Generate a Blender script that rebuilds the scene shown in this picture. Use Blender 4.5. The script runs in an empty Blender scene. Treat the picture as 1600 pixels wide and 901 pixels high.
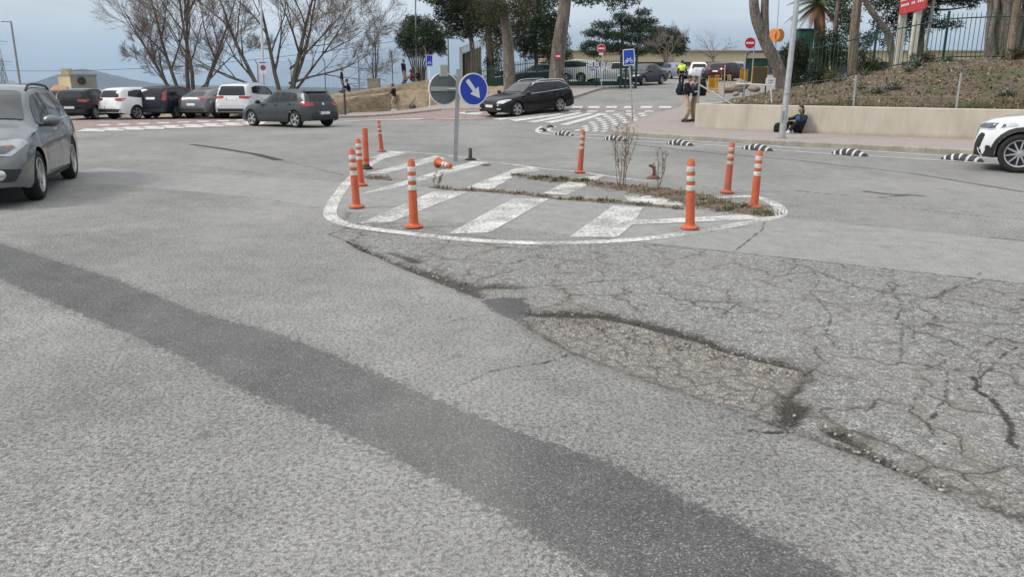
import bpy, bmesh, math, random
import numpy as np
from mathutils import Vector, Matrix
from mathutils.bvhtree import BVHTree

random.seed(7)
R = math.radians
SC = bpy.context.scene
COL = SC.collection

# ---------------------------------------------------------------- camera, sky, sun, exposure
EYE, PITCH, FPX = 1.6, R(14.92), 1180.0
cd = bpy.data.cameras.new('camera')
cam = bpy.data.objects.new('camera', cd)
COL.objects.link(cam)
cam.location = (0, 0, EYE)
cam.rotation_euler = (R(90) - PITCH, 0, 0)
cd.sensor_width = 36
cd.lens = FPX / 1600 * 36
cd.clip_start, cd.clip_end = .1, 30000
SC.camera = cam

SUN_EL, SUN_AZ = R(42), R(-106)          # azimuth from +Y, clockwise: from the left, a little behind the camera
w = bpy.data.worlds.new('World')
SC.world = w
w.use_nodes = True
wn, wl = w.node_tree.nodes, w.node_tree.links
wn.clear()
sky = wn.new('ShaderNodeTexSky')
sky.sky_type = 'NISHITA'
sky.sun_disc = False
sky.sun_elevation = SUN_EL
sky.sun_rotation = SUN_AZ
sky.dust_density = 2.0
tc = wn.new('ShaderNodeTexCoord')
sep = wn.new('ShaderNodeSeparateXYZ')
wl.new(tc.outputs['Generated'], sep.inputs[0])
mp = wn.new('ShaderNodeMapping')
mp.inputs['Scale'].default_value = (1.6, 1.6, 7.0)
wl.new(tc.outputs['Generated'], mp.inputs[0])
cn = wn.new('ShaderNodeTexNoise')
cn.inputs['Scale'].default_value = 1.7
cn.inputs['Detail'].default_value = 5
cn.inputs['Roughness'].default_value = .5
wl.new(mp.outputs[0], cn.inputs['Vector'])
# thin high cloud: dark blue-grey band low over the sea, paler higher, bright overhead
rz = wn.new('ShaderNodeValToRGB')
wl.new(sep.outputs['Z'], rz.inputs[0])
e = rz.color_ramp.elements
e[0].position, e[0].color = 0.0, (2.1, 2.75, 3.45, 1)
e[1].position, e[1].color = 0.045, (2.35, 3.0, 3.7, 1)
for p, c in ((.08, (4.0, 4.5, 5.0, 1)), (.14, (4.8, 5.1, 5.4, 1)), (.3, (4.5, 4.75, 5.0, 1)), (.55, (6.3, 6.5, 6.7, 1)), (1.0, (10.6, 10.6, 10.6, 1))):
    q = e.new(p)
    q.color = c
mr = wn.new('ShaderNodeMapRange')
mr.inputs[1].default_value, mr.inputs[2].default_value = .36, .66
mr.inputs[3].default_value, mr.inputs[4].default_value = .84, 1.16
wl.new(cn.outputs[0], mr.inputs[0])
mu = wn.new('ShaderNodeVectorMath')
mu.operation = 'SCALE'
wl.new(rz.outputs[0], mu.inputs[0])
wl.new(mr.outputs[0], mu.inputs['Scale'])
mx = wn.new('ShaderNodeMixRGB')
mx.inputs[0].default_value = .86
wl.new(sky.outputs[0], mx.inputs[1])
wl.new(mu.outputs[0], mx.inputs[2])
bg = wn.new('ShaderNodeBackground')
bg.inputs[1].default_value = .1
wl.new(mx.outputs[0], bg.inputs[0])
wo = wn.new('ShaderNodeOutputWorld')
wl.new(bg.outputs[0], wo.inputs[0])

sd = bpy.data.lights.new('sun', 'SUN')
sd.energy = 1.5
sd.angle = R(18)
sd.color = (1, .965, .91)
sun = bpy.data.objects.new('sun', sd)
COL.objects.link(sun)
sdir = Vector((math.sin(SUN_AZ) * math.cos(SUN_EL), math.cos(SUN_AZ) * math.cos(SUN_EL), math.sin(SUN_EL)))
sun.rotation_euler = sdir.to_track_quat('Z', 'Y').to_euler()
sun.location = (-20, -20, 40)

vs = SC.view_settings
vs.view_transform = 'Standard'
vs.look = 'None'
vs.gamma = 1
vs.use_curve_mapping = False
vs.exposure = 0.8
SC.render.engine = 'CYCLES'
SC.cycles.use_denoising = True
SC.cycles.max_bounces = 5
SC.cycles.volume_bounces = 0
SC.cycles.transparent_max_bounces = 8

# ---------------------------------------------------------------- terrain and sight lines
CP, SP = math.cos(PITCH), math.sin(PITCH)
RY = [-400, 24, 28, 33, 38, 44, 50, 60, 80, 120, 200, 500, 9000]
RZ = [0, 0, .08, .3, .62, 1.1, 1.5, 1.95, 2.6, 3.4, 0, -60, -60]
LY = [-400, 24, 30, 45, 55, 64, 76, 120, 400, 9000]
LZ = [0, 0, .05, .0, -.1, -.3, -3, -12, -60, -60]


def sstep(a, b, x):
    t = np.clip((np.asarray(x, float) - a) / (b - a), 0, 1)
    return t * t * (3 - 2 * t)


def hgt(x, y):
    x = np.asarray(x, float)
    y = np.asarray(y, float)
    r = sum(np.interp(y + d, RY, RZ) for d in (-1.5, -.5, .5, 1.5)) / 4
    l = sum(np.interp(y + d, LY, LZ) for d in (-1.5, -.5, .5, 1.5)) / 4
    w_ = sstep(-9, 3, x)
    z = l * (1 - w_) + r * w_
    return np.where(y < 22, 0, z)


def h1(x, y):
    return float(hgt(x, y))


def ray(u, v):
    a, b = (u - 800) / FPX, (450.5 - v) / FPX
    return Vector((a, CP + SP * b, -SP + CP * b))


def gp(u, v, lift=0.0):
    """ground point seen at photo pixel (u, v)"""
    d = ray(u, v)
    lo, hi = 1.0, None
    t = 1.0
    while t < 400:
        if EYE + d.z * t < h1(d.x * t, d.y * t) + lift:
            hi = t
            break
        lo = t
        t *= 1.03
    if hi is None:
        hi = lo
    for _ in range(30):
        m = (lo + hi) / 2
        if EYE + d.z * m < h1(d.x * m, d.y * m) + lift:
            hi = m
        else:
            lo = m
    return Vector((d.x * hi, d.y * hi, EYE + d.z * hi))


def at(u, v, Y):
    d = ray(u, v)
    t = Y / d.y
    return Vector((d.x * t, Y, EYE + d.z * t))


def gz(u, v, z):
    d = ray(u, v)
    t = (z - EYE) / d.z
    return Vector((d.x * t, d.y * t, z))


def base(u, Y, dz=0):
    z = h1(0, Y)
    for _ in range(4):
        x = (u - 800) / FPX * (Y * CP + (EYE - z) * SP)
        z = h1(x, Y)
    return Vector((x, Y, z + dz))


# ---------------------------------------------------------------- materials
class N:
    """small node writer"""
    def __init__(self, name):
        self.m = bpy.data.materials.new(name)
        self.m.use_nodes = True
        self.t = self.m.node_tree
        self.t.nodes.clear()
        self.out = self.t.nodes.new('ShaderNodeOutputMaterial')
        self._pos = None
        self.dim = '3D'

    def new(self, kind):
        return self.t.nodes.new('ShaderNode' + kind)

    def put(self, sock, v):
        if isinstance(v, bpy.types.NodeSocket):
            self.t.links.new(v, sock)
        elif v is not None:
            if sock.type == 'RGBA' and not hasattr(v, '__len__'):
                v = (v, v, v, 1)
            elif sock.type == 'RGBA' and len(v) == 3:
                v = (*v, 1)
            sock.default_value = v

    @property
    def pos(self):
        if self._pos is None:
            self._pos = self.new('NewGeometry').outputs['Position']
        return self._pos

    def obj(self):
        return self.new('TexCoord').outputs['Object']

    def noise(self, scale, detail=3, rough=.5, vec=None, dist=0):
        n = self.new('TexNoise')
        n.noise_dimensions = self.dim
        self.put(n.inputs['Vector'], vec or self.pos)
        n.inputs['Scale'].default_value = scale
        n.inputs['Detail'].default_value = detail
        n.inputs['Roughness'].default_value = rough
        n.inputs['Distortion'].default_value = dist
        return n.outputs[0]

    def noisec(self, scale, detail=2, vec=None):
        n = self.new('TexNoise')
        n.noise_dimensions = self.dim
        self.put(n.inputs['Vector'], vec or self.pos)
        n.inputs['Scale'].default_value = scale
        n.inputs['Detail'].default_value = detail
        return n.outputs[1]

    def voro(self, scale, feature='F1', vec=None, out='Distance'):
        n = self.new('TexVoronoi')
        n.voronoi_dimensions = self.dim
        n.feature = feature
        self.put(n.inputs['Vector'], vec or self.pos)
        n.inputs['Scale'].default_value = scale
        return n.outputs[out]

    def math(self, op, a, b=0.0, c=None, clamp=False):
        n = self.new('Math')
        n.operation = op
        n.use_clamp = clamp
        self.put(n.inputs[0], a)
        self.put(n.inputs[1], b)
        if c is not None:
            self.put(n.inputs[2], c)
        return n.outputs[0]

    def mr(self, v, a, b, c=0.0, d=1.0, smooth=False):
        n = self.new('MapRange')
        if smooth:
            n.interpolation_type = 'SMOOTHSTEP'
        self.put(n.inputs[0], v)
        for i, k in enumerate((a, b, c, d)):
            self.put(n.inputs[i + 1], k)
        return n.outputs[0]

    def mix(self, f, a, b, mode='MIX'):
        n = self.new('MixRGB')
        n.blend_type = mode
        self.put(n.inputs[0], f)
        self.put(n.inputs[1], a)
        self.put(n.inputs[2], b)
        return n.outputs[0]

    def ramp(self, v, *stops):
        n = self.new('ValToRGB')
        self.put(n.inputs[0], v)
        e = n.color_ramp.elements
        for i, (p, c) in enumerate(stops):
            q = e[i] if i < 2 else e.new(p)
            q.position = p
            q.color = (c, c, c, 1) if not hasattr(c, '__len__') else (*c[:3], 1)
        return n.outputs[0]

    def attr(self, name):
        n = self.new('Attribute')
        n.attribute_name = name
        return n.outputs['Fac']

    def sepc(self, c):
        n = self.new('SeparateColor')
        self.put(n.inputs[0], c)
        return n.outputs

    def vmul(self, v, s):
        n = self.new('VectorMath')
        n.operation = 'MULTIPLY'
        self.put(n.inputs[0], v)
        n.inputs[1].default_value = s
        return n.outputs[0]

    def vadd(self, a, b):
        n = self.new('VectorMath')
        n.operation = 'ADD'
        self.put(n.inputs[0], a)
        self.put(n.inputs[1], b)
        return n.outputs[0]

    def bump(self, h, strength=.5, dist=.01):
        n = self.new('Bump')
        n.inputs['Strength'].default_value = strength
        n.inputs['Distance'].default_value = dist
        self.put(n.inputs['Height'], h)
        return n.outputs[0]

    def bsdf(self, color, rough=.6, metal=0.0, normal=None, spec=.5, coat=0.0, alpha=None, emit=None, trans=None):
        b = self.new('BsdfPrincipled')
        self.put(b.inputs['Base Color'], color)
        self.put(b.inputs['Roughness'], rough)
        self.put(b.inputs['Metallic'], metal)
        b.inputs['Specular IOR Level'].default_value = spec
        b.inputs['Coat Weight'].default_value = coat
        b.inputs['Coat Roughness'].default_value = .05
        if normal is not None:
            self.put(b.inputs['Normal'], normal)
        if alpha is not None:
            self.put(b.inputs['Alpha'], alpha)
        self.put(self.out.inputs[0], b.outputs[0])
        return self.m


MC = {}


def M(name, color, rough=.6, metal=0.0, spec=.5, coat=0.0, var=.12, scale=6.0, bump=0.0, dirt=None):
    """plain material with a slow uneven tone, kept by name"""
    if name in MC:
        return MC[name]
    n = N(name)
    c = tuple(color)
    nz = n.noise(scale, 4, .6)
    f = n.mr(nz, .3, .7, 1 - var, 1 + var)
    col = n.mix(1.0, c, n.new('CombineColor').outputs[0], 'MULTIPLY') if False else None
    mulv = n.new('VectorMath')
    mulv.operation = 'SCALE'
    mulv.inputs[0].default_value = c
    n.put(mulv.inputs['Scale'], f)
    col = mulv.outputs[0]
    if dirt:
        d = n.mr(n.noise(scale * 2.3, 5, .65), .48, .68)
        col = n.mix(n.math('MULTIPLY', d, dirt[3]), col, dirt[:3])
    nor = n.bump(n.noise(scale * 8, 3), .4, bump) if bump else None
    MC[name] = n.bsdf(col, rough, metal, nor, spec, coat)
    return MC[name]


# ---------------------------------------------------------------- mesh builder
class MB:
    def __init__(self):
        self.v, self.f, self.mi = [], [], []

    def add(self, verts, faces, m=0):
        o = len(self.v)
        self.v.extend([tuple(p) for p in verts])
        for fc in faces:
            self.f.append(tuple(i + o for i in fc))
            self.mi.append(m)
        return self

    def box(self, c, s, m=0, rot=None):
        hx, hy, hz = s[0] / 2, s[1] / 2, s[2] / 2
        vs_ = [Vector((a * hx, b * hy, d * hz)) for a in (-1, 1) for b in (-1, 1) for d in (-1, 1)]
        if rot is not None:
            vs_ = [rot @ p for p in vs_]
        c = Vector(c)
        return self.add([p + c for p in vs_], [(0, 1, 3, 2), (4, 6, 7, 5), (0, 4, 5, 1), (2, 3, 7, 6), (0, 2, 6, 4), (1, 5, 7, 3)], m)

    def tube(self, path, r, n=8, m=0, caps=True):
        path = [Vector(p) for p in path]
        k = len(path)
        rs = r if hasattr(r, '__len__') else [r] * k
        vs_, fs = [], []
        up = None
        for i, p in enumerate(path):
            t = (path[min(i + 1, k - 1)] - path[max(i - 1, 0)])
            if t.length < 1e-9:
                t = Vector((0, 0, 1))
            t.normalize()
            if up is None:
                up = Vector((1, 0, 0)) if abs(t.x) < .8 else Vector((0, 1, 0))
            a = up - t * up.dot(t)
            if a.length < 1e-6:
                a = t.orthogonal()
            a.normalize()
            up = a
            b = t.cross(a)
            for j in range(n):
                an = 2 * math.pi * j / n
                vs_.append(p + (a * math.cos(an) + b * math.sin(an)) * rs[i])
        for i in range(k - 1):
            for j in range(n):
                j2 = (j + 1) % n
                fs.append((i * n + j, i * n + j2, (i + 1) * n + j2, (i + 1) * n + j))
        if caps:
            fs.append(tuple(reversed(range(n))))
            fs.append(tuple(range((k - 1) * n, k * n)))
        return self.add(vs_, fs, m)

    def lathe(self, prof, n=20, m=0, mat=None, caps=True):
        """prof: (radius, height); axis Z, or moved by mat"""
        vs_, fs = [], []
        for r, z in prof:
            for j in range(n):
                an = 2 * math.pi * j / n
                p = Vector((r * math.cos(an), r * math.sin(an), z))
                vs_.append(mat @ p if mat is not None else p)
        k = len(prof)
        for i in range(k - 1):
            for j in range(n):
                j2 = (j + 1) % n
                fs.append((i * n + j, i * n + j2, (i + 1) * n + j2, (i + 1) * n + j))
        if caps:
            fs.append(tuple(reversed(range(n))))
            fs.append(tuple(range((k - 1) * n, k * n)))
        return self.add(vs_, fs, m)

    def ball(self, c, r, n=12, k=8, m=0, rot=None):
        r = r if hasattr(r, '__len__') else (r, r, r)
        vs_, fs = [], []
        c = Vector(c)
        for i in range(k + 1):
            th = math.pi * i / k
            for j in range(n):
                an = 2 * math.pi * j / n
                p = Vector((r[0] * math.sin(th) * math.cos(an), r[1] * math.sin(th) * math.sin(an), r[2] * math.cos(th)))
                vs_.append((rot @ p if rot is not None else p) + c)
        for i in range(k):
            for j in range(n):
                j2 = (j + 1) % n
                fs.append((i * n + j, (i + 1) * n + j, (i + 1) * n + j2, i * n + j2))
        return self.add(vs_, fs, m)

    def prism(self, pts, h, m=0):
        """pts: 3D outline (counter-clockwise seen from +h), pushed along vector h"""
        k = len(pts)
        pts = [Vector(p) for p in pts]
        h = Vector(h)
        fs = [tuple(reversed(range(k))), tuple(range(k, 2 * k))]
        fs += [(i, (i + 1) % k, k + (i + 1) % k, k + i) for i in range(k)]
        return self.add(pts + [p + h for p in pts], fs, m)

    def build(self, name, mats, parent=None, smooth=35, loc=None):
        me = bpy.data.meshes.new(name)
        me.from_pydata(self.v, [], self.f)
        mats = mats if isinstance(mats, (list, tuple)) else [mats]
        for m_ in mats:
            me.materials.append(m_)
        if len(mats) > 1:
            me.polygons.foreach_set('material_index', self.mi)
        if smooth:
            me.polygons.foreach_set('use_smooth', [True] * len(me.polygons))
            me.set_sharp_from_angle(angle=R(smooth))
        me.update()
        o = bpy.data.objects.new(name, me)
        COL.objects.link(o)
        if parent is not None:
            o.parent = parent
        if loc is not None:
            o.location = loc
        return o


def tag(o, label=None, cat=None, group=None, kind=None):
    if label:
        o['label'] = label
    if cat:
        o['category'] = cat
    if group:
        o['group'] = group
    if kind:
        o['kind'] = kind
    return o


def thing(name, label, cat, loc=(0, 0, 0), rz=0.0, group=None):
    o = bpy.data.objects.new(name, None)
    o.empty_display_size = .2
    COL.objects.link(o)
    o.location = loc
    o.rotation_euler = (0, 0, rz)
    return tag(o, label, cat, group)


def dup(o, parent=None):
    c = o.copy()
    COL.objects.link(c)
    if parent is not None:
        c.parent = parent
    for ch in list(o.children):
        dup(ch, c)
    return c


def struct(o):
    o['kind'] = 'structure'
    return o


def chaikin(pts, it=2, closed=True):
    for _ in range(it):
        out = []
        k = len(pts)
        for i in range(k if closed else k - 1):
            a, b = Vector(pts[i]), Vector(pts[(i + 1) % k])
            out += [a * .75 + b * .25, a * .25 + b * .75]
        if not closed:
            out = [Vector(pts[0])] + out + [Vector(pts[-1])]
        pts = out
    return pts


def smooth_line(pts, n=6):
    """Catmull-Rom through 3D points"""
    P = [Vector(p) for p in pts]
    P = [P[0] * 2 - P[1]] + P + [P[-1] * 2 - P[-2]]
    out = []
    for i in range(1, len(P) - 2):
        for j in range(n):
            t = j / n
            a, b, c, d = P[i - 1], P[i], P[i + 1], P[i + 2]
            out.append(.5 * ((2 * b) + (c - a) * t + (2 * a - 5 * b + 4 * c - d) * t * t + (3 * b - a - 3 * c + d) * t ** 3))
    out.append(P[-2])
    return out
# ================================================================= GROUND
def axis(parts):
    out = []
    for a, b, s in parts:
        out += list(np.arange(a, b - 1e-6, s))
    out.append(parts[-1][1])
    return np.array(out)


GX = axis([(-9000, -2000, 1000), (-2000, -400, 200), (-400, -80, 40), (-80, -30, 2.5), (-30, -13, .3), (-13, -7, .12), (-7, -3, .06), (-3, 6, .028), (6, 9, .06), (9, 30, .3),
           (30, 80, 2.5), (80, 400, 40), (400, 2000, 200), (2000, 9000, 1000)])
GY = axis([(-60, -4, 8), (-4, 1.6, .7), (1.6, 2.9, .06), (2.9, 8.3, .028), (8.3, 10, .06), (10, 24, .12), (24, 60, .3), (60, 130, 2), (130, 500, 20), (500, 2000, 150), (2000, 9500, 1000)])
XX, YY = np.meshgrid(GX, GY)
ZZ = hgt(XX, YY)
P2 = np.stack([XX.ravel(), YY.ravel()], 1)


def px2(pts):
    return np.array([gz(u, v, 0)[:2] for u, v in pts])


def seg_dist(Q, line, closed=False, widths=None):
    """distance of the points Q to a polyline (minus its width, where given)"""
    d = np.full(len(Q), 1e3)
    k = len(line)
    for i in range(k if closed else k - 1):
        a, b = line[i], line[(i + 1) % k]
        ab = b - a
        t = np.clip(((Q - a) @ ab) / max(ab @ ab, 1e-9), 0, 1)
        q = np.hypot(*(Q - a - t[:, None] * ab).T)
        if widths is not None:
            q = q - (widths[i] * (1 - t) + widths[(i + 1) % k] * t)
        d = np.minimum(d, q)
    return d


def poly_sd(Q, poly):
    ins = np.zeros(len(Q), bool)
    k = len(poly)
    for i in range(k):
        (x0, y0), (x1, y1) = poly[i], poly[(i + 1) % k]
        c = (y0 > Q[:, 1]) != (y1 > Q[:, 1])
        with np.errstate(divide='ignore', invalid='ignore'):
            xi = x0 + (Q[:, 1] - y0) * (x1 - x0) / (y1 - y0)
        ins ^= c & (Q[:, 0] < xi)
    d = seg_dist(Q, poly, True)
    return np.where(ins, -d, d)


NEAR = (np.abs(P2[:, 0]) < 16) & (P2[:, 1] > 1.2) & (P2[:, 1] < 24)
QN = P2[NEAR]


def field(vals, far=5.0):
    a = np.full(len(P2), far, np.float32)
    a[NEAR] = np.clip(vals, -far, far)
    return a


trench_px = [(-420, 300), (-200, 335), (0, 381), (168, 432), (312, 489), (438, 522), (570, 576), (672, 621), (792, 668), (957, 726), (1100, 793), (1220, 850),
             (1330, 905), (1430, 955), (1200, 1010), (960, 901), (860, 850), (750, 782), (660, 734), (570, 690), (480, 648), (384, 608), (336, 585), (288, 558),
             (150, 501), (0, 435), (-200, 370), (-420, 325)]
old_px = [(515, 358), (560, 385), (600, 405), (660, 432), (740, 470), (820, 508), (890, 545), (1010, 590), (1130, 632), (1230, 668), (1340, 705), (1480, 765), (1600, 808),
          (1800, 880), (2400, 900), (2400, 560), (1800, 468), (1600, 443), (1250, 405), (1030, 382), (850, 383), (640, 352), (540, 330)]
band_px = [(80, 280), (400, 308), (540, 330), (700, 347), (900, 368), (1030, 382), (1250, 405), (1600, 443), (2200, 520), (2200, 440), (1600, 377), (1220, 340), (1060, 325),
           (900, 310), (650, 291), (400, 276), (150, 262)]
brown_px = [(822, 506), (845, 497), (875, 494), (937, 499), (1000, 512), (1052, 526), (1138, 553), (1200, 572), (1256, 584), (1234, 614), (1226, 655), (1130, 630), (1010, 590),
            (890, 545)]
patch_px = [(750, 469), (787, 463), (819, 465), (828, 477), (812, 503), (775, 488)]
island_px = [(515, 340), (522, 316), (545, 282), (600, 235), (720, 245), (900, 262), (1100, 300), (1222, 325), (1215, 340), (1130, 362), (960, 380), (840, 380), (700, 370), (600, 357)]
cracks_px = [
    ([(-200, 262), (130, 284), (400, 308), (540, 330), (700, 347), (900, 368), (1030, 382), (1250, 405), (1600, 443), (2000, 495)], .011),
    ([(1195, 342), (1192, 358), (1176, 370), (1164, 380), (1148, 392)], .007),
    ([(470, 362), (515, 366), (545, 378), (580, 393)], .012),
    ([(515, 366), (560, 350), (610, 343)], .008),
    ([(890, 549), (884, 556), (845, 568), (800, 573), (765, 580), (735, 596), (705, 606)], .006),
    ([(832, 489), (790, 487), (752, 493), (700, 502)], .005),
    ([(212, 210), (260, 218), (300, 226)], .03), ([(300, 226), (345, 232), (400, 241), (435, 250)], .11), ([(435, 250), (490, 262), (540, 275)], .03), ([(140, 244), (250, 254), (365, 266), (420, 272)], .03),
    ([(955, 222), (1100, 238), (1250, 251), (1300, 257), (1420, 270), (1600, 300)], .05),
    ([(1352, 299), (1385, 303), (1440, 306)], .07), ([(1375, 308), (1410, 306)], .05), ([(1245, 298), (1290, 303), (1340, 306)], .035), ([(1400, 322), (1480, 332), (1560, 341)], .02), ([(1545, 371), (1600, 376), (1660, 380)], .02), ([(1085, 291), (1160, 297), (1240, 301)], .03),
    ([(1520, 588), (1530, 600), (1522, 607), (1550, 622), (1572, 650), (1582, 668), (1578, 690), (1592, 700)], .014),
    ([(1520, 604), (1495, 606)], .008),
    ([(1165, 670), (1200, 676), (1236, 674)], .012),
    ([(930, 417), (945, 430), (938, 445)], .006),
    ([(1240, 405), (1245, 415), (1230, 428), (1236, 440)], .006),
    ([(1270, 420), (1280, 440), (1265, 455), (1285, 475), (1300, 495), (1290, 520), (1310, 545)], .007),
    ([(1370, 425), (1395, 455), (1410, 480), (1400, 500)], .006), ([(1400, 480), (1460, 465), (1510, 440), (1535, 425)], .006),
    ([(1140, 455), (1160, 470), (1130, 490), (1100, 495)], .006), ([(1410, 505), (1408, 560), (1480, 580), (1478, 620), (1450, 660), (1465, 690), (1510, 700)], .008),
    ([(1410, 545), (1360, 548), (1300, 540)], .006), ([(1530, 590), (1560, 560), (1600, 535)], .006),
    ([(0, 560), (10, 561)], .003),
]
tar_and_shade_px = [
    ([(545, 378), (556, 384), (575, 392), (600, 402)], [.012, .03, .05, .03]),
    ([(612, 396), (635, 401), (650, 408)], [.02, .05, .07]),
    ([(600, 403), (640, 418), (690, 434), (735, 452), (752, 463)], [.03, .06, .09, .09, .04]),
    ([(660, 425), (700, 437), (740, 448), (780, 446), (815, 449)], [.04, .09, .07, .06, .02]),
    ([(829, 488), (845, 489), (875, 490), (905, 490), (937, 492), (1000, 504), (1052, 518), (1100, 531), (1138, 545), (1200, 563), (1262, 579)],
     [.06, .08, .06, .09, .075, .07, .075, .055, .055, .04, .025]),  # pothole lip: shade of the step, put into the colour
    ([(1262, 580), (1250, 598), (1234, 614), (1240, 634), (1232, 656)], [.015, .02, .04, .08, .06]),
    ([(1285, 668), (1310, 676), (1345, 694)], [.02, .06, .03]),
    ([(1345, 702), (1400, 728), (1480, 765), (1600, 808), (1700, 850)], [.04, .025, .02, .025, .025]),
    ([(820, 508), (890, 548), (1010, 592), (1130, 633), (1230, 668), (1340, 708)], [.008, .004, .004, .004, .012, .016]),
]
f_trench = poly_sd(QN, px2(trench_px))
f_old = poly_sd(QN, px2(old_px))
f_band = poly_sd(QN, px2(band_px))
f_brown = poly_sd(QN, px2(brown_px))
f_patch = poly_sd(QN, px2(patch_px))
f_island = poly_sd(QN, px2(island_px))
f_crack = np.full(len(QN), 5.0)
for pts, wd in cracks_px:
    ln = px2(pts)
    f_crack = np.minimum(f_crack, seg_dist(QN, ln) - (wd * .6 if min(p[1] for p in pts) > 395 and wd < .01 else wd))
f_tar_and_shade = np.full(len(QN), 5.0)
for pts, ws in tar_and_shade_px:
    f_tar_and_shade = np.minimum(f_tar_and_shade, seg_dist(QN, px2(pts), widths=ws))

# the broken surface really is lower: the lost top course, the ruts and the big cracks
zn = np.zeros(len(QN))
zn -= .032 * sstep(.01, -.03, f_brown)
zn -= .024 * sstep(.02, -.03, f_tar_and_shade)
zn -= .006 * sstep(.0, -.08, f_patch)
rng = np.random.default_rng(3)
zn += np.where(f_old < 0, .006 * np.sin(QN[:, 0] * 3.1 + np.sin(QN[:, 1] * 2.3)) * np.sin(QN[:, 1] * 2.7 + 1) * sstep(0, -.3, f_old), 0)
zflat = ZZ.ravel()
zflat[NEAR] += np.where(f_island > .05, zn, 0)
nx, ny = len(GX), len(GY)
idx = np.arange(nx * ny).reshape(ny, nx)
quads = np.stack([idx[:-1, :-1].ravel(), idx[:-1, 1:].ravel(), idx[1:, 1:].ravel(), idx[1:, :-1].ravel()], 1)
me = bpy.data.meshes.new('ground')
me.vertices.add(nx * ny)
me.vertices.foreach_set('co', np.stack([P2[:, 0], P2[:, 1], zflat], 1).astype(np.float32).ravel())
me.loops.add(quads.size)
me.loops.foreach_set('vertex_index', quads.astype(np.int32).ravel())
me.polygons.add(len(quads))
me.polygons.foreach_set('loop_start', np.arange(0, quads.size, 4, dtype=np.int32))
me.polygons.foreach_set('loop_total', np.full(len(quads), 4, dtype=np.int32))
me.update(calc_edges=True)
me.polygons.foreach_set('use_smooth', [True] * len(me.polygons))
for nm, f in (('trench', f_trench), ('old', f_old), ('band', f_band), ('brown', f_brown), ('patch', f_patch), ('crack', f_crack), ('tar', f_tar_and_shade)):
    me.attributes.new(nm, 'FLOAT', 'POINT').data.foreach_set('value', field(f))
# where the tarmac ends: open land to the left, behind the trees, and everything far off
land = np.maximum(sstep(58, 66, P2[:, 1]) * sstep(-4, -7, P2[:, 0]), sstep(140, 170, P2[:, 1]))
land = np.maximum(land, sstep(-45, -60, P2[:, 0]))
me.attributes.new('land', 'FLOAT', 'POINT').data.foreach_set('value', land.astype(np.float32))
ground = bpy.data.objects.new('ground', me)
COL.objects.link(ground)
struct(ground)


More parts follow.
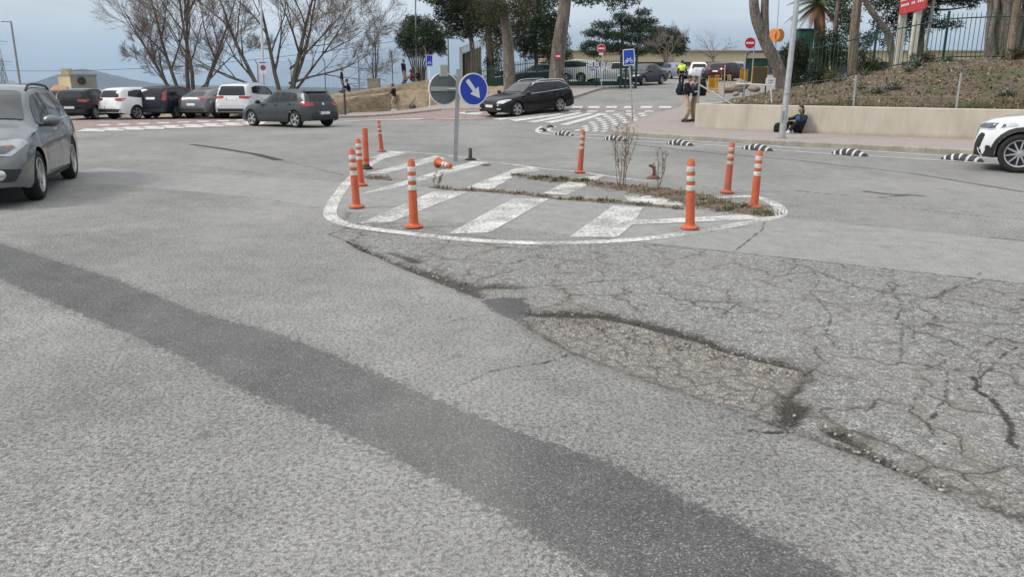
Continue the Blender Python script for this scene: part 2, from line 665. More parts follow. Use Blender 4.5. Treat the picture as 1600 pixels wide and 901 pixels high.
def asphalt():
    n = N('asphalt')
    n.dim = '2D'
    pos = n.pos
    wob = n.noise(9, 4, .6)                      # ragged outlines
    wob2 = n.noise(38, 3, .6)
    rag = n.math('ADD', n.math('MULTIPLY', n.math('SUBTRACT', wob, .5), .16), n.math('MULTIPLY', n.math('SUBTRACT', wob2, .5), .16))
    big = n.noise(.35, 4, .55)
    mid = n.noise(3.2, 5, .6)
    # --- worn surface dressing: pale chips in a dark binder
    wv = n.vadd(pos, n.vmul(n.noisec(30), (.012, .012, .012)))
    cell = n.voro(78, 'F1', wv, 'Color')
    cr = n.sepc(cell)
    edge = n.voro(78, 'DISTANCE_TO_EDGE', wv)
    gap = n.mr(edge, .0, .14)
    clus = n.mr(n.noise(48, 3, .7), .38, .5)
    chip = n.ramp(cr[0], (0.0, (.18, .182, .175)), (.3, (.252, .253, .244)), (.8, (.292, .292, .281)), (1.0, (.35, .35, .336)))
    chip = n.mix(n.math('MULTIPLY', cr[1], .3), chip, (.35, .31, .27))
    gp_ = n.math('MULTIPLY', n.math('ADD', n.math('MULTIPLY', gap, .5), .5), n.mr(clus, 0, 1, .52, 1.04))
    light = n.mix(1.0, chip, n.mix(1, gp_, (1, 1, 1), 'MULTIPLY'), 'MULTIPLY')
    tone = n.math('MULTIPLY', n.mr(mid, .3, .7, .88, 1.1), n.mr(big, .3, .7, .85, 1.14))
    light = n.mix(1, light, tone, 'MULTIPLY')
    pits = n.math('MULTIPLY', n.mr(n.noise(34, 2, .5), .62, .7), n.mr(n.noise(1.3, 3, .6), .35, .6, .25, 1))
    light = n.mix(n.math('MULTIPLY', pits, .7), light, (.085, .083, .078))
    # --- trench reinstatement: fine dark mix with bright specks
    c2 = n.sepc(n.voro(175, 'F1', wv, 'Color'))
    fine = n.ramp(c2[0], (0, (.055, .055, .054)), (.55, (.09, .09, .088)), (.9, (.13, .13, .126)), (1, (.25, .25, .243)))
    fine = n.mix(1, fine, n.mr(mid, .3, .7, .85, 1.12), 'MULTIPLY')
    # --- old crazed surface
    c3 = n.sepc(n.voro(46, 'F1', wv, 'Color'))
    e3 = n.mr(n.voro(46, 'DISTANCE_TO_EDGE', wv), 0, .2, .4, 1)
    oldc = n.ramp(c3[0], (0, (.17, .168, .16)), (.4, (.262, .259, .247)), (.85, (.325, .321, .307)), (1, (.43, .425, .407)))
    oldc = n.mix(1, oldc, n.math('MULTIPLY', e3, n.mr(clus, 0, 1, .6, 1.08)), 'MULTIPLY')
    oldc = n.mix(n.mr(n.noise(1.1, 5, .65), .47, .66, 0, .28), oldc, (.19, .17, .145))
    # --- smooth machine-laid band
    c4 = n.sepc(n.voro(150, 'F1', pos, 'Color'))
    band = n.ramp(c4[0], (0, (.18, .178, .172)), (.6, (.245, .242, .235)), (1, (.34, .336, .325)))
    band = n.mix(1, band, n.mr(n.noise(4, 6, .7), .3, .7, .84, 1.12), 'MULTIPLY')
    # --- exposed lower course
    brown = n.ramp(c3[1], (0, (.165, .153, .136)), (.5, (.24, .224, .2)), (1, (.34, .322, .294)))
    brown = n.mix(1, brown, e3, 'MULTIPLY')
    cb = n.vadd(pos, n.vmul(n.noisec(7), (.12, .12, .12)))
    bc = n.mr(n.voro(6.5, 'DISTANCE_TO_EDGE', cb), .02, .07, 1, 0)
    brown = n.mix(n.math('MULTIPLY', bc, .62), brown, (.06, .05, .042))

    def mask(name, soft=.012, amp=1.0, shift=0.0):
        d = n.math('ADD', n.attr(name), n.math('MULTIPLY', rag, amp))
        return n.mr(d, shift - soft, shift + soft, 1, 0)
    col = light
    m_old = mask('old', .03, .8)
    # alligator cracking, strongest far from the edges, patchy
    cv = n.vadd(pos, n.vmul(n.noisec(4.5, 4), (.28, .28, .0)))
    v19 = n.voro(1.9, 'DISTANCE_TO_EDGE', cv)
    a1 = n.mr(v19, .004, .026, 1, 0)
    v46 = n.voro(4.4, 'DISTANCE_TO_EDGE', cv)
    a2 = n.mr(v46, .007, .042, 1, 0)
    pat = n.mr(n.noise(.8, 3, .5), .42, .56)
    brk = n.mr(n.noise(7, 3, .6), .3, .52, .25, 1)
    net = n.math('MULTIPLY', brk, n.math('MAXIMUM', n.math('MULTIPLY', a1, n.mr(n.noise(1.3, 2), .34, .5)), n.math('MULTIPLY', a2, n.math('MULTIPLY', pat, .8))))
    seep = n.mr(v19, .0, .11, .55, 0)
    oldc = n.mix(n.math('MULTIPLY', seep, n.mr(n.noise(1.3, 2), .4, .55)), oldc, (.13, .108, .088))
    oldc = n.mix(n.math('MULTIPLY', net, .92), oldc, (.048, .04, .034))
    col = n.mix(m_old, col, oldc)
    m_band = mask('band', .02, .25)
    col = n.mix(m_band, col, band)
    m_tr = mask('trench', .008, .55)
    strag = n.mr(n.math('ADD', n.attr('trench'), n.math('MULTIPLY', n.math('SUBTRACT', n.noise(26, 4, .75), .5), .9)), .02, -.04, 0, 1)
    col = n.mix(n.math('MULTIPLY', strag, .8), col, (.085, .084, .082))
    col = n.mix(m_tr, col, fine)
    col = n.mix(mask('brown', .015, .4), col, brown)
    d_tar_and_shade = n.math('ADD', n.attr('tar'), n.math('MULTIPLY', rag, .6))
    tar_and_shade_c = n.ramp(c2[1], (0, (.016, .014, .012)), (.7, (.034, .03, .026)), (1, (.1, .09, .078)))
    halo = n.mr(d_tar_and_shade, .0, .13, .5, 0)
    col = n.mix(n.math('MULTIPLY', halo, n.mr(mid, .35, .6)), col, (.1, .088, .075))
    col = n.mix(n.mr(d_tar_and_shade, -.03, .022, .95, 0), col, tar_and_shade_c)  # dark dirt on the seams; along the lip, painted shade of the step
    col = n.mix(mask('patch', .015, .7), col, n.mix(.4, fine, (.05, .051, .052)))
    d_cr = n.math('ADD', n.attr('crack'), n.math('MULTIPLY', rag, .22))
    m_cr = n.mr(d_cr, -.004, .009, .92, 0)
    col = n.mix(m_cr, col, (.026, .023, .021))
    # old oil drips and rubber marks of the traffic
    oil = n.mr(n.voro(.55, 'F1', n.vadd(pos, n.vmul(n.noisec(3), (.3, .3, 0)))), .04, .0, 0, .45)
    col = n.mix(oil, col, (.05, .048, .046))
    lane = n.noise(.5, 3, .5, n.vmul(pos, (1.0, .25, 1)))
    col = n.mix(n.mr(lane, .52, .7, 0, .16), col, (.33, .32, .3))
    landc = n.mix(n.mr(n.noise(.02, 4), .4, .6), (.12, .11, .06), (.05, .07, .035))
    col = n.mix(n.attr('land'), col, landc)
    h = n.math('ADD', n.math('MULTIPLY', gap, .6), n.math('MULTIPLY', cr[0], .5))
    h = n.math('SUBTRACT', h, n.math('MULTIPLY', m_cr, 1.6))
    h = n.math('SUBTRACT', h, n.math('MULTIPLY', n.math('MULTIPLY', net, m_old), 1.2))
    h = n.math('MULTIPLY', h, n.mr(n.math('MAXIMUM', m_band, m_tr), 0, 1, 1, .45))
    return n.bsdf(col, .88, 0, n.bump(h, .55, .006), .3)


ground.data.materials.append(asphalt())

# ================================================================= MARKINGS
def paint_mat(name, col, wear=.5, scale=22, dark=(.2, .2, .2)):
    n = N(name)
    n.dim = '2D'
    a = n.noise(scale, 5, .72)
    b = n.noise(scale * 4.3, 4, .7)
    c = n.noise(1.6, 4, .6)
    s = n.math('ADD', n.math('MULTIPLY', a, .55), n.math('MULTIPLY', b, .45))
    s = n.math('ADD', s, n.math('MULTIPLY', n.math('SUBTRACT', c, .5), .32))
    al = n.mr(s, wear - .12, wear - .01)
    t = n.mr(n.noise(3.5, 5, .65), .3, .75, .82, 1.08)
    cc = n.mix(1, (*col, 1), t, 'MULTIPLY')
    edge = n.voro(90, 'DISTANCE_TO_EDGE')
    return n.bsdf(cc, .75, 0, n.bump(n.mr(edge, 0, .15), .35, .004), .3, 0, al)


white = paint_mat('worn_white_paint', (.6, .592, .565), .535)
white_far = paint_mat('white_road_paint', (.55, .545, .525), .455, 9)
red_far = paint_mat('faded_red_paint', (.29, .215, .2), .47, 5)
LIFT = .0045


def drape(b, poly, lift=LIFT, cell=None, m=0):
    """a thin sheet of the outline poly (x, y) laid over the terrain"""
    bm = bmesh.new()
    vs_ = [bm.verts.new((p[0], p[1], 0)) for p in poly]
    try:
        bm.faces.new(vs_)
    except ValueError:
        return
    if cell:
        xs = [p[0] for p in poly]
        ys = [p[1] for p in poly]
        for lo, hi, nrm in ((min(xs), max(xs), (1, 0, 0)), (min(ys), max(ys), (0, 1, 0))):
            c = math.ceil(lo / cell) * cell
            while c < hi:
                bmesh.ops.bisect_plane(bm, geom=bm.verts[:] + bm.edges[:] + bm.faces[:], plane_co=(nrm[0] * c, nrm[1] * c, 0), plane_no=nrm)
                c += cell
    bmesh.ops.recalc_face_normals(bm, faces=bm.faces)
    bm.verts.index_update()
    vv = [(v.co.x, v.co.y, h1(v.co.x, v.co.y) + lift) for v in bm.verts]
    ff = []
    for fc in bm.faces:
        ids = [v.index for v in fc.verts]
        if fc.normal.z < 0:
            ids.reverse()
        ff.append(ids)
    b.add(vv, ff, m)
    bm.free()


def stripe(line, wd):
    """outline of a band of width wd along a polyline of points"""
    ln = [Vector((p[0], p[1])) for p in line]
    L_, R_ = [], []
    for i, p in enumerate(ln):
        t = (ln[min(i + 1, len(ln) - 1)] - ln[max(i - 1, 0)]).normalized()
        nrm = Vector((-t.y, t.x))
        k = wd if not hasattr(wd, '__len__') else wd[i]
        L_.append(p + nrm * k / 2)
        R_.append(p - nrm * k / 2)
    return L_, R_


def band_sheet(b, line, wd, lift=LIFT, m=0):
    L_, R_ = stripe(line, wd)
    k = len(L_)
    vv = [(p.x, p.y, h1(p.x, p.y) + lift) for p in L_ + R_]
    b.add(vv, [(k + i, k + i + 1, i + 1, i) for i in range(k - 1)], m)


b = MB()
edge_px = [(598, 246), (570, 262), (548, 280), (528, 305), (517, 325), (517, 338), (530, 347), (560, 355), (620, 363), (700, 372), (780, 378), (860, 380), (940, 378), (1020, 372),
           (1100, 360), (1160, 350), (1212, 339), (1220, 330), (1212, 320), (1192, 311), (1165, 307), (1120, 310)]
band_sheet(b, smooth_line([gz(u, v, 0) for u, v in edge_px], 5), .17)
far_edge = [(598, 236), (640, 238), (700, 243), (760, 252), (800, 257), (850, 264), (900, 268), (960, 277), (1020, 284)]
band_sheet(b, smooth_line([gz(u, v, 0) for u, v in far_edge], 4), .1, .004)
island_border = struct(b.build('island_border_line', white, smooth=0))
b = MB()
hl = .0035
for q in ([(576, 247), (600, 248), (637, 239), (612, 236)], [(571, 272), (601, 271), (697, 248), (680, 243)], [(561, 304), (610, 296), (765, 254), (738, 252)],
          [(560, 350), (612, 347), (732, 300), (676, 300)], [(727, 294), (768, 296), (800, 278), (797, 272), (845, 266), (830, 262), (806, 263)],
          [(700, 366), (765, 364), (858, 311), (800, 311)], [(848, 303), (886, 305), (925, 286), (945, 274), (905, 278), (880, 287)],
          [(890, 371), (965, 371), (990, 350), (1004, 325), (958, 322)], [(975, 306), (985, 318), (1070, 322), (1060, 314), (1015, 306)],
          [(970, 346), (980, 352), (1190, 343), (1168, 336)]):
    hl = hl + .0004
    drape(b, [gz(u, v, 0)[:2] for u, v in reversed(q)], hl)
island_hatching = struct(b.build('island_hatching', white, smooth=0))

# zebra crossing, red cycle crossing and chequered bulge on the far right
b = MB()
for q in ([(768, 186), (782, 188), (860, 178.5), (850, 178)], [(794, 187.5), (807, 190), (884, 179), (873, 178)], [(823, 191), (837, 191.7), (911, 177.4), (902, 176)],
          [(848, 191.8), (864, 192.8), (929, 177.4), (920, 176.7)], [(873, 195.4), (887, 196), (947, 178), (936, 177.4)]):
    P = [gp(u, v) for u, v in reversed(q)]
    drape(b, [p[:2] for p in P], .012, .5)
for a, c in ((895, 911), (920, 938), (948, 965), (976, 988), (1002, 1020), (1031, 1050)):
    drape(b, [gp(u, v)[:2] for u, v in ((a - 2, 169.3), (c - 2, 169.3), (c, 166.4), (a, 166.4))], .016, .5)
for a, c in ((890, 908), (918, 934), (947, 961), (979, 992), (1008, 1022)):
    drape(b, [gp(u, v)[:2] for u, v in ((a - 2, 175.4), (c - 2, 175.4), (c, 173.4), (a, 173.4))], .016, .5)
quad = [gp(896, 205.5), gp(950, 207), gp(1020, 176), gp(940, 178.5)]


def bil(s, t):
    return (quad[0] * (1 - s) + quad[1] * s) * (1 - t) + (quad[3] * (1 - s) + quad[2] * s) * t


for i in range(9):
    for j in range(4):
        s0 = (j + (.5 if i % 2 else 0)) / 4
        s1 = min(s0 + .135, 1)
        if s0 < .99:
            t0, t1 = i / 9 + .01, (i + .82) / 9
            drape(b, [bil(*k)[:2] for k in ((s0, t0), (s1, t0), (s1, t1), (s0, t1))], .012, .5)
lane_line = [(846, 198), (839, 203.5), (846, 208.5), (890, 213), (960, 218.5), (1110, 227), (1200, 234.2), (1300, 241), (1420, 248), (1557, 256.5), (1800, 274)]
lane_line2 = [(868, 198), (857, 202.5), (866, 206.5), (905, 209.5), (960, 213), (1100, 222), (1235, 231), (1320, 235), (1410, 239.7), (1472, 244), (1600, 251), (1800, 265)]
for l_ in (lane_line, lane_line2):
    band_sheet(b, smooth_line([gp(u, v) for u, v in l_], 5), .13, .009)
far_right = struct(b.build('crossing_marking', white_far, smooth=0))
b = MB()
drape(b, [gp(u, v)[:2] for u, v in ((884, 173.6), (1029, 173.2), (1056, 169.3), (1040, 169.2), (893, 169.5))], .012, .5)
red_strip = struct(b.build('red_cycle_crossing', red_far, smooth=0))

# crossing in front of the parked cars
b = MB()
drape(b, [gp(u, v)[:2] for u, v in ((118, 203), (260, 202), (392, 198), (394, 187), (300, 186), (110, 188))], .008, .6)
drape(b, [gp(u, v)[:2] for u, v in ((560, 188.2), (700, 187.5), (772, 186), (790, 168), (700, 172), (600, 178))], .012, .6)
red_left = struct(b.build('red_crossing', red_far, smooth=0))
b = MB()
for k in range(9):
    u0 = 118 + k * 31
    v0 = 206.0 - k * 1.35
    drape(b, [gp(u, v)[:2] for u, v in ((u0, v0), (u0 + 44, v0 + .4), (u0 + 50, v0 - 4.2), (u0 + 16, v0 - 4.6))], .014, .6)
for k in range(8):
    u0 = 150 + k * 31
    v0 = 196.6 - k * 1.1
    drape(b, [gp(u, v)[:2] for u, v in ((u0, v0), (u0 + 20, v0 + .1), (u0 + 24, v0 - 1.6), (u0 + 6, v0 - 1.7))], .014, .6)
band_sheet(b, [gp(u, v) for u, v in ((528, 191), (570, 188.6), (610, 187.4), (660, 186.6))], .5, .016)
band_sheet(b, [gp(u, v) for u, v in ((680, 187), (720, 186.5), (760, 185))], .18, .016)
for q in ([(712, 178), (745, 180), (756, 177), (726, 175.5)], [(748, 175), (768, 176.5), (778, 174), (760, 172.5)]):
    drape(b, [gp(u, v)[:2] for u, v in q], .02, .5)
left_marks = struct(b.build('zebra_marking', white_far, smooth=0))

# ================================================================= PAVEMENTS, KERBS, WALL, BANKS
n = N('pink_paving')
bk = n.new('TexBrick')
n.put(bk.inputs['Vector'], n.pos)
bk.inputs['Scale'].default_value = 3.2
bk.inputs['Mortar Size'].default_value = .012
bk.inputs['Color1'].default_value = (.27, .225, .21, 1)
bk.inputs['Color2'].default_value = (.31, .262, .245, 1)
bk.inputs['Mortar'].default_value = (.16, .14, .13, 1)
bk.offset = 0
c_ = n.mix(n.mr(n.noise(.7, 5, .6), .38, .65, 0, .45), bk.outputs[0], (.24, .215, .205))
paving = n.bsdf(n.mix(1, c_, n.mr(n.noise(9, 4), .3, .7, .88, 1.1), 'MULTIPLY'), .85)
n = N('kerb_stone')
kc = n.ramp(n.noise(2.2, 5, .65), (.3, (.2, .18, .145)), (.6, (.31, .285, .24)), (.8, (.36, .34, .3)))
kerb_m = n.bsdf(kc, .85, 0, n.bump(n.noise(30, 3), .3, .01))


def slab(b, poly, top, skirt=.3, cell=.8):
    """a raised slab: draped top at height top above the terrain, plus side skirts"""
    drape(b, poly, top, cell)
    k = len(poly)
    for i in range(k):
        p, q = Vector((*poly[i][:2], 0)), Vector((*poly[(i + 1) % k][:2], 0))
        m_ = max(1, int((q - p).length / 1.0))
        for j in range(m_):
            a, c = p.lerp(q, j / m_), p.lerp(q, (j + 1) / m_)
            za, zc = h1(a.x, a.y), h1(c.x, c.y)
            b.add([(a.x, a.y, za - skirt), (c.x, c.y, zc - skirt), (c.x, c.y, zc + top), (a.x, a.y, za + top)], [(0, 1, 2, 3)])


kerb_px = [(1056, 172), (1032, 178.5), (1005, 188), (975, 198), (958, 204.5), (957, 208), (966, 211), (1000, 213.5), (1060, 217.5), (1130, 222), (1225, 227.5), (1320, 232.5), (1420, 237.5), (1520, 243),
           (1600, 248.5), (1800, 263)]
kerb = smooth_line([gp(u, v) for u, v in kerb_px], 4)
W0, W1 = gz(1085, 198.5, .22), gz(1525, 217.3, .13)
W0.z = W1.z = 0
WD = (W1 - W0).normalized()
WN = Vector((-WD.y, WD.x, 0))
WEND = W0 + WD * 22


def wp(s, t, z=0.0):
    p = W0 + WD * s + WN * t
    return Vector((p.x, p.y, z))


b = MB()
# inner edge of the kerb, so that slab and kerb stones only butt
KL, KR = stripe(kerb, .001)
kin = []
for i, p in enumerate(kerb):
    t = (kerb[min(i + 1, len(kerb) - 1)] - kerb[max(i - 1, 0)]).normalized()
    nn = Vector((-t.y, t.x, 0))
    kin.append(p + nn * .16)
back = [wp(22, .1), wp(15, .1), wp(10, .1), wp(5, .1), wp(.01, .1), wp(.01, 2), wp(.01, 5), wp(.01, 7.5), gp(1075, 156)]
slab(b, [p.to_2d() for p in kin] + [p.to_2d() for p in back], .125)
pavement = struct(b.build('pavement', paving, smooth=0))
b = MB()
acc = 0.0
for i in range(len(kerb) - 1):
    p, q = kerb[i], kerb[i + 1]
    pi, qi = kin[i], kin[i + 1]
    k = max(1, round((q - p).length / .9))
    for j in range(k):
        g = .008
        a, c = p.lerp(q, j / k + g), p.lerp(q, (j + 1) / k - g)
        ai, ci = pi.lerp(qi, j / k + g), pi.lerp(qi, (j + 1) / k - g)
        # dropped kerb towards the crossing
        drop = 1.0 if i > 12 else .25 + .75 * i / 12
        zt = .138 * drop if drop < 1 else .138
        pts = [a, c, ci, ai]
        bot = [(p_.x, p_.y, h1(p_.x, p_.y) - .1) for p_ in pts]
        top = [(p_.x, p_.y, h1(p_.x, p_.y) + zt) for p_ in pts]
        # chamfered street edge
        nn = (ai - a).normalized() * .025
        top[0] = (a.x + nn.x, a.y + nn.y, h1(a.x, a.y) + zt)
        top[1] = (c.x + nn.x, c.y + nn.y, h1(c.x, c.y) + zt)
        midr = [(a.x, a.y, h1(a.x, a.y) + zt - .025), (c.x, c.y, h1(c.x, c.y) + zt - .025)]
        b.add(bot + top + midr, [(0, 1, 9, 8), (8, 9, 5, 4), (4, 5, 6, 7), (2, 3, 7, 6), (3, 0, 8, 4, 7), (1, 2, 6, 5, 9)])
struct(b.build('kerb', kerb_m, smooth=0))

# left / upper pavement in front of the green fence, and its kerb
lk = smooth_line([gp(u, v) for u, v in ((880, 163), (886, 156), (905, 150), (928, 142.5), (948, 138.5), (990, 137.6))], 4)
lb = [gp(u, v) for u, v in ((990, 134.8), (940, 134.8), (880, 137), (800, 142), (740, 152))] + [gp(u, v) for u, v in ((690, 162), (620, 169), (560, 176), (530, 184.5), (560, 184), (690, 173), (770, 172))]
b = MB()
slab(b, [p.to_2d() for p in lk] + [p.to_2d() for p in lb], .10)
struct(b.build('pavement', paving, smooth=0))
b = MB()
for i in range(len(lk) - 1):
    p, q = lk[i], lk[i + 1]
    t = (q - p).normalized()
    nn = Vector((t.y, -t.x, 0)) * .15
    pts = [p + t * .006, p + nn + t * .006, q + nn - t * .006, q - t * .006]
    b.add([(p_.x, p_.y, h1(p_.x, p_.y) - .1) for p_ in pts] + [(p_.x, p_.y, h1(p_.x, p_.y) + .115) for p_ in pts],
          [(0, 1, 5, 4), (1, 2, 6, 5), (2, 3, 7, 6), (3, 0, 4, 7), (4, 5, 6, 7)])
struct(b.build('kerb', kerb_m, smooth=0))

# retaining wall
n = N('rendered_wall')
stv = n.vmul(n.pos, (1.2, 1.2, .35))
rc = n.ramp(n.noise(1.3, 6, .65, stv), (.3, (.35, .31, .25)), (.5, (.445, .402, .332)), (.72, (.5, .46, .39)))
rc = n.mix(n.mr(n.noise(3.1, 5, .7, stv), .58, .78, 0, .4), rc, (.27, .235, .18))
zz = n.new('SeparateXYZ')
n.put(zz.inputs[0], n.pos)
rc = n.mix(n.mr(n.math('ADD', zz.outputs[2], n.math('MULTIPLY', n.noise(6, 4), .12)), .19, .3, .55, 0), rc, (.3, .2, .11))
wall_m = n.bsdf(rc, .9, 0, n.bump(n.noise(40, 4), .3, .01))
b = MB()
WT = .26


def wtop(s):
    return 1.03 - .005 * s


b = MB()
k = 24
vv, ff = [], []
for i in range(k + 1):
    s = 22 * i / k
    for (t, z) in ((0, -.1), (0, wtop(s) - .02), (.02, wtop(s)), (WT - .02, wtop(s)), (WT, wtop(s) - .02), (WT, -.1)):
        vv.append(wp(s, t, z))
for i in range(k):
    for j in range(5):
        a = i * 6 + j
        ff.append((a, a + 6, a + 7, a + 1))
ff += [tuple(range(6)), tuple(reversed(range(k * 6, k * 6 + 6)))]
b.add(vv, [tuple(reversed(f)) for f in ff])
# the wall turns the corner and runs back beside the uphill road, stepping down into the slope
vv, ff = [], []
for i in range(9):
    t = WT + 7.0 * i / 8
    zt_ = 1.03 + .012 * (t - WT)
    p0 = wp(0, t)
    for (s, z) in ((0, h1(p0.x, p0.y) - .2), (0, zt_ - .02), (.02, zt_), (.18, zt_), (.2, zt_ - .02), (.2, 0)):
        vv.append(wp(s, t, z))
for i in range(8):
    for j in range(5):
        a = i * 6 + j
        ff.append((a, a + 6, a + 7, a + 1))
ff += [tuple(range(6)), tuple(reversed(range(48, 54)))]
b.add(vv, ff)
wall = b.build('retaining_wall', wall_m, smooth=0)
tag(wall, 'low cream rendered retaining wall with stained base along the pink pavement', 'wall')

# bank behind the wall, rising to the railings
def bankz(s, t):
    f = float(sstep(-1.0, 7.5, s))
    low = min(.88 + .06 * t, 1.7)
    hi = .88 + 1.72 * float(sstep(-.6, 8.2, t)) + .02 * max(t - 8, 0)
    return low * (1 - f) + hi * f


n = N('dry_bank_soil')
sc_ = n.ramp(n.noise(5.5, 6, .7), (.3, (.062, .046, .03)), (.5, (.112, .082, .054)), (.66, (.16, .122, .083)), (.8, (.21, .172, .12)))
sc_ = n.mix(n.mr(n.noise(.9, 4), .44, .58, 0, .75), sc_, (.06, .068, .03))
bank_m = n.bsdf(sc_, .95, 0, n.bump(n.noise(14, 5, .7), .8, .05))
b = MB()
S = [0, .01, .1, .35] + [.7 + .35 * i for i in range(64)]
T = [WT - .01, .5, .8, 1.1, 1.4, 1.8, 2.2, 2.6, 3, 3.5, 4, 4.5, 5, 5.5, 6, 6.5, 7, 7.6, 8.2, 9, 10, 12, 15, 20, 30, 45]
vv = []
for s in S:
    for t in T:
        jit = .07 * math.sin(s * 2.1 + t * 1.3) * math.sin(t * 2.9 - s) if .8 < t < 12 else 0
        # left shoulder runs back along the uphill road
        sl = s if s > -.2 else s
        p = wp(sl, t)
        z = bankz(s, t) + jit
        if s == 0:
            z = -9
        vv.append((p.x, p.y, max(z, h1(p.x, p.y) + (.02 if s > 0 else -.3))))
kt = len(T)
ff = [(i * kt + j, (i + 1) * kt + j, (i + 1) * kt + j + 1, i * kt + j + 1) for i in range(len(S) - 1) for j in range(kt - 1)]
b.add(vv, ff)
bank = struct(b.build('bank_terrain', bank_m, smooth=60))

# earth bank on the far left with its little plateau
n = N('sandy_earth')
ev = n.vmul(n.pos, (1, 1, 2.2))
ec = n.ramp(n.noise(1.9, 6, .68, ev), (.3, (.19, .135, .085)), (.5, (.31, .235, .155)), (.7, (.4, .32, .225)))
ec = n.mix(n.mr(n.noise(.8, 3), .52, .66, 0, .55), ec, (.15, .135, .075))
earth_m = n.bsdf(ec, .95, 0, n.bump(n.noise(6, 5, .7), .9, .12))
FX = [-24, -17, -13.4, -11, -9.4, -7.8, -6, -4.3, -2.4, -1, 1.5]
FY = [43.5, 43.5, 44.2, 46, 49, 52.3, 52.8, 53, 51.8, 51, 51.5]
FH = [.1, .3, .5, .62, .8, .95, 1, .95, .6, .35, .2]
b = MB()
vv = []
prof = [(-.6, -.3), (0, .0), (.25, .3), (.6, .68), (1.0, 1.12), (1.4, 1.36), (1.9, 1.44), (2.4, 1.48), (2.6, 1.74), (3.2, 1.92), (5, 1.98), (8, 2.0), (11, 1.8), (13, .6), (15, -1.5)]
ex = np.arange(-24, 1.51, .3)
kf = len(ex)
for i, x in enumerate(ex):
    fy, hf = float(np.interp(x, FX, FY)), float(np.interp(x, FX, FH))
    g0 = h1(x, fy)
    for j, (d, z) in enumerate(prof):
        jx = .14 * math.sin(x * 3.7 + j * 2.1) + .1 * math.sin(x * 9 + j) if 0 < j < 6 else 0
        vv.append((x + (.1 * math.sin(j * 4 + x * 5) if 1 < j < 6 else 0), fy + d + jx, g0 + (z * hf if z > 0 else z) + (.07 * math.sin(x * 4.3 + j) if 1 < j < 6 else 0)))
kp = len(prof)
EF = [(i * kp + j, (i + 1) * kp + j, (i + 1) * kp + j + 1, i * kp + j + 1) for i in range(kf - 1) for j in range(kp - 1)]
b.add(vv, EF)
earth = struct(b.build('earth_bank', earth_m, smooth=50))
EARTH_BVH = BVHTree.FromPolygons([Vector(v) for v in vv], EF)


def surf_z(bvh, x, y):
    h = bvh.ray_cast(Vector((x, y, 50)), Vector((0, 0, -1)))
    return h[0].z if h[0] is not None else h1(x, y)


def on_earth(u, Y):
    p = base(u, Y)
    for _ in range(3):
        p.z = surf_z(EARTH_BVH, p.x, p.y)
        p.x = (u - 800) / FPX * (Y * CP + (EYE - p.z) * SP)
    return p


BANK_BVH = BVHTree.FromPolygons([v.co.copy() for v in bank.data.vertices], [tuple(p.vertices) for p in bank.data.polygons])


def on_bank(s, t):
    p = wp(s, t)
    p.z = surf_z(BANK_BVH, p.x, p.y)
    return p


# far mountain ridge over the plain
n = N('mountain_scrub')
mountain_m = n.bsdf(n.ramp(n.noise(.004, 5, .6), (.4, (.022, .03, .024)), (.65, (.05, .055, .045))), .95)
DM = 7500.0
ridge = [(-200, 138), (-60, 134), (20, 131), (60, 128), (85, 124), (105, 118), (118, 111), (128, 107.5), (138, 109), (150, 112.5), (175, 118), (210, 126), (235, 130), (300, 133), (420, 135), (560, 137.5),
         (760, 139), (1000, 141)]
b = MB()
vv = []
rl = smooth_line([Vector((at(u, v, DM).x, DM, at(u, v, DM).z)) for u, v in ridge], 6)
for i, p in enumerate(rl):
    for j, f in enumerate((0, .2, .45, .7, .9, 1, .85, .5, 0)):
        zb = -75
        dy = (-1500, -1100, -750, -420, -150, 0, 300, 800, 1500)[j]
        z = zb + (p.z - zb) * f * (1 if j == 5 else 1 + .06 * math.sin(i * .9 + j * 2))
        vv.append((p.x, p.y + dy, z))
b.add(vv, [(i * 9 + j, (i + 1) * 9 + j, (i + 1) * 9 + j + 1, i * 9 + j + 1) for i in range(len(rl) - 1) for j in range(8)])
struct(b.build('mountain', mountain_m, smooth=60))
# ================================================================= VEHICLES
def carpaint(name, col, metal=.35, rough=.32):
    if name in MC:
        return MC[name]
    n = N(name)
    n.pos
    dust = n.mr(n.noise(2.5, 5, .6), .4, .7, 0, .18 if max(col) > .1 else .03)
    c = n.mix(dust, (*col, 1), (.2, .185, .16))
    r = n.mr(n.noise(4, 4), .3, .7, rough * .8, rough * 1.3)
    MC[name] = n.bsdf(c, r, metal, None, .5 if max(col) > .1 else .22, .7 if max(col) > .1 else .18)
    return MC[name]


GLASS = M('tinted_glass', (.016, .02, .024), .06, 0, .35, 0, .1)
GLASS_L = M('clear_car_glass', (.035, .042, .044), .06, 0, .55, 0, .15)
TRIM = M('black_plastic', (.018, .018, .019), .55, 0, .4)
RUB = M('tyre_rubber', (.02, .02, .021), .85, 0, .3, 0, .2, 9)
ALU = M('alloy', (.5, .5, .5), .3, .8, .5)
DALU = M('dark_alloy', (.06, .06, .065), .35, .6, .5)
CHROME = M('chrome', (.6, .61, .62), .15, 1.0)
RED_L = M('red_lens', (.3, .012, .015), .15, 0, .6, .5)
LENS = M('headlamp_lens', (.5, .52, .54), .1, .3, .8, .6)
DLENS = M('dark_lens', (.05, .055, .06), .08, .2, .8, .6)
AMBER = M('amber_lens', (.6, .3, .2), .2, 0, .6)
PLATE = M('plate_white', (.62, .62, .6), .5)
EUBLUE = M('plate_blue', (.02, .05, .3), .5)
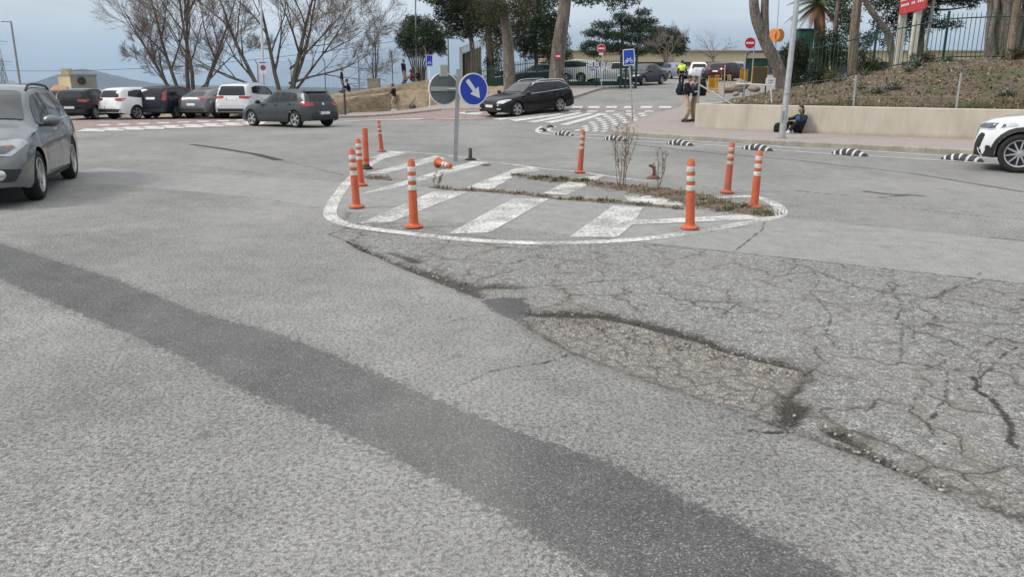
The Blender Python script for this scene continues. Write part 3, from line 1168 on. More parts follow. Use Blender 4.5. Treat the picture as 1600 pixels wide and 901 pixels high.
PAINTS = {
    'silver': carpaint('silver_grey_paint', (.12, .134, .132), .55, .3),
    'white': carpaint('white_paint', (.66, .67, .68), 0, .3),
    'pearl': carpaint('pearl_paint', (.56, .57, .58), .1, .3),
    'graphite': carpaint('graphite_paint', (.055, .061, .064), .5, .3),
    'darkgrey': carpaint('dark_grey_paint', (.04, .043, .05), .4, .28),
    'midgrey': carpaint('mid_grey_paint', (.105, .11, .122), .5, .28),
    'black': carpaint('black_paint', (.006, .0065, .008), .0, .22),
    'navy': carpaint('navy_paint', (.008, .01, .018), .1, .25),
    'red': carpaint('red_car_paint', (.28, .015, .015), .1, .3),
    'burgundy': carpaint('burgundy_paint', (.04, .009, .013), .3, .3),
    'bluegrey': carpaint('blue_grey_paint', (.16, .2, .25), .5, .3),
}


def interp_smooth(pts, x):
    """monotone-ish smooth interpolation of (x, y) pairs"""
    X = [p[0] for p in pts]
    Y = [p[1] for p in pts]
    if x <= X[0]:
        return Y[0]
    if x >= X[-1]:
        return Y[-1]
    m = []
    k = len(X)
    d = [(Y[i + 1] - Y[i]) / (X[i + 1] - X[i]) for i in range(k - 1)]
    for i in range(k):
        if i == 0:
            m.append(d[0])
        elif i == k - 1:
            m.append(d[-1])
        elif d[i - 1] * d[i] <= 0:
            m.append(0)
        else:
            m.append(2 * d[i - 1] * d[i] / (d[i - 1] + d[i]))
    for i in range(k - 1):
        if x <= X[i + 1]:
            h = X[i + 1] - X[i]
            t = (x - X[i]) / h
            return (2 * t ** 3 - 3 * t * t + 1) * Y[i] + (t ** 3 - 2 * t * t + t) * h * m[i] + (-2 * t ** 3 + 3 * t * t) * Y[i + 1] + (t ** 3 - t * t) * h * m[i + 1]


def rounded(pts, rad, k=3):
    out = []
    n_ = len(pts)
    for i in range(n_):
        p, a, c = Vector(pts[i]), Vector(pts[i - 1]), Vector(pts[(i + 1) % n_])
        la, lc = (a - p).length, (c - p).length
        r_ = min(rad, la * .45, lc * .45)
        pa, pc = p + (a - p).normalized() * r_, p + (c - p).normalized() * r_
        for j in range(k + 1):
            t = j / k
            out.append(pa * (1 - t) ** 2 + p * 2 * t * (1 - t) + pc * t * t)
    return out


def patch(bvh, pts, d, mat, name, parent, off=.006, depth=.02, cell=.07, rnd=0, smooth=50):
    """a panel with the outline pts, laid on the body by casting along d"""
    d = Vector(d).normalized()
    if rnd:
        pts = rounded(pts, rnd)
    bm = bmesh.new()
    fv = [bm.verts.new(Vector(p) - d * d.dot(Vector(p))) for p in pts]
    bm.faces.new(fv)
    a = d.orthogonal().normalized()
    if abs(d.z) < .9:
        a = Vector((0, 0, 1)).cross(d).normalized()
    c = d.cross(a)
    for ax in (a, c):
        vals = [v.co.dot(ax) for v in bm.verts]
        lo, hi = min(vals), max(vals)
        k = max(1, int((hi - lo) / cell))
        for i in range(1, k):
            s = lo + (hi - lo) * i / k
            bmesh.ops.bisect_plane(bm, geom=bm.verts[:] + bm.edges[:] + bm.faces[:], plane_co=ax * s, plane_no=ax)
    bm.normal_update()
    flip = sum(f.normal.dot(d) * f.calc_area() for f in bm.faces) > 0
    if flip:
        bmesh.ops.reverse_faces(bm, faces=bm.faces[:])
    inner = {}
    for v in list(bm.verts):
        o = v.co - d * 6
        h = bvh.ray_cast(o, d)
        if h[0] is None:
            n_ = bvh.find_nearest(v.co + d * (Vector(pts[0]).dot(d)))
            loc, nor = n_[0], n_[1]
        else:
            loc, nor = h[0], h[1]
        if nor.dot(d) > 0:
            nor = -nor
        nrm = (nor - d * .8).normalized()
        v.co = loc + nrm * off
        inner[v] = loc - nrm * depth
    be = [e for e in bm.edges if e.is_boundary]
    new = {}
    for e_ in be:
        for v in e_.verts:
            if v not in new:
                new[v] = bm.verts.new(inner[v])
    for e_ in be:
        f = e_.link_faces[0]
        for l in f.loops:
            if l.edge == e_:
                v0, v1 = l.vert, l.link_loop_next.vert
                bm.faces.new((v1, v0, new[v0], new[v1]))
                break
    me = bpy.data.meshes.new(name)
    bm.to_mesh(me)
    bm.free()
    me.materials.append(mat)
    me.polygons.foreach_set('use_smooth', [True] * len(me.polygons))
    me.set_sharp_from_angle(angle=R(smooth))
    o = bpy.data.objects.new(name, me)
    COL.objects.link(o)
    o.parent = parent
    return o


def make_body(sp):
    L, W, H = sp['L'], sp['W'], sp['H']
    xf, xr, r = sp['xf'], sp['xr'], sp['r']          # wheel centres from the nose
    top, belt = sp['top'], sp['belt']
    gc = sp.get('gc', .2)
    ra = r * 1.13
    k = 64
    xs = sorted(set([L * i / k for i in range(k + 1)] + [.015, .04, .09, L - .015, L - .04, L - .09]
                    + [c + ra * math.cos(math.pi * j / 14) for c in (xf, xr) for j in range(15)]))
    hw = W / 2
    plan = sp.get('plan', [(0, .70), (.06, .80), (.18, .895), (.42, .965), (.9, .995), (1.6, 1), (L - 1.4, 1), (L - .7, .985), (L - .3, .95), (L - .1, .9), (L, .8)])
    kroof = sp.get('kroof', .72)
    fr = [0, .1, .24, .4, .55, .7, .85, 1]
    rows = []
    for x in xs:
        w_ = hw * interp_smooth(plan, x)
        zt = interp_smooth(top, x)
        zs = min(interp_smooth(belt, x), zt - .03)
        zb = gc + .06 * float(sstep(.5, 0, x)) + .1 * float(sstep(L - .5, L, x))
        for c in (xf, xr):
            if abs(x - c) < ra:
                zb = max(zb, r + math.sqrt(ra * ra - (x - c) ** 2))
        zb = min(zb, zs - .05)
        Hh = zt - zs
        q = float(sstep(.05, .5, Hh))
        flare = 0
        for c in (xf, xr):
            flare = max(flare, .022 * math.exp(-((x - c) / (ra * .95)) ** 4))
        pr = []
        for f in fr:
            z = zb + (zs - zb) * f
            g = (z - gc) / max(zs - gc, .1)
            wid = .95 + .05 * math.sin(min(max(g, 0), 1) ** .8 * math.pi) ** .6 - .028 * max(g - .62, 0) / .38
            if sp.get('crease') and g > .58:
                wid += .008 * math.exp(-((g - .7) / .05) ** 2)
            pr.append((w_ * wid + flare * math.exp(-((z - r * 1.7) / .25) ** 2), z))
        yb = pr[-1][0]
        ys = yb - .028
        pr.append((ys, zs + .012 * min(1, Hh / .05)))
        kr = kroof * hw * min(1, interp_smooth(plan, x) * 1.04)
        yR = ys * (.86 * (1 - q)) + kr * q
        zR = zt - (Hh * .34 * (1 - q) + .075 * q)
        zl = zs + .012 * min(1, Hh / .05)
        for f in (.2, .45, .7, .9, 1):
            bow = .018 * math.sin(f * math.pi) * q
            pr.append((ys + (yR - ys) * f + bow, zl + (zR - zl) * f))
        crown = [(.96, .38), (.86, .68), (.65, .88), (.34, .97), (0, 1)]
        for a, c in crown:
            pr.append((yR * a, zR + (zt - zR) * c))
        rows.append(pr)
    b = MB()
    n_ = len(rows[0])
    for x, pr in zip(xs, rows):
        for y, z in pr:
            b.v.append((L / 2 - x, y, z))
        for y, z in pr[-2::-1]:
            b.v.append((L / 2 - x, -y, z))
    m = 2 * n_ - 1
    for i in range(len(xs) - 1):
        for j in range(m - 1):
            b.f.append((i * m + j, (i + 1) * m + j, (i + 1) * m + j + 1, i * m + j + 1))
            b.mi.append(0)
    b.f.append(tuple(reversed(range(m))))
    b.mi.append(0)
    b.f.append(tuple(range((len(xs) - 1) * m, len(xs) * m)))
    b.mi.append(0)
    # grid faces above run nose to tail: their outward side is the left one
    b.f = [tuple(reversed(f)) for f in b.f]
    return b


def make_wheel(parent, c, r, wd, side, style, rimm):
    w_ = bpy.data.objects.new('wheel', None)
    COL.objects.link(w_)
    w_.parent = parent
    w_.location = c
    rot = Matrix.Rotation(R(-90) * side, 4, 'X')     # lathe axis to the outside
    b = MB()
    rr = r * .70
    b.lathe([(rr, -wd / 2), (r * .86, -wd / 2 - .004), (r * .96, -wd / 2 + .015), (r, -wd / 2 + .05), (r, wd / 2 - .05), (r * .96, wd / 2 - .015), (r * .86, wd / 2 + .004), (rr, wd / 2 - .012)], 32, 0, rot, False)
    b.build('tyre', RUB, w_)
    b = MB()
    b.lathe([(rr * .2, -wd / 2 + .03), (rr, -wd / 2 + .02)], 28, 1, rot, False)
    b.lathe([(rr, -wd / 2 + .0), (rr * .96, wd / 2 - .05), (rr * .9, wd / 2 - .07), (0.001, wd / 2 - .10)], 28, 1, rot, False)
    b.lathe([(rr * .90, wd / 2 - .06), (rr * .93, wd / 2 - .012), (rr * 1.0, wd / 2 - .006), (rr * 1.02, wd / 2 - .02)], 32, 0, rot, False)
    b.lathe([(.055, wd / 2 - .07), (.05, wd / 2 - .02), (.001, wd / 2 - .015)], 14, 0, rot, False)
    k = style
    for i in range(k):
        an = 2 * math.pi * i / k + .2
        for da in ((-.09, .09) if k <= 6 else (0,)):
            a = an + da * 1.6
            p0 = Vector((.04 * math.cos(an), .04 * math.sin(an), wd / 2 - .028))
            p1 = Vector((rr * .95 * math.cos(a), rr * .95 * math.sin(a), wd / 2 - .03))
            t = (p1 - p0).normalized()
            s = Vector((-t.y, t.x, 0))
            h0, h1_ = (.018, .011) if k > 6 else (.02, .017)
            vv = [p0 + s * h0, p0 - s * h0, p1 - s * h1_, p1 + s * h1_]
            dn = Vector((0, 0, -.05))
            b.add([rot @ q for q in vv] + [rot @ (q + dn) for q in vv], [(0, 3, 2, 1), (0, 1, 5, 4), (1, 2, 6, 5), (2, 3, 7, 6), (3, 0, 4, 7)] if side > 0 else [(0, 3, 2, 1), (0, 1, 5, 4), (1, 2, 6, 5), (2, 3, 7, 6), (3, 0, 4, 7)])
    b.build('rim', [rimm, TRIM], w_)
    return w_


def sill_pts(L, a, c, z0, z1):
    return [(L / 2 - a, 0, z0), (L / 2 - c, 0, z0), (L / 2 - c, 0, z1), (L / 2 - a, 0, z1)]


def make_car(sp, label, cat='car', group=None, name='parked_car', detail=True):
    L, W, H = sp['L'], sp['W'], sp['H']
    xf, xr, r = sp['xf'], sp['xr'], sp['r']
    paint = PAINTS[sp['paint']]
    root = thing(name, label, cat, (0, 0, 0), 0, group)
    mb = make_body(sp)
    bvh = BVHTree.FromPolygons([Vector(v) for v in mb.v], mb.f)
    mb.build('body', paint, root, 42)
    hw = W / 2

    def X(x):
        return L / 2 - x
    # dark floor and wheel wells
    b = MB()
    b.box((X((xf + xr) / 2), 0, .34), (xr - xf - 2.1 * r, W * .86, .22))
    b.box((X(xf), 0, .5), (2.3 * r, W * .58, .5))
    b.box((X(xr), 0, .5), (2.3 * r, W * .58, .5))
    b.box((X(L / 2), 0, .42), (L * .86, W * .66, .2))
    b.build('underbody', TRIM, root, 0)
    # wheels
    tr = hw - .115
    rimm = {'dark': DALU}.get(sp.get('rim'), ALU)
    for x in (xf, xr):
        for s in (1, -1):
            make_wheel(root, (X(x), s * tr, r), r, .215, s, sp.get('spokes', 5), rimm)
    gl = sp.get('glass', GLASS)
    # side windows
    for s in (1, -1):
        for p, q in zip(sp['win'][:-1], sp['win'][1:]):
            p, q = [Vector((X(x), s * hw, z)) for x, z in p], [Vector((X(x), s * hw, z)) for x, z in q]
            pa = sorted(p, key=lambda v: v.x)[:2]
            qa = sorted(q, key=lambda v: -v.x)[:2]
            quad_ = sorted(pa, key=lambda v: v.z) + sorted(qa, key=lambda v: -v.z)
            ex_ = Vector((.05, 0, 0))
            quad_ = [quad_[0] + ex_, quad_[1] + ex_, quad_[2] - ex_, quad_[3] - ex_]
            patch(bvh, quad_, (0, -s, 0), TRIM, 'door_pillar', root, .003, .012, .08)
        for poly in sp['win']:
            patch(bvh, [(X(x), s * hw, z) for x, z in poly], (0, -s, -.0), gl, 'side_window', root, .007, .015, .08, .05)
    # windscreen and rear window: (x, half width) rows are cast down the slope
    wx0, wx1, wy0, wy1, wz0, wz1 = sp['ws']
    patch(bvh, [(X(wx0), -wy0, wz0), (X(wx0), wy0, wz0), (X(wx1), wy1, wz1), (X(wx1), -wy1, wz1)], (-.75, 0, -.65), sp.get('glass_f', gl), 'windscreen', root, .012, .025, .06, .07)
    ry0, ry1, rz0, rz1 = sp['rw']
    patch(bvh, [(-L / 2, -ry0, rz0), (-L / 2, ry0, rz0), (-L / 2, ry1, rz1), (-L / 2, -ry1, rz1)], (1, 0, -.12), gl, 'rear_window', root, .012, .025, .06, .09)
    # lamps, grille, plates
    for s in (1, -1):
        for nm, mt, pts, d in sp.get('lamps', []):
            patch(bvh, [(X(x), s * y, z) for x, y, z in pts], (d[0], d[1] * s, d[2]), mt, nm, root, .013 if nm in ('lamp_eye', 'indicator') else .008, .02, .05, .05)
        for nm, mt, pts in sp.get('sides', []):
            patch(bvh, [(X(x), s * hw, z) for x, z in pts], (0, -s, 0), mt, nm, root, .006, .012, .1, 0)
    for nm, mt, pts, d in sp.get('fronts', []):
        patch(bvh, [(X(x), y, z) for x, y, z in pts], d, mt, nm, root, .008, .02, .07, 0)
    for end in sp.get('plates', (1, -1)):
        zc = sp.get('plate_z', (.5, .78))[0 if end > 0 else 1]
        pl = patch(bvh, [(end * L / 2, -.26, zc - .055), (end * L / 2, .26, zc - .055), (end * L / 2, .26, zc + .055), (end * L / 2, -.26, zc + .055)], (-end, 0, 0), PLATE, 'number_plate', root, .016, .02, .2)
        patch(bvh, [(end * L / 2, end * -.255, zc - .05), (end * L / 2, end * -.215, zc - .05), (end * L / 2, end * -.215, zc + .05), (end * L / 2, end * -.255, zc + .05)], (-end, 0, 0), EUBLUE, 'country_strip', pl, .02, .01, .2)
    # mirrors
    mxx, mz = sp['mir']
    for s in (1, -1):
        b = MB()
        b.ball((X(mxx), s * (hw + .09), mz), (.085, .12, .085), 12, 8, 0)
        b.ball((X(mxx) - .035, s * (hw + .09), mz), (.055, .1, .07), 10, 6, 1)
        b.box((X(mxx), s * (hw - .02), mz - .06), (.07, .12, .04), 1)
        b.build('mirror', [paint if sp.get('mirpaint', True) else TRIM, TRIM], root, 50)
    # door gaps and handles
    for s in (1, -1):
        for x0, z0, x1, z1 in sp.get('gaps', []):
            dx, dz = x1 - x0, z1 - z0
            l_ = math.hypot(dx, dz)
            nx_, nz_ = -dz / l_ * .006, dx / l_ * .006
            patch(bvh, [(X(x0 + nx_), s * hw, z0 + nz_), (X(x1 + nx_), s * hw, z1 + nz_), (X(x1 - nx_), s * hw, z1 - nz_), (X(x0 - nx_), s * hw, z0 - nz_)], (0, -s, 0), TRIM, 'door_gap', root, .0015, .008, .12)
        for x, z in sp.get('handles', []):
            h = bvh.ray_cast(Vector((X(x), s * 3, z)), Vector((0, -s, 0)))
            if h[0]:
                MB().box((X(x), h[0].y + s * .018, z), (.19, .03, .03)).build('door_handle', CHROME if sp.get('chrome_handles') else paint, root, 0)
    if sp.get('rails'):
        x0, x1, mt = sp['rails']
        for s in (1, -1):
            pth = []
            for i in range(11):
                x = x0 + (x1 - x0) * i / 10
                y = s * sp.get('kroof', .72) * hw * .94
                h = bvh.ray_cast(Vector((X(x), y, 4)), Vector((0, 0, -1)))
                pth.append((X(x), y, h[0].z + (.045 if 0 < i < 10 else .0)))
            MB().tube(smooth_line(pth, 2), .02, 6).build('roof_rail', mt, root)
    for nm, mt, c, s_ in sp.get('boxes', []):
        MB().box((X(c[0]), c[1], c[2]), s_).build(nm, mt, root, 0)
    if sp.get('spoiler'):
        x, z, d = sp['spoiler']
        yw = sp.get('kroof', .72) * hw * .93
        b = MB()
        b.prism([(X(x), -yw, z), (X(x + d), -yw * .96, z - .03), (X(x + d), yw * .96, z - .03), (X(x), yw, z)], (0, 0, .03))
        b.build('spoiler', paint, root, 0)
    return root


def base_spec(kind, paint, **kw):
    if kind == 'hatch':
        sp = dict(L=4.26, W=1.79, H=1.47, xf=.86, xr=3.49, r=.325, gc=.2, kroof=.70,
                  top=[(0, .58), (.03, .66), (.12, .74), (.4, .84), (.9, .93), (1.3, .985), (1.6, 1.13), (2.0, 1.37), (2.3, 1.45), (2.7, 1.475), (3.3, 1.45), (3.75, 1.40), (3.95, 1.30), (4.1, 1.07), (4.17, .96), (4.22, .8), (4.26, .6)],
                  belt=[(0, .55), (.4, .74), (1.2, .87), (2.5, .93), (3.6, .985), (4.0, .98), (4.26, .58)],
                  ws=(1.42, 2.06, .66, .54, 1.02, 1.39), rw=(.6, .52, 1.04, 1.34), mir=(1.45, .98),
                  win=[[(1.66, .95), (2.5, .975), (2.5, 1.35), (2.16, 1.33), (1.9, 1.18)], [(2.56, .978), (3.2, 1.0), (3.22, 1.34), (2.56, 1.355)], [(3.26, 1.0), (3.6, 1.03), (3.5, 1.28), (3.27, 1.33)]],
                  gaps=[(1.42, .36, 1.5, .9), (2.53, .3, 2.53, .97), (3.3, .72, 3.22, .98), (2.53, .3, 1.45, .32), (1.5, .9, 3.3, .975)], handles=[(2.36, .86), (3.2, .9)])
    elif kind == 'estate':
        sp = dict(L=4.67, W=1.81, H=1.48, xf=.9, xr=3.58, r=.33, gc=.19, kroof=.69,
                  top=[(0, .55), (.03, .66), (.12, .74), (.4, .84), (.9, .925), (1.32, .985), (1.65, 1.14), (2.1, 1.37), (2.45, 1.45), (2.9, 1.475), (3.6, 1.455), (4.1, 1.41), (4.32, 1.32), (4.48, 1.08), (4.57, .95), (4.63, .8), (4.67, .6)],
                  belt=[(0, .52), (.4, .74), (1.2, .87), (2.5, .925), (3.8, .985), (4.4, .97), (4.67, .56)],
                  ws=(1.45, 2.16, .66, .53, 1.02, 1.39), rw=(.6, .52, 1.04, 1.34), mir=(1.5, .98),
                  win=[[(1.7, .945), (2.58, .965), (2.58, 1.355), (2.25, 1.33), (1.98, 1.19)], [(2.64, .967), (3.45, .995), (3.45, 1.355), (2.64, 1.36)], [(3.51, .998), (4.18, 1.05), (4.05, 1.27), (3.8, 1.33), (3.51, 1.352)]],
                  gaps=[(1.46, .34, 1.53, .9), (2.61, .3, 2.61, .96), (3.42, .72, 3.38, .98), (2.61, .3, 1.48, .31), (1.53, .9, 3.4, .97)], handles=[(2.42, .86), (3.28, .9)])
    elif kind == 'suv':
        sp = dict(L=4.7, W=1.89, H=1.68, xf=.88, xr=3.72, r=.365, gc=.24, kroof=.73,
                  top=[(0, .66), (.03, .82), (.1, .93), (.35, 1.02), (.9, 1.09), (1.3, 1.13), (1.6, 1.28), (2.0, 1.52), (2.4, 1.65), (2.9, 1.68), (3.6, 1.66), (4.15, 1.62), (4.4, 1.5), (4.56, 1.16), (4.62, 1.02), (4.67, .85), (4.7, .64)],
                  belt=[(0, .63), (.3, .9), (1.2, 1.02), (2.5, 1.07), (3.8, 1.12), (4.4, 1.1), (4.7, .6)],
                  ws=(1.4, 2.06, .7, .57, 1.16, 1.55), rw=(.65, .56, 1.16, 1.53), mir=(1.5, 1.12),
                  win=[[(1.66, 1.09), (2.5, 1.11), (2.5, 1.53), (2.18, 1.5), (1.9, 1.34)], [(2.57, 1.112), (3.45, 1.14), (3.45, 1.535), (2.57, 1.54)], [(3.52, 1.142), (4.1, 1.2), (4.0, 1.45), (3.52, 1.53)]],
                  gaps=[(1.42, .42, 1.5, 1.05), (2.53, .36, 2.53, 1.1), (3.5, .85, 3.45, 1.12), (2.53, .36, 1.46, .38), (1.5, 1.05, 3.45, 1.11)], handles=[(2.36, 1.0), (3.32, 1.04)])
    elif kind == 'coupe_suv':
        sp = dict(L=4.73, W=1.89, H=1.6, xf=.88, xr=3.75, r=.37, gc=.24, kroof=.68,
                  top=[(0, .66), (.03, .82), (.1, .92), (.35, 1.0), (.9, 1.07), (1.35, 1.1), (1.65, 1.25), (2.1, 1.5), (2.5, 1.58), (2.9, 1.58), (3.5, 1.5), (4.0, 1.34), (4.45, 1.14), (4.6, 1.08), (4.66, .95), (4.7, .8), (4.73, .62)],
                  belt=[(0, .63), (.3, .9), (1.2, .99), (2.5, 1.03), (3.8, 1.06), (4.5, 1.0), (4.73, .58)],
                  ws=(1.48, 2.14, .68, .54, 1.14, 1.5), rw=(.58, .5, 1.15, 1.42), mir=(1.55, 1.08),
                  win=[[(1.75, 1.06), (2.6, 1.075), (2.6, 1.46), (2.3, 1.44), (2.0, 1.3)], [(2.66, 1.077), (3.5, 1.1), (3.72, 1.16), (3.4, 1.34), (3.0, 1.45), (2.66, 1.465)]],
                  gaps=[(2.63, .36, 2.63, 1.06)], handles=[])
    else:   # saloon
        sp = dict(L=4.7, W=1.82, H=1.44, xf=.9, xr=3.6, r=.33, gc=.19, kroof=.68,
                  top=[(0, .55), (.03, .66), (.12, .75), (.4, .85), (.9, .93), (1.35, .98), (1.7, 1.13), (2.15, 1.36), (2.5, 1.43), (2.9, 1.44), (3.35, 1.38), (3.8, 1.16), (4.1, 1.04), (4.5, 1.02), (4.6, .95), (4.66, .8), (4.7, .6)],
                  belt=[(0, .52), (.4, .75), (1.2, .87), (2.5, .92), (3.8, .97), (4.5, .95), (4.7, .56)],
                  ws=(1.5, 2.18, .66, .52, 1.02, 1.37), rw=(.56, .48, 1.1, 1.33), mir=(1.55, .97),
                  win=[[(1.75, .935), (2.62, .955), (2.62, 1.33), (2.3, 1.31), (2.02, 1.17)], [(2.68, .957), (3.45, .98), (3.62, 1.04), (3.3, 1.26), (2.68, 1.335)]],
                  gaps=[(2.65, .3, 2.65, .95)], handles=[(2.45, .86), (3.3, .9)])
    sp['paint'] = paint
    sp.update(kw)
    return sp


def rear_lamps(sp, y0=.48, y1=.86, z0=.86, z1=.99, mt=None):
    L = sp['L']
    return ('tail_lamp', mt or RED_L, [(L, y0, z0 + .02), (L, sp['W'] / 2 * .99, z0 - .01), (L - .3, sp['W'] / 2, z1 - .01), (L, y0, z1)], (.8, -.5, 0))


def head_lamps(sp, y0=.42, z0=.62, z1=.74, x1=.45, mt=None):
    return ('headlight', mt or LENS, [(0, y0, z0 + .01), (.1, sp['W'] / 2 * .8, z0), (x1, sp['W'] / 2 * .97, z0 + .1), (x1 * .8, sp['W'] / 2 * .95, z1 + .03), (.05, y0 + .02, z1 - .02)], (-.72, -.55, -.4))


def by_wheel(car, sp, which, px, heading, Y=None):
    """stand a car so that one wheel touches the ground under a photo pixel"""
    g = gp(*px) if Y is None else base(px[0], Y)
    x = sp['L'] / 2 - (sp['xf'] if which[0] == 'F' else sp['xr'])
    y = (sp['W'] / 2 - .1) * (1 if which[1] == 'L' else -1)
    a = R(heading)
    c = Vector((g.x - (x * math.cos(a) - y * math.sin(a)), g.y - (x * math.sin(a) + y * math.cos(a)), 0))
    stand(car, sp, c, a)


def stand(car, sp, c, a):
    wb = sp['xr'] - sp['xf']
    f = Vector((math.cos(a), math.sin(a)))
    off = sp['L'] / 2 - sp['xf']
    pf = Vector((c[0], c[1])) + f * off
    pr = pf - f * wb
    l = Vector((-f.y, f.x)) * .75
    zf, zr = h1(*pf), h1(*pr)
    zl = (h1(*(pf + l)) + h1(*(pr + l))) / 2
    zrt = (h1(*(pf - l)) + h1(*(pr - l))) / 2
    pitch = math.atan2(zf - zr, wb)
    roll = math.atan2(zl - zrt, 1.5)
    zc = zr + (zf - zr) * (sp['L'] / 2 - (sp['L'] - sp['xr'])) / wb
    car.location = (c[0], c[1], zc + .004)
    car.rotation_mode = 'XYZ'
    car.rotation_euler = (Matrix.Rotation(a, 3, 'Z') @ Matrix.Rotation(-pitch, 3, 'Y') @ Matrix.Rotation(roll, 3, 'X')).to_euler()


# --- silver grey estate driving in from the left
sp = base_spec('estate', 'silver', glass_f=GLASS_L, spokes=5, crease=True, L=4.78, W=1.83, r=.345, gc=.22, xf=.93, xr=3.67, plates=(1,), plate_z=(.48, .8), rails=(2.35, 4.1, TRIM), chrome_handles=True)
s_ = 4.78 / 4.67
sp['top'] = [(x * s_, z * 1.075 + (0 if z < .9 else -.0)) for x, z in sp['top']]
sp['belt'] = [(x * s_, z * 1.065) for x, z in sp['belt']]
sp['win'] = [[(x * s_, z * 1.07) for x, z in p] for p in sp['win']]
sp['gaps'] = [(a * s_, b_ * 1.06, c * s_, d * 1.06) for a, b_, c, d in sp['gaps']]
sp['handles'] = [(x * s_, z * 1.06) for x, z in sp['handles']]
sp['ws'] = (1.47, 2.2, .68, .55, 1.1, 1.5)
sp['mir'] = (1.62, 1.06)
sp['lamps'] = [('headlight', M('smoky_lens', (.33, .34, .35), .12, .2, .7, .5), [(.0, .44, .70), (.12, .76, .68), (.62, .9, .84), (.5, .86, .93), (.12, .5, .84)], (-.7, -.55, -.45)),
               ('indicator', AMBER, [(.16, .74, .82), (.26, .8, .83), (.26, .8, .86), (.18, .74, .86)], (-.7, -.6, -.4)),
               ('lamp_eye', DLENS, [(.03, .5, .72), (.12, .7, .71), (.3, .8, .79), (.25, .78, .84), (.1, .54, .8)], (-.7, -.55, -.45)),
               ('fog_lamp_housing', TRIM, [(0, .42, .36), (0, .78, .34), (.15, .86, .5), (0, .5, .52)], (-1, -.35, 0)),
               ('tail_lamp', RED_L, [(4.78, .6, .86), (4.7, .9, .86), (4.4, .91, 1.0), (4.75, .6, 1.0)], (.8, -.5, 0))]
sp['fronts'] = [('grille', TRIM, [(0, -.42, .62), (0, .42, .62), (0, .46, .76), (0, -.46, .76)], (-1, 0, 0)),
                ('lower_grille', TRIM, [(0, -.6, .3), (0, .6, .3), (0, .5, .44), (0, -.5, .44)], (-1, 0, 0)),
                ('chrome_bar', CHROME, [(0, -.4, .68), (0, .4, .68), (0, .4, .71), (0, -.4, .71)], (-1, 0, 0))]
sp['sides'] = [('sill_trim', TRIM, [(1.33, .225), (3.2, .225), (3.2, .3), (1.33, .3)])]
car = make_car(sp, 'silver grey estate car with black roof rails driving in towards the viewer', 'car', None, 'estate_car')
for s in (1, -1):
    MB().lathe([(.001, .03), (.05, .03), (.07, .02), (.08, 0)], 16, 0, Matrix.Translation((2.375, s * .6, .435)) @ Matrix.Rotation(R(90), 4, 'Y')).build('fog_lamp', CHROME, car)
fl, rl = gp(57, 309.5), gp(119, 276.5)
hd = math.degrees(math.atan2(fl.y - rl.y, fl.x - rl.x))
by_wheel(car, sp, 'FL', (58, 311), hd + 2)
car.scale = (1.03, 1.03, 1.035)

# --- white suv entering on the right
sp = base_spec('suv', 'white', spokes=10, xf=.76, plates=(1,), plate_z=(.5, .9), rails=(2.2, 4.1, TRIM))
sp['lamps'] = [('headlight', LENS, [(.03, .5, .80), (.2, .84, .79), (.62, .95, .9), (.56, .95, .965), (.12, .52, .92)], (-.7, -.6, -.25)),
               ('lamp_eye', DLENS, [(.03, .52, .82), (.2, .84, .82), (.42, .93, .87), (.4, .93, .93), (.1, .52, .9)], (-.7, -.6, -.25)),
               ('side_intake', TRIM, [(0, .62, .46), (.02, .82, .44), (.08, .84, .72), (0, .72, .74)], (-1, -.5, 0)),
               ('tail_lamp', RED_L, [(4.7, .5, .98), (4.65, .93, .97), (4.3, .94, 1.1), (4.66, .5, 1.1)], (.8, -.5, 0))]
ra = sp['r'] * 1.13


def arch(c, r0, r1, z_end, k=14, zc=.365):
    pts = []
    for j in range(k + 1):
        a = math.pi * (1.08 - 1.16 * j / k)
        pts.append((c - r1 * math.cos(math.pi - a) * -1 if False else c + r1 * math.cos(a), zc + r1 * math.sin(a)))
    for j in range(k, -1, -1):
        a = math.pi * (1.08 - 1.16 * j / k)
        pts.append((c + r0 * math.cos(a), zc + r0 * math.sin(a)))
    return pts


sp['sides'] = [('arch_trim', TRIM, arch(.76, ra * 1.01, ra * 1.2, .3)), ('arch_trim', TRIM, arch(3.72, ra * 1.01, ra * 1.2, .3)),
               ('sill_trim', TRIM, [(1.26, .25), (3.2, .25), (3.2, .38), (1.26, .38)]),
               ('bumper_trim', TRIM, [(.1, .26), (.36, .25), (.31, .42), (.24, .5), (.06, .5)])]
sp['fronts'] = [('grille', TRIM, [(0, -.5, .6), (0, .5, .6), (0, .46, .86), (0, -.46, .86)], (-1, 0, 0)),
                ('bumper_trim', TRIM, [(0, -.8, .29), (0, .8, .29), (0, .72, .46), (0, -.72, .46)], (-1, 0, 0)),
                ('grille_bars', CHROME, [(0, -.03, .6), (0, .03, .6), (0, .03, .86), (0, -.03, .86)], (-1, 0, 0))]
car = make_car(sp, 'white suv with black arch trim and ten spoke wheels nosing in beside the lane separators', 'suv', None, 'white_suv')
by_wheel(car, sp, 'FL', (1588, 270), 148)

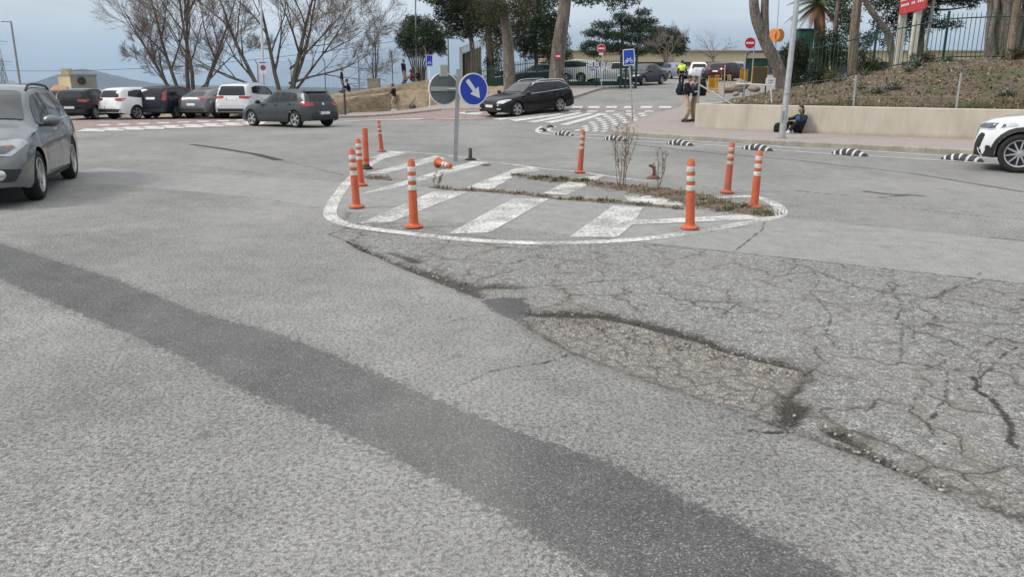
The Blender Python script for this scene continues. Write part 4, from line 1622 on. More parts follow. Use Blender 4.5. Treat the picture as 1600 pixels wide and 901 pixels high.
# --- grey hatchback seen from behind
sp = base_spec('hatch', 'graphite', spokes=5, crease=True, plates=(-1,), plate_z=(.5, .56))
sp['lamps'] = [('tail_lamp', RED_L, [(4.26, .5, .84), (4.2, .86, .82), (3.84, .89, .93), (3.9, .88, 1.0), (4.16, .5, .96)], (.8, -.55, -.1)), head_lamps(sp)]
sp['fronts'] = [('rear_diffuser', TRIM, [(4.26, -.62, .32), (4.26, .62, .32), (4.26, .66, .43), (4.26, -.66, .43)], (1, 0, 0)),
                ('emblem', CHROME, chaikin([(4.2, -.05, .86), (4.2, .05, .86), (4.2, .05, .95), (4.2, -.05, .95)], 2), (1, 0, 0))]
sp['spoiler'] = (3.72, 1.385, .22)
car = make_car(sp, 'dark grey five door hatchback turning left with two tone alloy wheels', 'car', None, 'hatchback')
by_wheel(car, sp, 'RL', (464, 199.8), 146)

# --- black estate coming out of the uphill road
sp = base_spec('estate', 'black', spokes=5, plates=(1,), plate_z=(.5, .8), rails=(2.3, 4.2, CHROME), glass_f=GLASS_L)
sp['lamps'] = [('headlight', LENS, [(.02, .5, .62), (.14, .78, .62), (.6, .88, .76), (.5, .86, .8), (.1, .52, .72)], (-.7, -.6, -.35)),
               ('fog_lamp', LENS, [(0, .52, .36), (.02, .74, .36), (.05, .74, .42), (0, .52, .42)], (-1, -.4, 0)), rear_lamps(sp)]
sp['fronts'] = [('grille', TRIM, [(0, -.42, .58), (0, .42, .58), (0, .4, .7), (0, -.4, .7)], (-1, 0, 0)), ('lower_grille', TRIM, [(0, -.5, .29), (0, .5, .29), (0, .46, .4), (0, -.46, .4)], (-1, 0, 0))]
sp['sides'] = [('window_trim', CHROME, [(1.62, .925), (2.6, .945), (4.2, 1.02), (4.2, 1.035), (2.6, .962), (1.62, .94)]),
               ('window_trim', CHROME, [(1.9, 1.205), (2.22, 1.36), (2.6, 1.385), (3.8, 1.352), (4.22, 1.2), (4.2, 1.23), (3.8, 1.372), (2.6, 1.405), (2.2, 1.38)])]
car = make_car(sp, 'black estate car with chrome roof rails turning out past the zebra crossing', 'car', None, 'estate_car')
by_wheel(car, sp, 'FL', (807, 182.5), 222)

# --- the row parked on the left, seen from behind
G = 'cars parked along the far left kerb'


def rear_row(kind, paint, label, px, hd, which='RR', scale=None, cat='car', **kw):
    sp = base_spec(kind, paint, plates=(-1,), **{k: v for k, v in kw.items() if k not in ('lampz', 'lampmt', 'tall')})
    if scale:
        f = scale
        for k in ('L', 'W', 'H', 'xf', 'xr'):
            sp[k] *= f
        sp['top'] = [(x * f, z * f) for x, z in sp['top']]
        sp['belt'] = [(x * f, z * f) for x, z in sp['belt']]
        sp['win'] = [[(x * f, z * f) for x, z in p] for p in sp['win']]
        sp['gaps'], sp['handles'] = [], []
        sp['ws'] = tuple(v * f for v in sp['ws'])
        sp['rw'] = tuple(v * f for v in sp['rw'])
        sp['mir'] = tuple(v * f for v in sp['mir'])
        sp['r'] *= f
    z0, z1 = kw.get('lampz', (.95, 1.08))
    L = sp['L']
    if kw.get('tall'):
        sp['lamps'] = [('tail_lamp', RED_L, [(L, .62, .95), (L, sp['W'] / 2 * .97, .93), (L - .25, sp['W'] / 2 * .9, 1.5), (L - .2, .62, 1.3), (L - .1, .68, 1.1)], (.85, -.45, -.1))]
    else:
        sp['lamps'] = [rear_lamps(sp, .46, .86, z0, z1, kw.get('lampmt'))]
    sp['fronts'] = [('bumper_trim', TRIM, [(L, -.75, .36), (L, .75, .36), (L, .75, .52), (L, -.75, .52)], (1, 0, 0))]
    c = make_car(sp, label, cat, G)
    by_wheel(c, sp, which, px, hd)
    return c


rear_row('suv', 'white', 'white compact suv with red tail lamps parked in front of the red roofed car', (214, 186.8), 68, 'RR', .94, 'suv', plate_z=(.5, .6), lampz=(.9, 1.05))
rear_row('suv', 'navy', 'dark blue boxy suv with tall tail lamps parked between white suv and grey coupe', (277, 185.6), 82, 'RR', .98, 'suv', plate_z=(.5, 1.02), tall=True)
rear_row('coupe_suv', 'midgrey', 'dark grey sloping roof coupe suv parked left of the big white suv', (341, 185.5), 74, 'RR', None, 'suv', plate_z=(.5, .72), lampz=(.94, 1.03))
rear_row('suv', 'pearl', 'large silver white suv parked beside the no parking sign, person at its open door', (404, 185.3), 83, 'RR', 1.07, 'suv', plate_z=(.5, 1.0), lampz=(1.0, 1.14), rails=(2.4, 4.3, CHROME), rw=(.68, .58, 1.1, 1.55))
rear_row('hatch', 'black', 'black car parked left of the white compact suv with bright bumper strip', (149, 187), 94, 'RR', 1.03, 'car', plate_z=(.5, .6), lampz=(.86, .98))
sp = base_spec('hatch', 'burgundy', plates=(-1,), plate_z=(.5, .6))
sp['lamps'] = [rear_lamps(sp)]
c = make_car(sp, 'dark burgundy car mostly hidden behind the silver estate and black car', 'car', G)
by_wheel(c, sp, 'RR', (116, 181), 94)
sp = base_spec('hatch', 'red', plates=(-1,), plate_z=(.5, .6))
sp['lamps'] = [rear_lamps(sp)]
c = make_car(sp, 'red car parked beyond the white compact suv, only its roof showing', 'car', G)
c2 = base(172, 50.0)
stand(c, sp, (c2.x, c2.y), R(95))

# --- cars up the hill behind the gate and the fence
G2 = 'cars in the car park behind the gate'
sp = base_spec('saloon', 'black', plates=(1,), glass_f=GLASS_L)
sp['lamps'] = [head_lamps(sp), rear_lamps(sp)]
sp['fronts'] = [('grille', TRIM, [(0, -.4, .5), (0, .4, .5), (0, .4, .7), (0, -.4, .7)], (-1, 0, 0))]
c = make_car(sp, 'black saloon waiting beside the open green gate', 'car', G2, 'saloon_car')
by_wheel(c, sp, 'FL', (1004, 136), 232, 54)


def lot(kind, paint, label, u, Y, hd, scale=None, front=False, dz=0):
    sp = base_spec(kind, paint, plates=((1,) if front else (-1,)))
    sp['gaps'], sp['handles'] = [], []
    sp['lamps'] = [head_lamps(sp), rear_lamps(sp, z0=.9, z1=1.03)]
    c = make_car(sp, label, 'car', G2)
    p = base(u, Y)
    stand(c, sp, (p.x, p.y), R(hd))
    return c


lot('suv', 'white', 'white off road car behind the sliding gate bars', 890, 60, 150)
lot('saloon', 'bluegrey', 'pale blue grey car behind the left fence panel near the tree', 850, 59, 20)
lot('hatch', 'white', 'white hatchback behind the green fence left of the big trunk', 800, 61, 20)
lot('hatch', 'pearl', 'pale car behind the four notices on the gate', 952, 62, 190, front=True)
lot('saloon', 'bluegrey', 'grey saloon parked left of the officer in the yellow vest', 1048, 72, 110)
lot('hatch', 'white', 'white hatchback seen from behind right of the yellow vest', 1089, 70, 80)
lot('saloon', 'darkgrey', 'dark grey car between the white hatchback and the yellow barrier', 1122, 66, 60)
lot('hatch', 'burgundy', 'dark red car behind the yellow barriers', 1140, 64, 40)
lot('hatch', 'bluegrey', 'light blue grey car parked beyond the dark red car', 1150, 76, 75)
# ================================================================= STREET FURNITURE
def skin_mesh(name, joints, edges, mats, parent=None, sub=1, extra=None):
    """one continuous surface grown round a skeleton: joints = [((x,y,z), radius or (rx,ry))]"""
    me = bpy.data.meshes.new(name + '_skeleton')
    me.from_pydata([j[0] for j in joints], edges, [])
    o = bpy.data.objects.new(name + '_skeleton', me)
    COL.objects.link(o)
    m = o.modifiers.new('skin', 'SKIN')
    m.use_smooth_shade = True
    for i, j in enumerate(joints):
        r = j[1] if hasattr(j[1], '__len__') else (j[1], j[1])
        me.skin_vertices[0].data[i].radius = r
        me.skin_vertices[0].data[i].use_root = (i == 0)
    s = o.modifiers.new('sub', 'SUBSURF')
    s.levels = s.render_levels = sub
    dg = bpy.context.evaluated_depsgraph_get()
    em = bpy.data.meshes.new_from_object(o.evaluated_get(dg))
    COL.objects.unlink(o)
    bpy.data.objects.remove(o)
    bpy.data.meshes.remove(me)
    em.name = name
    em.materials.clear()
    for m_ in mats:
        em.materials.append(m_)
    if extra:
        bm = bmesh.new()
        bm.from_mesh(em)
        base_ = len(bm.verts)
        vs_ = [bm.verts.new(p) for p in extra.v]
        for f, mi in zip(extra.f, extra.mi):
            try:
                fc = bm.faces.new([vs_[i] for i in f])
                fc.material_index = mi
                fc.smooth = True
            except ValueError:
                pass
        bm.to_mesh(em)
        bm.free()
    r_ = bpy.data.objects.new(name, em)
    COL.objects.link(r_)
    r_.parent = parent
    return r_


def plastic(name, col, dirt=.55):
    n = N(name)
    v = n.obj()
    d = n.mr(n.noise(7, 5, .65, v), .45, .7, 0, dirt)
    c = n.mix(d, (*col, 1), (col[0] * .45 + .03, col[1] * .5 + .03, col[2] * .5 + .03, 1))
    fade = n.mr(n.noise(3, 4, .6, v), .35, .7, 0, .4)
    c = n.mix(fade, c, (min(col[0] * 1.15, 1), col[1] * 1.7 + .03, col[2] * 2 + .04, 1))
    return n.bsdf(c, .5, 0, None, .4)


ORANGE = plastic('orange_plastic', (.5, .096, .03), .85)
ORANGE2 = plastic('faded_orange_plastic', (.42, .085, .042), .85)
REFL = M('reflective_band_film', (.55, .54, .5), .35, 0, .6, 0, .2, 14, 0, (.3, .2, .13, .55))
REFLD = M('dirty_reflective_film', (.46, .36, .3), .45, 0, .5, 0, .25, 14, 0, (.35, .12, .06, .7))
BLACKR = M('black_rubber', (.022, .022, .023), .8)
GALV = M('galvanised_steel', (.4, .41, .41), .42, .55, .5, 0, .14, 5)
GALV2 = M('dull_grey_steel', (.27, .28, .275), .55, .3, .5, 0, .15, 4)
WHITEP = M('white_enamel', (.66, .66, .65), .4, 0, .5, 0, .1, 4)


def lean_rot(b0, t0):
    d = (t0 - b0).normalized()
    return Vector((0, 0, 1)).rotation_difference(d).to_euler()


def delineator(bu, bv, tu, tv, label, faded=False, plain=False, lug=True):
    p = gp(bu, bv)
    t = at(tu, tv, p.y)
    h = (t - p).length
    o = thing('delineator_post', label, 'bollard', p + Vector((0, 0, LIFT * 2)), 0, 'orange delineator posts round the island')
    o.rotation_euler = lean_rot(p, t)
    o.rotation_euler.rotate_axis('Z', random.uniform(0, 6))
    ml = ORANGE2 if faded else ORANGE
    if plain:
        MB().lathe([(.12, 0), (.12, .02), (.07, .06), (.06, .09), (.05, .09)], 20).build('base', BLACKR, o)
        MB().lathe([(.056, .075), (.056, h - .02), (.052, h), (.03, h + .004)], 20).build('tube', ml, o)
        MB().lathe([(.058, .16), (.058, .2)], 20).build('collar', M('darker_orange', (.3, .05, .025), .6), o)
        return o
    k = h / .77
    b = MB()
    b.lathe([(.105, 0), (.108, .008), (.105, .022), (.07, .032), (.062, .045)], 22)
    for i in range(4):
        a = i * math.pi / 2 + .5
        b.lathe([(.012, .02), (.012, .032), (.001, .033)], 6, 0, Matrix.Translation((.088 * math.cos(a), .088 * math.sin(a), 0)))
    b.build('base', ml, o)
    # ribbed lower half, smooth banded upper half
    pr = [(.06, .03)]
    z = .05
    while z < .40 * k:
        r0 = .056 - .010 * z / (.77 * k)
        pr += [(r0, z), (r0, z + .013), (r0 - .003, z + .016), (r0 - .003, z + .021)]
        z += .024
    for z in (.42, .5, .58, .66, .74):
        pr.append((.056 - .011 * z / .77, z * k))
    pr += [(.042, .745 * k), (.041, .765 * k), (.03, .77 * k)]
    MB().lathe(pr, 22).build('post', ml, o, 40)
    mr_ = REFLD if faded else REFL
    for z in (.435, .54, .645):
        r0 = .056 - .011 * z / .77
        MB().lathe([(r0 + .0005, z * k), (r0 + .002, (z + .004) * k), (r0 + .0008, (z + .055) * k), (r0 - .001, (z + .059) * k)], 22).build('reflective_band', mr_, o)
    if lug:
        b = MB()
        b.lathe([(.03, .765 * k), (.026, .785 * k), (.012, .79 * k)], 14)
        b.build('cap', ml, o)
    return o


D = delineator
D(647, 356, 642.5, 252, 'upright orange ribbed post with white bands at the front left edge line of the island')
D(557.5, 325, 549.5, 235, 'orange ribbed post at the left tip of the island, leaning slightly left')
D(564.5, 290.5, 559.5, 219, 'orange ribbed post standing just behind the leftmost one and partly covered by it')
D(573, 264.5, 570, 201, 'plain orange tube without white bands on a black rubber base', plain=True)
D(596.5, 237, 591.5, 190, 'thin pale weathered orange post at the far left corner of the island', faded=True)
D(906, 270.5, 911, 206, 'faded orange post alone on the far edge, left of the tall dry weeds', faded=True)
D(1078, 358, 1080, 251.5, 'upright orange post at the front right of the island on the solid line')
D(1136, 302, 1144, 224, 'weathered dull orange post leaning right behind the soil heap', faded=True, lug=False)
D(1178, 325, 1187, 237, 'bright orange post leaning right out of the weedy soil at the right tip', lug=False)

# the broken one lying on its side
p = gp(684, 262)
o = thing('delineator_post', 'broken orange post lying on its side at the foot of the arrow sign', 'bollard', p + Vector((.0, .02, .105)), 0, 'orange delineator posts round the island')
q = gp(713, 266)
dv = Vector((q.x - p.x, q.y - p.y, -.06)).normalized()
o.rotation_euler = Vector((0, 0, 1)).rotation_difference(dv).to_euler()
MB().lathe([(.105, 0), (.108, .01), (.1, .03), (.075, .05), (.06, .1), (.056, .16)], 22).build('base', ORANGE, o)
MB().lathe([(.055, .15), (.05, .26), (.047, .45), (.03, .46)], 20).build('post', ORANGE, o)
MB().lathe([(.0535, .2), (.0525, .26)], 20).build('reflective_band', REFL, o)
MB().lathe([(.0505, .3), (.0495, .36)], 20).build('reflective_band', REFL, o)

# black stump of a lost post, rusty stump
p = gp(735, 250)
o = thing('post_stump', 'short black stump of a lost post behind the arrow sign', 'bollard', p + Vector((0, 0, .006)))
MB().lathe([(.13, 0), (.13, .015), (.07, .04), (.045, .05)], 18).build('base', BLACKR, o)
MB().lathe([(.042, .04), (.042, .25), (.036, .26)], 16).build('tube', M('charred_plastic', (.05, .045, .045), .7), o)
p = gp(1021, 279)
o = thing('post_stump', 'rusty brown twisted remains of a post beside the dry weeds', 'bollard', p + Vector((0, 0, .004)))
RUST = M('rusty_rubber', (.13, .065, .045), .8, 0, .3, 0, .3, 12)
b = MB()
b.lathe([(.13, 0), (.12, .02), (.06, .05), (.04, .06)], 16)
b.build('base', RUST, o)
MB().tube([(0, 0, .04), (.01, 0, .12), (.0, .01, .18), (-.04, .02, .225), (-.09, .02, .23)], [.035, .03, .028, .03, .02], 8).build('stub', RUST, o)

# half-moon lane separators
n = N('separator_stripes')
v = n.obj()
sx = n.new('SeparateXYZ')
n.put(sx.inputs[0], v)
ax = n.math('ABSOLUTE', sx.outputs[0])
ph = n.math('ADD', n.math('MULTIPLY', ax, 5.4), n.math('MULTIPLY', sx.outputs[2], -1.5))
wv_ = n.math('FRACT', ph)
st = n.math('MULTIPLY', n.mr(wv_, .64, .68), n.mr(wv_, .99, .95))
sepc_ = n.mix(st, (.02, .02, .022, 1), n.mix(n.mr(n.noise(9, 4, .6, v), .45, .65, 0, .5), (.55, .55, .54, 1), (.25, .24, .23, 1)))
SEPM = n.bsdf(sepc_, .6)


def separator(u, v, wpx, label, ang=None, k=1.0):
    p = gp(u, v)
    Ls = wpx / 1221 * p.y * 1.02
    if ang is None:
        q, q2 = gp(u - 30, v - 2.4), gp(u + 30, v + 2.4)
        ang = math.atan2(q2.y - q.y, q2.x - q.x)
        Ls /= max(abs(math.cos(ang)), .5) ** 1.0
        Ls = min(Ls, .95)
    o = thing('lane_separator', label, 'lane separator', p + Vector((0, 0, .006)), ang, 'striped half moon lane separators')
    hh = .15 * k
    b = MB()
    vv = []
    kk, m = 18, 10
    for i in range(kk + 1):
        x = -Ls / 2 + Ls * i / kk
        c = max(1 - (2 * x / Ls) ** 2, 0) ** .6
        for j in range(m + 1):
            a = math.pi * j / m
            vv.append((x, -.13 * math.cos(a) * (.35 + .65 * c), max(hh * c * math.sin(a) ** .7, .0)))
    b.add(vv, [(i * (m + 1) + j, (i + 1) * (m + 1) + j, (i + 1) * (m + 1) + j + 1, i * (m + 1) + j + 1) for i in range(kk) for j in range(m)])
    b.build('shell', SEPM, o, 60)
    return o


separator(1503, 251, 72, 'striped black lane separator under the nose of the white suv')
separator(1327, 242.5, 60, 'striped black lane separator on the line right of the leaning bright orange post')
separator(1183, 234.5, 50, 'striped black lane separator directly behind the top of the leaning bright orange post')
separator(1062, 226.8, 42, 'striped black lane separator on the line behind the upright front right orange post')
separator(962, 219.5, 34, 'striped black lane separator behind the tall dry weeds')
separator(881, 211.8, 27, 'striped black lane separator left of the faded far edge post')
separator(848, 205, 13, 'short striped separator at the rounded tip of the lane line, outer one', 1.0, .8)
separator(860, 199.5, 9, 'short striped separator at the rounded tip of the lane line, inner one', 1.0, .8)

# ----------------------------------------------------------------- signs
BLUE = M('sign_blue', (.008, .04, .36), .4, 0, .5, 0, .12, 5)
SIGNW = M('sign_white', (.62, .63, .63), .4)
SIGNR = M('sign_red', (.45, .012, .03), .4)
BACK = M('sign_back_grey', (.115, .135, .135), .5, .2, .5, 0, .12, 5)


def sign_frame(c, facing):
    """matrix: local X right as read, Y up, Z out of the face"""
    z = Vector((math.cos(facing), math.sin(facing), 0))
    y = Vector((0, 0, 1))
    x = y.cross(z)
    m = Matrix((x, y, z)).transposed().to_4x4()
    return Matrix.Translation(c) @ m


def flat(mb, mat, pts, z0, z1, m=0):
    """a raised flat shape on a sign face"""
    mb.prism([mat @ Vector((x, y, z0)) for x, y in pts], (mat.to_3x3() @ Vector((0, 0, z1 - z0))), m)


# arrow sign on the island
pb = gp(711.5, 252)
pt = at(716.5, 112, pb.y)
o = thing('arrow_sign', 'blue round sign with white arrow and grey sign back on one leaning pole', 'road sign', pb)
ptl = pt - pb
pole = MB()
pole.tube([(0, 0, -.02), ptl], .047, 4)
pole = MB().prism([(-.045, -.03, 0), (.045, -.03, 0), (.045, .03, 0), (-.045, .03, 0)], ptl + Vector((0, 0, .05))).build('pole', GALV2, o, 0)
cB = at(740, 140, pb.y - .12) - pb
m = sign_frame(cB, R(-90 + 28))
b = MB()
b.lathe([(.335, -.02), (.345, -.02), (.345, .006), (.328, .010), (.318, .004)], 40, 1, m)
b.lathe([(.318, -.018), (.318, .008)], 40, 0, m)
face = b.build('blue_face', [BLUE, SIGNW], o, 40)
b = MB()
a = R(-52)
ca, sa = math.cos(a), math.sin(a)
arrow = [(-.25, .045), (.02, .045), (.02, .125), (.235, 0), (.02, -.125), (.02, -.045), (-.25, -.045)]
flat(b, m, [(x * ca - y * sa, x * sa + y * ca) for x, y in arrow], .008, .012)
b.build('white_arrow', SIGNW, face, 0)
cG = at(693, 139, pb.y + .1) - pb
m2 = sign_frame(cG, R(90 + 25))
b = MB()
b.lathe([(.335, -.025), (.348, -.02), (.348, .008), (.325, .008)], 40, 1, m2)
b.lathe([(.325, -.03), (.325, .004)], 40, 0, m2)
b.build('sign_back', [BACK, WHITEP], o, 40)
mb_ = sign_frame(cG, R(90 + 25))
b = MB()
flat(b, mb_, [(-.31, -.045), (.31, -.045), (.31, .045), (-.31, .045)], -.065, -.0305)
b.build('back_rail', GALV, o, 0)
b = MB()
for cc in (cB, cG):
    d = Vector((0, 0, cc.z)) + ptl * (cc.z / ptl.z) * Vector((1, 1, 0)).x * 0
    pp = ptl * (cc.z / ptl.z)
    b.tube([pp, pp.lerp(cc, .9)], .02, 6)
b.build('bracket', GALV2, o)
cX = at(693.5, 110, pb.y + .02) - pb
b = MB()
flat(b, sign_frame(cX, R(-90 + 25)), [(-.085, -.13), (.085, -.13), (.085, .11), (-.085, .11)], -.05, .02)
b.build('control_box', M('pale_grey_box', (.33, .33, .29), .6), o, 0)


def no_entry(u, Y, vtop, rpx, label, tilt=0.0, facing=-90, pz=0):
    p = base(u, Y)
    c = at(u, vtop, Y)
    o = thing('no_entry_sign', label, 'road sign', p, 0, 'red no entry signs')
    r = rpx / 1221 * Y
    MB().tube([(0, .03, -.1), (0, .03, c.z - p.z + r * .8)], .03, 8).build('pole', GALV, o)
    m = sign_frame(c - p, R(facing))
    b = MB()
    b.lathe([(r * .97, -.015), (r * 1.0, -.015), (r * 1.0, .006), (r * .94, .008)], 28, 1, m)
    b.lathe([(r * .93, -.014), (r * .93, .014)], 28, 0, m)
    f = b.build('red_disc', [SIGNR, SIGNW], o, 40)
    b = MB()
    flat(b, m, [(-r * .7, -r * .16), (r * .7, -r * .16), (r * .7, r * .16), (-r * .7, r * .16)], .014, .02)
    b.build('white_bar', SIGNW, f, 0)
    return o, c - p, r


o, c, r = no_entry(939.5, 46.5, 76, 6.6, 'red no entry sign on a thin pole before the sliding gate, small plate below it')
b = MB()
flat(b, sign_frame(c + Vector((0, 0, -r * 1.25)), R(-90)), [(-.13, -.06), (.13, -.06), (.13, .06), (-.13, .06)], -.005, .005)
b.build('small_plate', SIGNW, o, 0)
no_entry(1172, 41, 67.5, 8.6, 'red no entry sign on a pole above the green gate, left of the forked trunk')

BIKE = [(-.17, -.05, .095), (.17, -.05, .095)]


def bike_pictogram(b, m, s, z):
    for cx, cy, r in BIKE:
        ring = []
        for i in range(14):
            a0, a1 = 2 * math.pi * i / 14, 2 * math.pi * (i + 1) / 14
            flat(b, m, [((cx + r * .72 * math.cos(a0)) * s, (cy + r * .72 * math.sin(a0)) * s), ((cx + r * math.cos(a0)) * s, (cy + r * math.sin(a0)) * s),
                        ((cx + r * math.cos(a1)) * s, (cy + r * math.sin(a1)) * s), ((cx + r * .72 * math.cos(a1)) * s, (cy + r * .72 * math.sin(a1)) * s)], z, z + .004)
    for (x0, y0), (x1, y1) in (((-.17, -.05), (-.08, .1)), ((-.08, .1), (.1, .1)), ((.1, .1), (.17, -.05)), ((-.08, .1), (-.02, -.05)), ((-.02, -.05), (.1, .1)), ((-.17, -.05), (-.02, -.05)), ((.1, .1), (.08, .17)), ((.08, .17), (.15, .18)), ((-.08, .1), (-.1, .14)), ((-.14, .14), (-.06, .14))):
        dx, dy = x1 - x0, y1 - y0
        l_ = math.hypot(dx, dy)
        nx_, ny_ = -dy / l_ * .014, dx / l_ * .014
        flat(b, m, [((x0 + nx_) * s, (y0 + ny_) * s), ((x0 - nx_) * s, (y0 - ny_) * s), ((x1 - nx_) * s, (y1 - ny_) * s), ((x1 + nx_) * s, (y1 + ny_) * s)], z + .001, z + .005)


def bike_sign(bu, Y, tu, v0, v1, wpx, label, facing, pole_m=WHITEP, arrow=False):
    p = base(bu, Y)
    c = at(tu, (v0 + v1) / 2, Y)
    hh = (at(tu, v0, Y).z - at(tu, v1, Y).z)
    ww = wpx / 1221 * Y
    o = thing('cycle_sign', label, 'road sign', p, 0, 'blue cycle route signs')
    d = c - p
    MB().tube([(0, .04, -.1), d * 1.0 + Vector((0, .04, hh * .4))], .032, 8).build('pole', pole_m, o)
    m = sign_frame(d, R(facing)) @ Matrix.Rotation(math.atan2(-d.x, d.z) * .7, 4, 'Z')
    b = MB()
    flat(b, m, rounded([Vector((-ww / 2, -hh / 2, 0)), Vector((ww / 2, -hh / 2, 0)), Vector((ww / 2, hh / 2, 0)), Vector((-ww / 2, hh / 2, 0))], .04) and
         [(q.x, q.y) for q in rounded([Vector((-ww / 2, -hh / 2, 0)), Vector((ww / 2, -hh / 2, 0)), Vector((ww / 2, hh / 2, 0)), Vector((-ww / 2, hh / 2, 0))], .04)], -.012, .0, 1)
    w2, h2 = ww / 2 - .03, hh / 2 - .03
    flat(b, m, [(-w2, -h2), (w2, -h2), (w2, h2), (-w2, h2)], .0, .004, 0)
    f = b.build('blue_panel', [BLUE, SIGNW], o, 0)
    b = MB()
    mm = m @ Matrix.Translation((0, -hh * .2, 0))
    bike_pictogram(b, mm, ww * 1.35, .004)
    b.build('bicycle_symbol', SIGNW, f, 0)
    return o


bike_sign(671.5, 45.5, 671, 86, 104, 10.5, 'blue cycle sign on a straight white pole at the foot of the earth bank', -80)
bike_sign(989.5, 29.5, 982.5, 77, 102.5, 18, 'blue cycle sign on a leaning pale pole at the pavement corner', -97, GALV)


def parts_pole(name, label, cat, bu, bv, tu, tv, r0, r1, mt, Y=None, lift=0.0, group=None):
    p = gp(bu, bv, lift) if Y is None else base(bu, Y, lift)
    t = at(tu, tv, p.y)
    o = thing(name, label, cat, p, 0, group)
    return o, p, t - p


# lamp posts
o, p, d = parts_pole('street_lamp', 'thick grey lamp post on the kerb in front of the retaining wall', 'lamp post', 1221.5, 216, 1245.5, 0, .1, .08, GALV, None, .125)
full = d * 1.9
MB().tube([(0, 0, 0), (0, 0, .02)], [.15, .15], 14).build('base_plate', GALV2, o)
MB().tube([(0, 0, .01), full * .12, full * .13, full * .6, full], [.1, .096, .088, .07, .055], 16).build('pole', GALV, o)
MB().box(full * .07 + Vector((-.04, -.085, .1)), (.1, .012, .36)).build('access_door', GALV2, o, 0)
MB().tube([full * .17, full * .176], [.094, .094], 14).build('clamp_band', GALV2, o)
b = MB()
b.tube([full, full + Vector((-.2, .3, .2)), full + Vector((-.9, .9, .3))], .04, 8)
b.build('arm', GALV, o)
MB().box(full + Vector((-1.15, 1.15, .3)), (.55, .3, .1)).build('lamp_head', GALV2, o, 0)

o, p, d = parts_pole('street_lamp', 'dark lamp post with short arm beyond the silver grey estate at the far left', 'lamp post', 38, 150, 17, 34, .07, .05, GALV2, 52)
MB().tube([(0, 0, -.2), d * .5, d], [.085, .07, .055], 8).build('pole', GALV2, o)
MB().tube([d, d + Vector((-.62, 0, .02))], .05, 6).build('lamp_head', GALV2, o)

o, p, d = parts_pole('street_lamp', 'tall white lamp post rising between the two bare trees behind the silver white suv', 'lamp post', 413, 166, 407.5, 0, .07, .05, WHITEP, 47)
full = d * 1.25
MB().tube([(0, 0, -.1), full * .5, full], [.09, .08, .06], 10).build('pole', M('pale_pole', (.5, .52, .54), .5), o)
MB().tube([full, full + Vector((.9, 0, .1))], .04, 6).build('arm', GALV, o)
MB().box(full + Vector((1.1, 0, .1)), (.5, .25, .1)).build('lamp_head', GALV2, o, 0)

for u, v1_, Y, lab in ((649, 0, 62, 'thin grey lamp pole in front of the round pine, rising out of the frame'), (700, 60, 60, 'short grey pole right of the round pine')):
    o, p, d = parts_pole('street_lamp', lab, 'lamp post', u + 2, 125, u, v1_, .06, .05, GALV2, Y, 1.4)
    full = d * (1.2 if v1_ == 0 else 1.0)
    MB().tube([(0, 0, -1.5), full], [.07, .055], 8).build('pole', GALV2, o)
    MB().box(full + Vector((.2, 0, .03)), (.5, .2, .08)).build('lamp_head', GALV2, o, 0)

# no parking sign
p = base(413, 46.4)
c = at(411, 106, 46.4)
o = thing('no_parking_sign', 'white rectangular no parking sign beside the tall white lamp post', 'road sign', p)
MB().tube([(0, .05, -.1), c - p + Vector((0, .05, .3))], .03, 8).build('pole', GALV, o)
ww, hh = 12.5 / 1221 * 46.4, 19.5 / 1264 * 46.4
m = sign_frame(c - p, R(-86))
b = MB()
flat(b, m, [(-ww / 2, -hh / 2), (ww / 2, -hh / 2), (ww / 2, hh / 2), (-ww / 2, hh / 2)], -.01, .0)
f = b.build('white_panel', SIGNW, o, 0)
b = MB()
mm = m @ Matrix.Translation((0, .0, 0))
b.lathe([(.155, 0), (.155, .005)], 24, 1, mm)
b.lathe([(.115, .004), (.115, .008)], 24, 0, mm)
flat(b, mm @ Matrix.Rotation(R(-45), 4, 'Z'), [(-.12, -.02), (.12, -.02), (.12, .02), (-.12, .02)], .007, .011, 1)
b.build('no_parking_disc', [M('sign_mid_blue', (.03, .08, .4), .4), SIGNR], f, 0)
b = MB()
flat(b, m, [(-ww / 2 + .03, hh / 2 - .1), (ww / 2 - .03, hh / 2 - .1), (ww / 2 - .03, hh / 2 - .04), (-ww / 2 + .03, hh / 2 - .04)], .0, .004)
b.build('blue_strip', M('sign_mid_blue', (.03, .08, .4), .4), f, 0)

# dark round post and its bench-like ledge by the bank
o = thing('round_post', 'slim dark brown post with a round top at the foot of the earth bank', 'post', base(540, 43))
MB().tube([(0, 0, -.1), (0, 0, 1.42)], .06, 10).build('shaft', M('dark_brown_paint', (.05, .045, .04), .5), o)
MB().ball((0, 0, 1.45), (.085, .085, .07), 12, 8).build('cap', M('dark_brown_paint', (.05, .045, .04), .5), o)

# little white notice with rail on the bank
p = on_bank(2.6, 2.2)
sp_ = base(1203, p.y)
p.x = sp_.x
o = thing('notice_sign', 'small white notice on a thin post at the foot of the forked trunk', 'sign', p)
c = at(1203.5, 128, p.y) - p
MB().tube([(0, 0, -.2), (c.x, 0, c.z)], .022, 8).build('post', WHITEP, o)
b = MB()
b.box((c.x, -.03, c.z), (.34, .02, .26))
b.build('panel', SIGNW, o, 0)
b = MB()
for k in range(2):
    b.box((c.x, -.043, c.z + .05 - k * .08), (.2 - k * .05, .006, .025))
b.build('dark_lines', M('print_grey', (.18, .18, .2), .6), o, 0)
MB().tube([(c.x - .17, 0, c.z - .1), (c.x - 1.05, .5, c.z - .06)], .02, 6).build('rail', WHITEP, o)

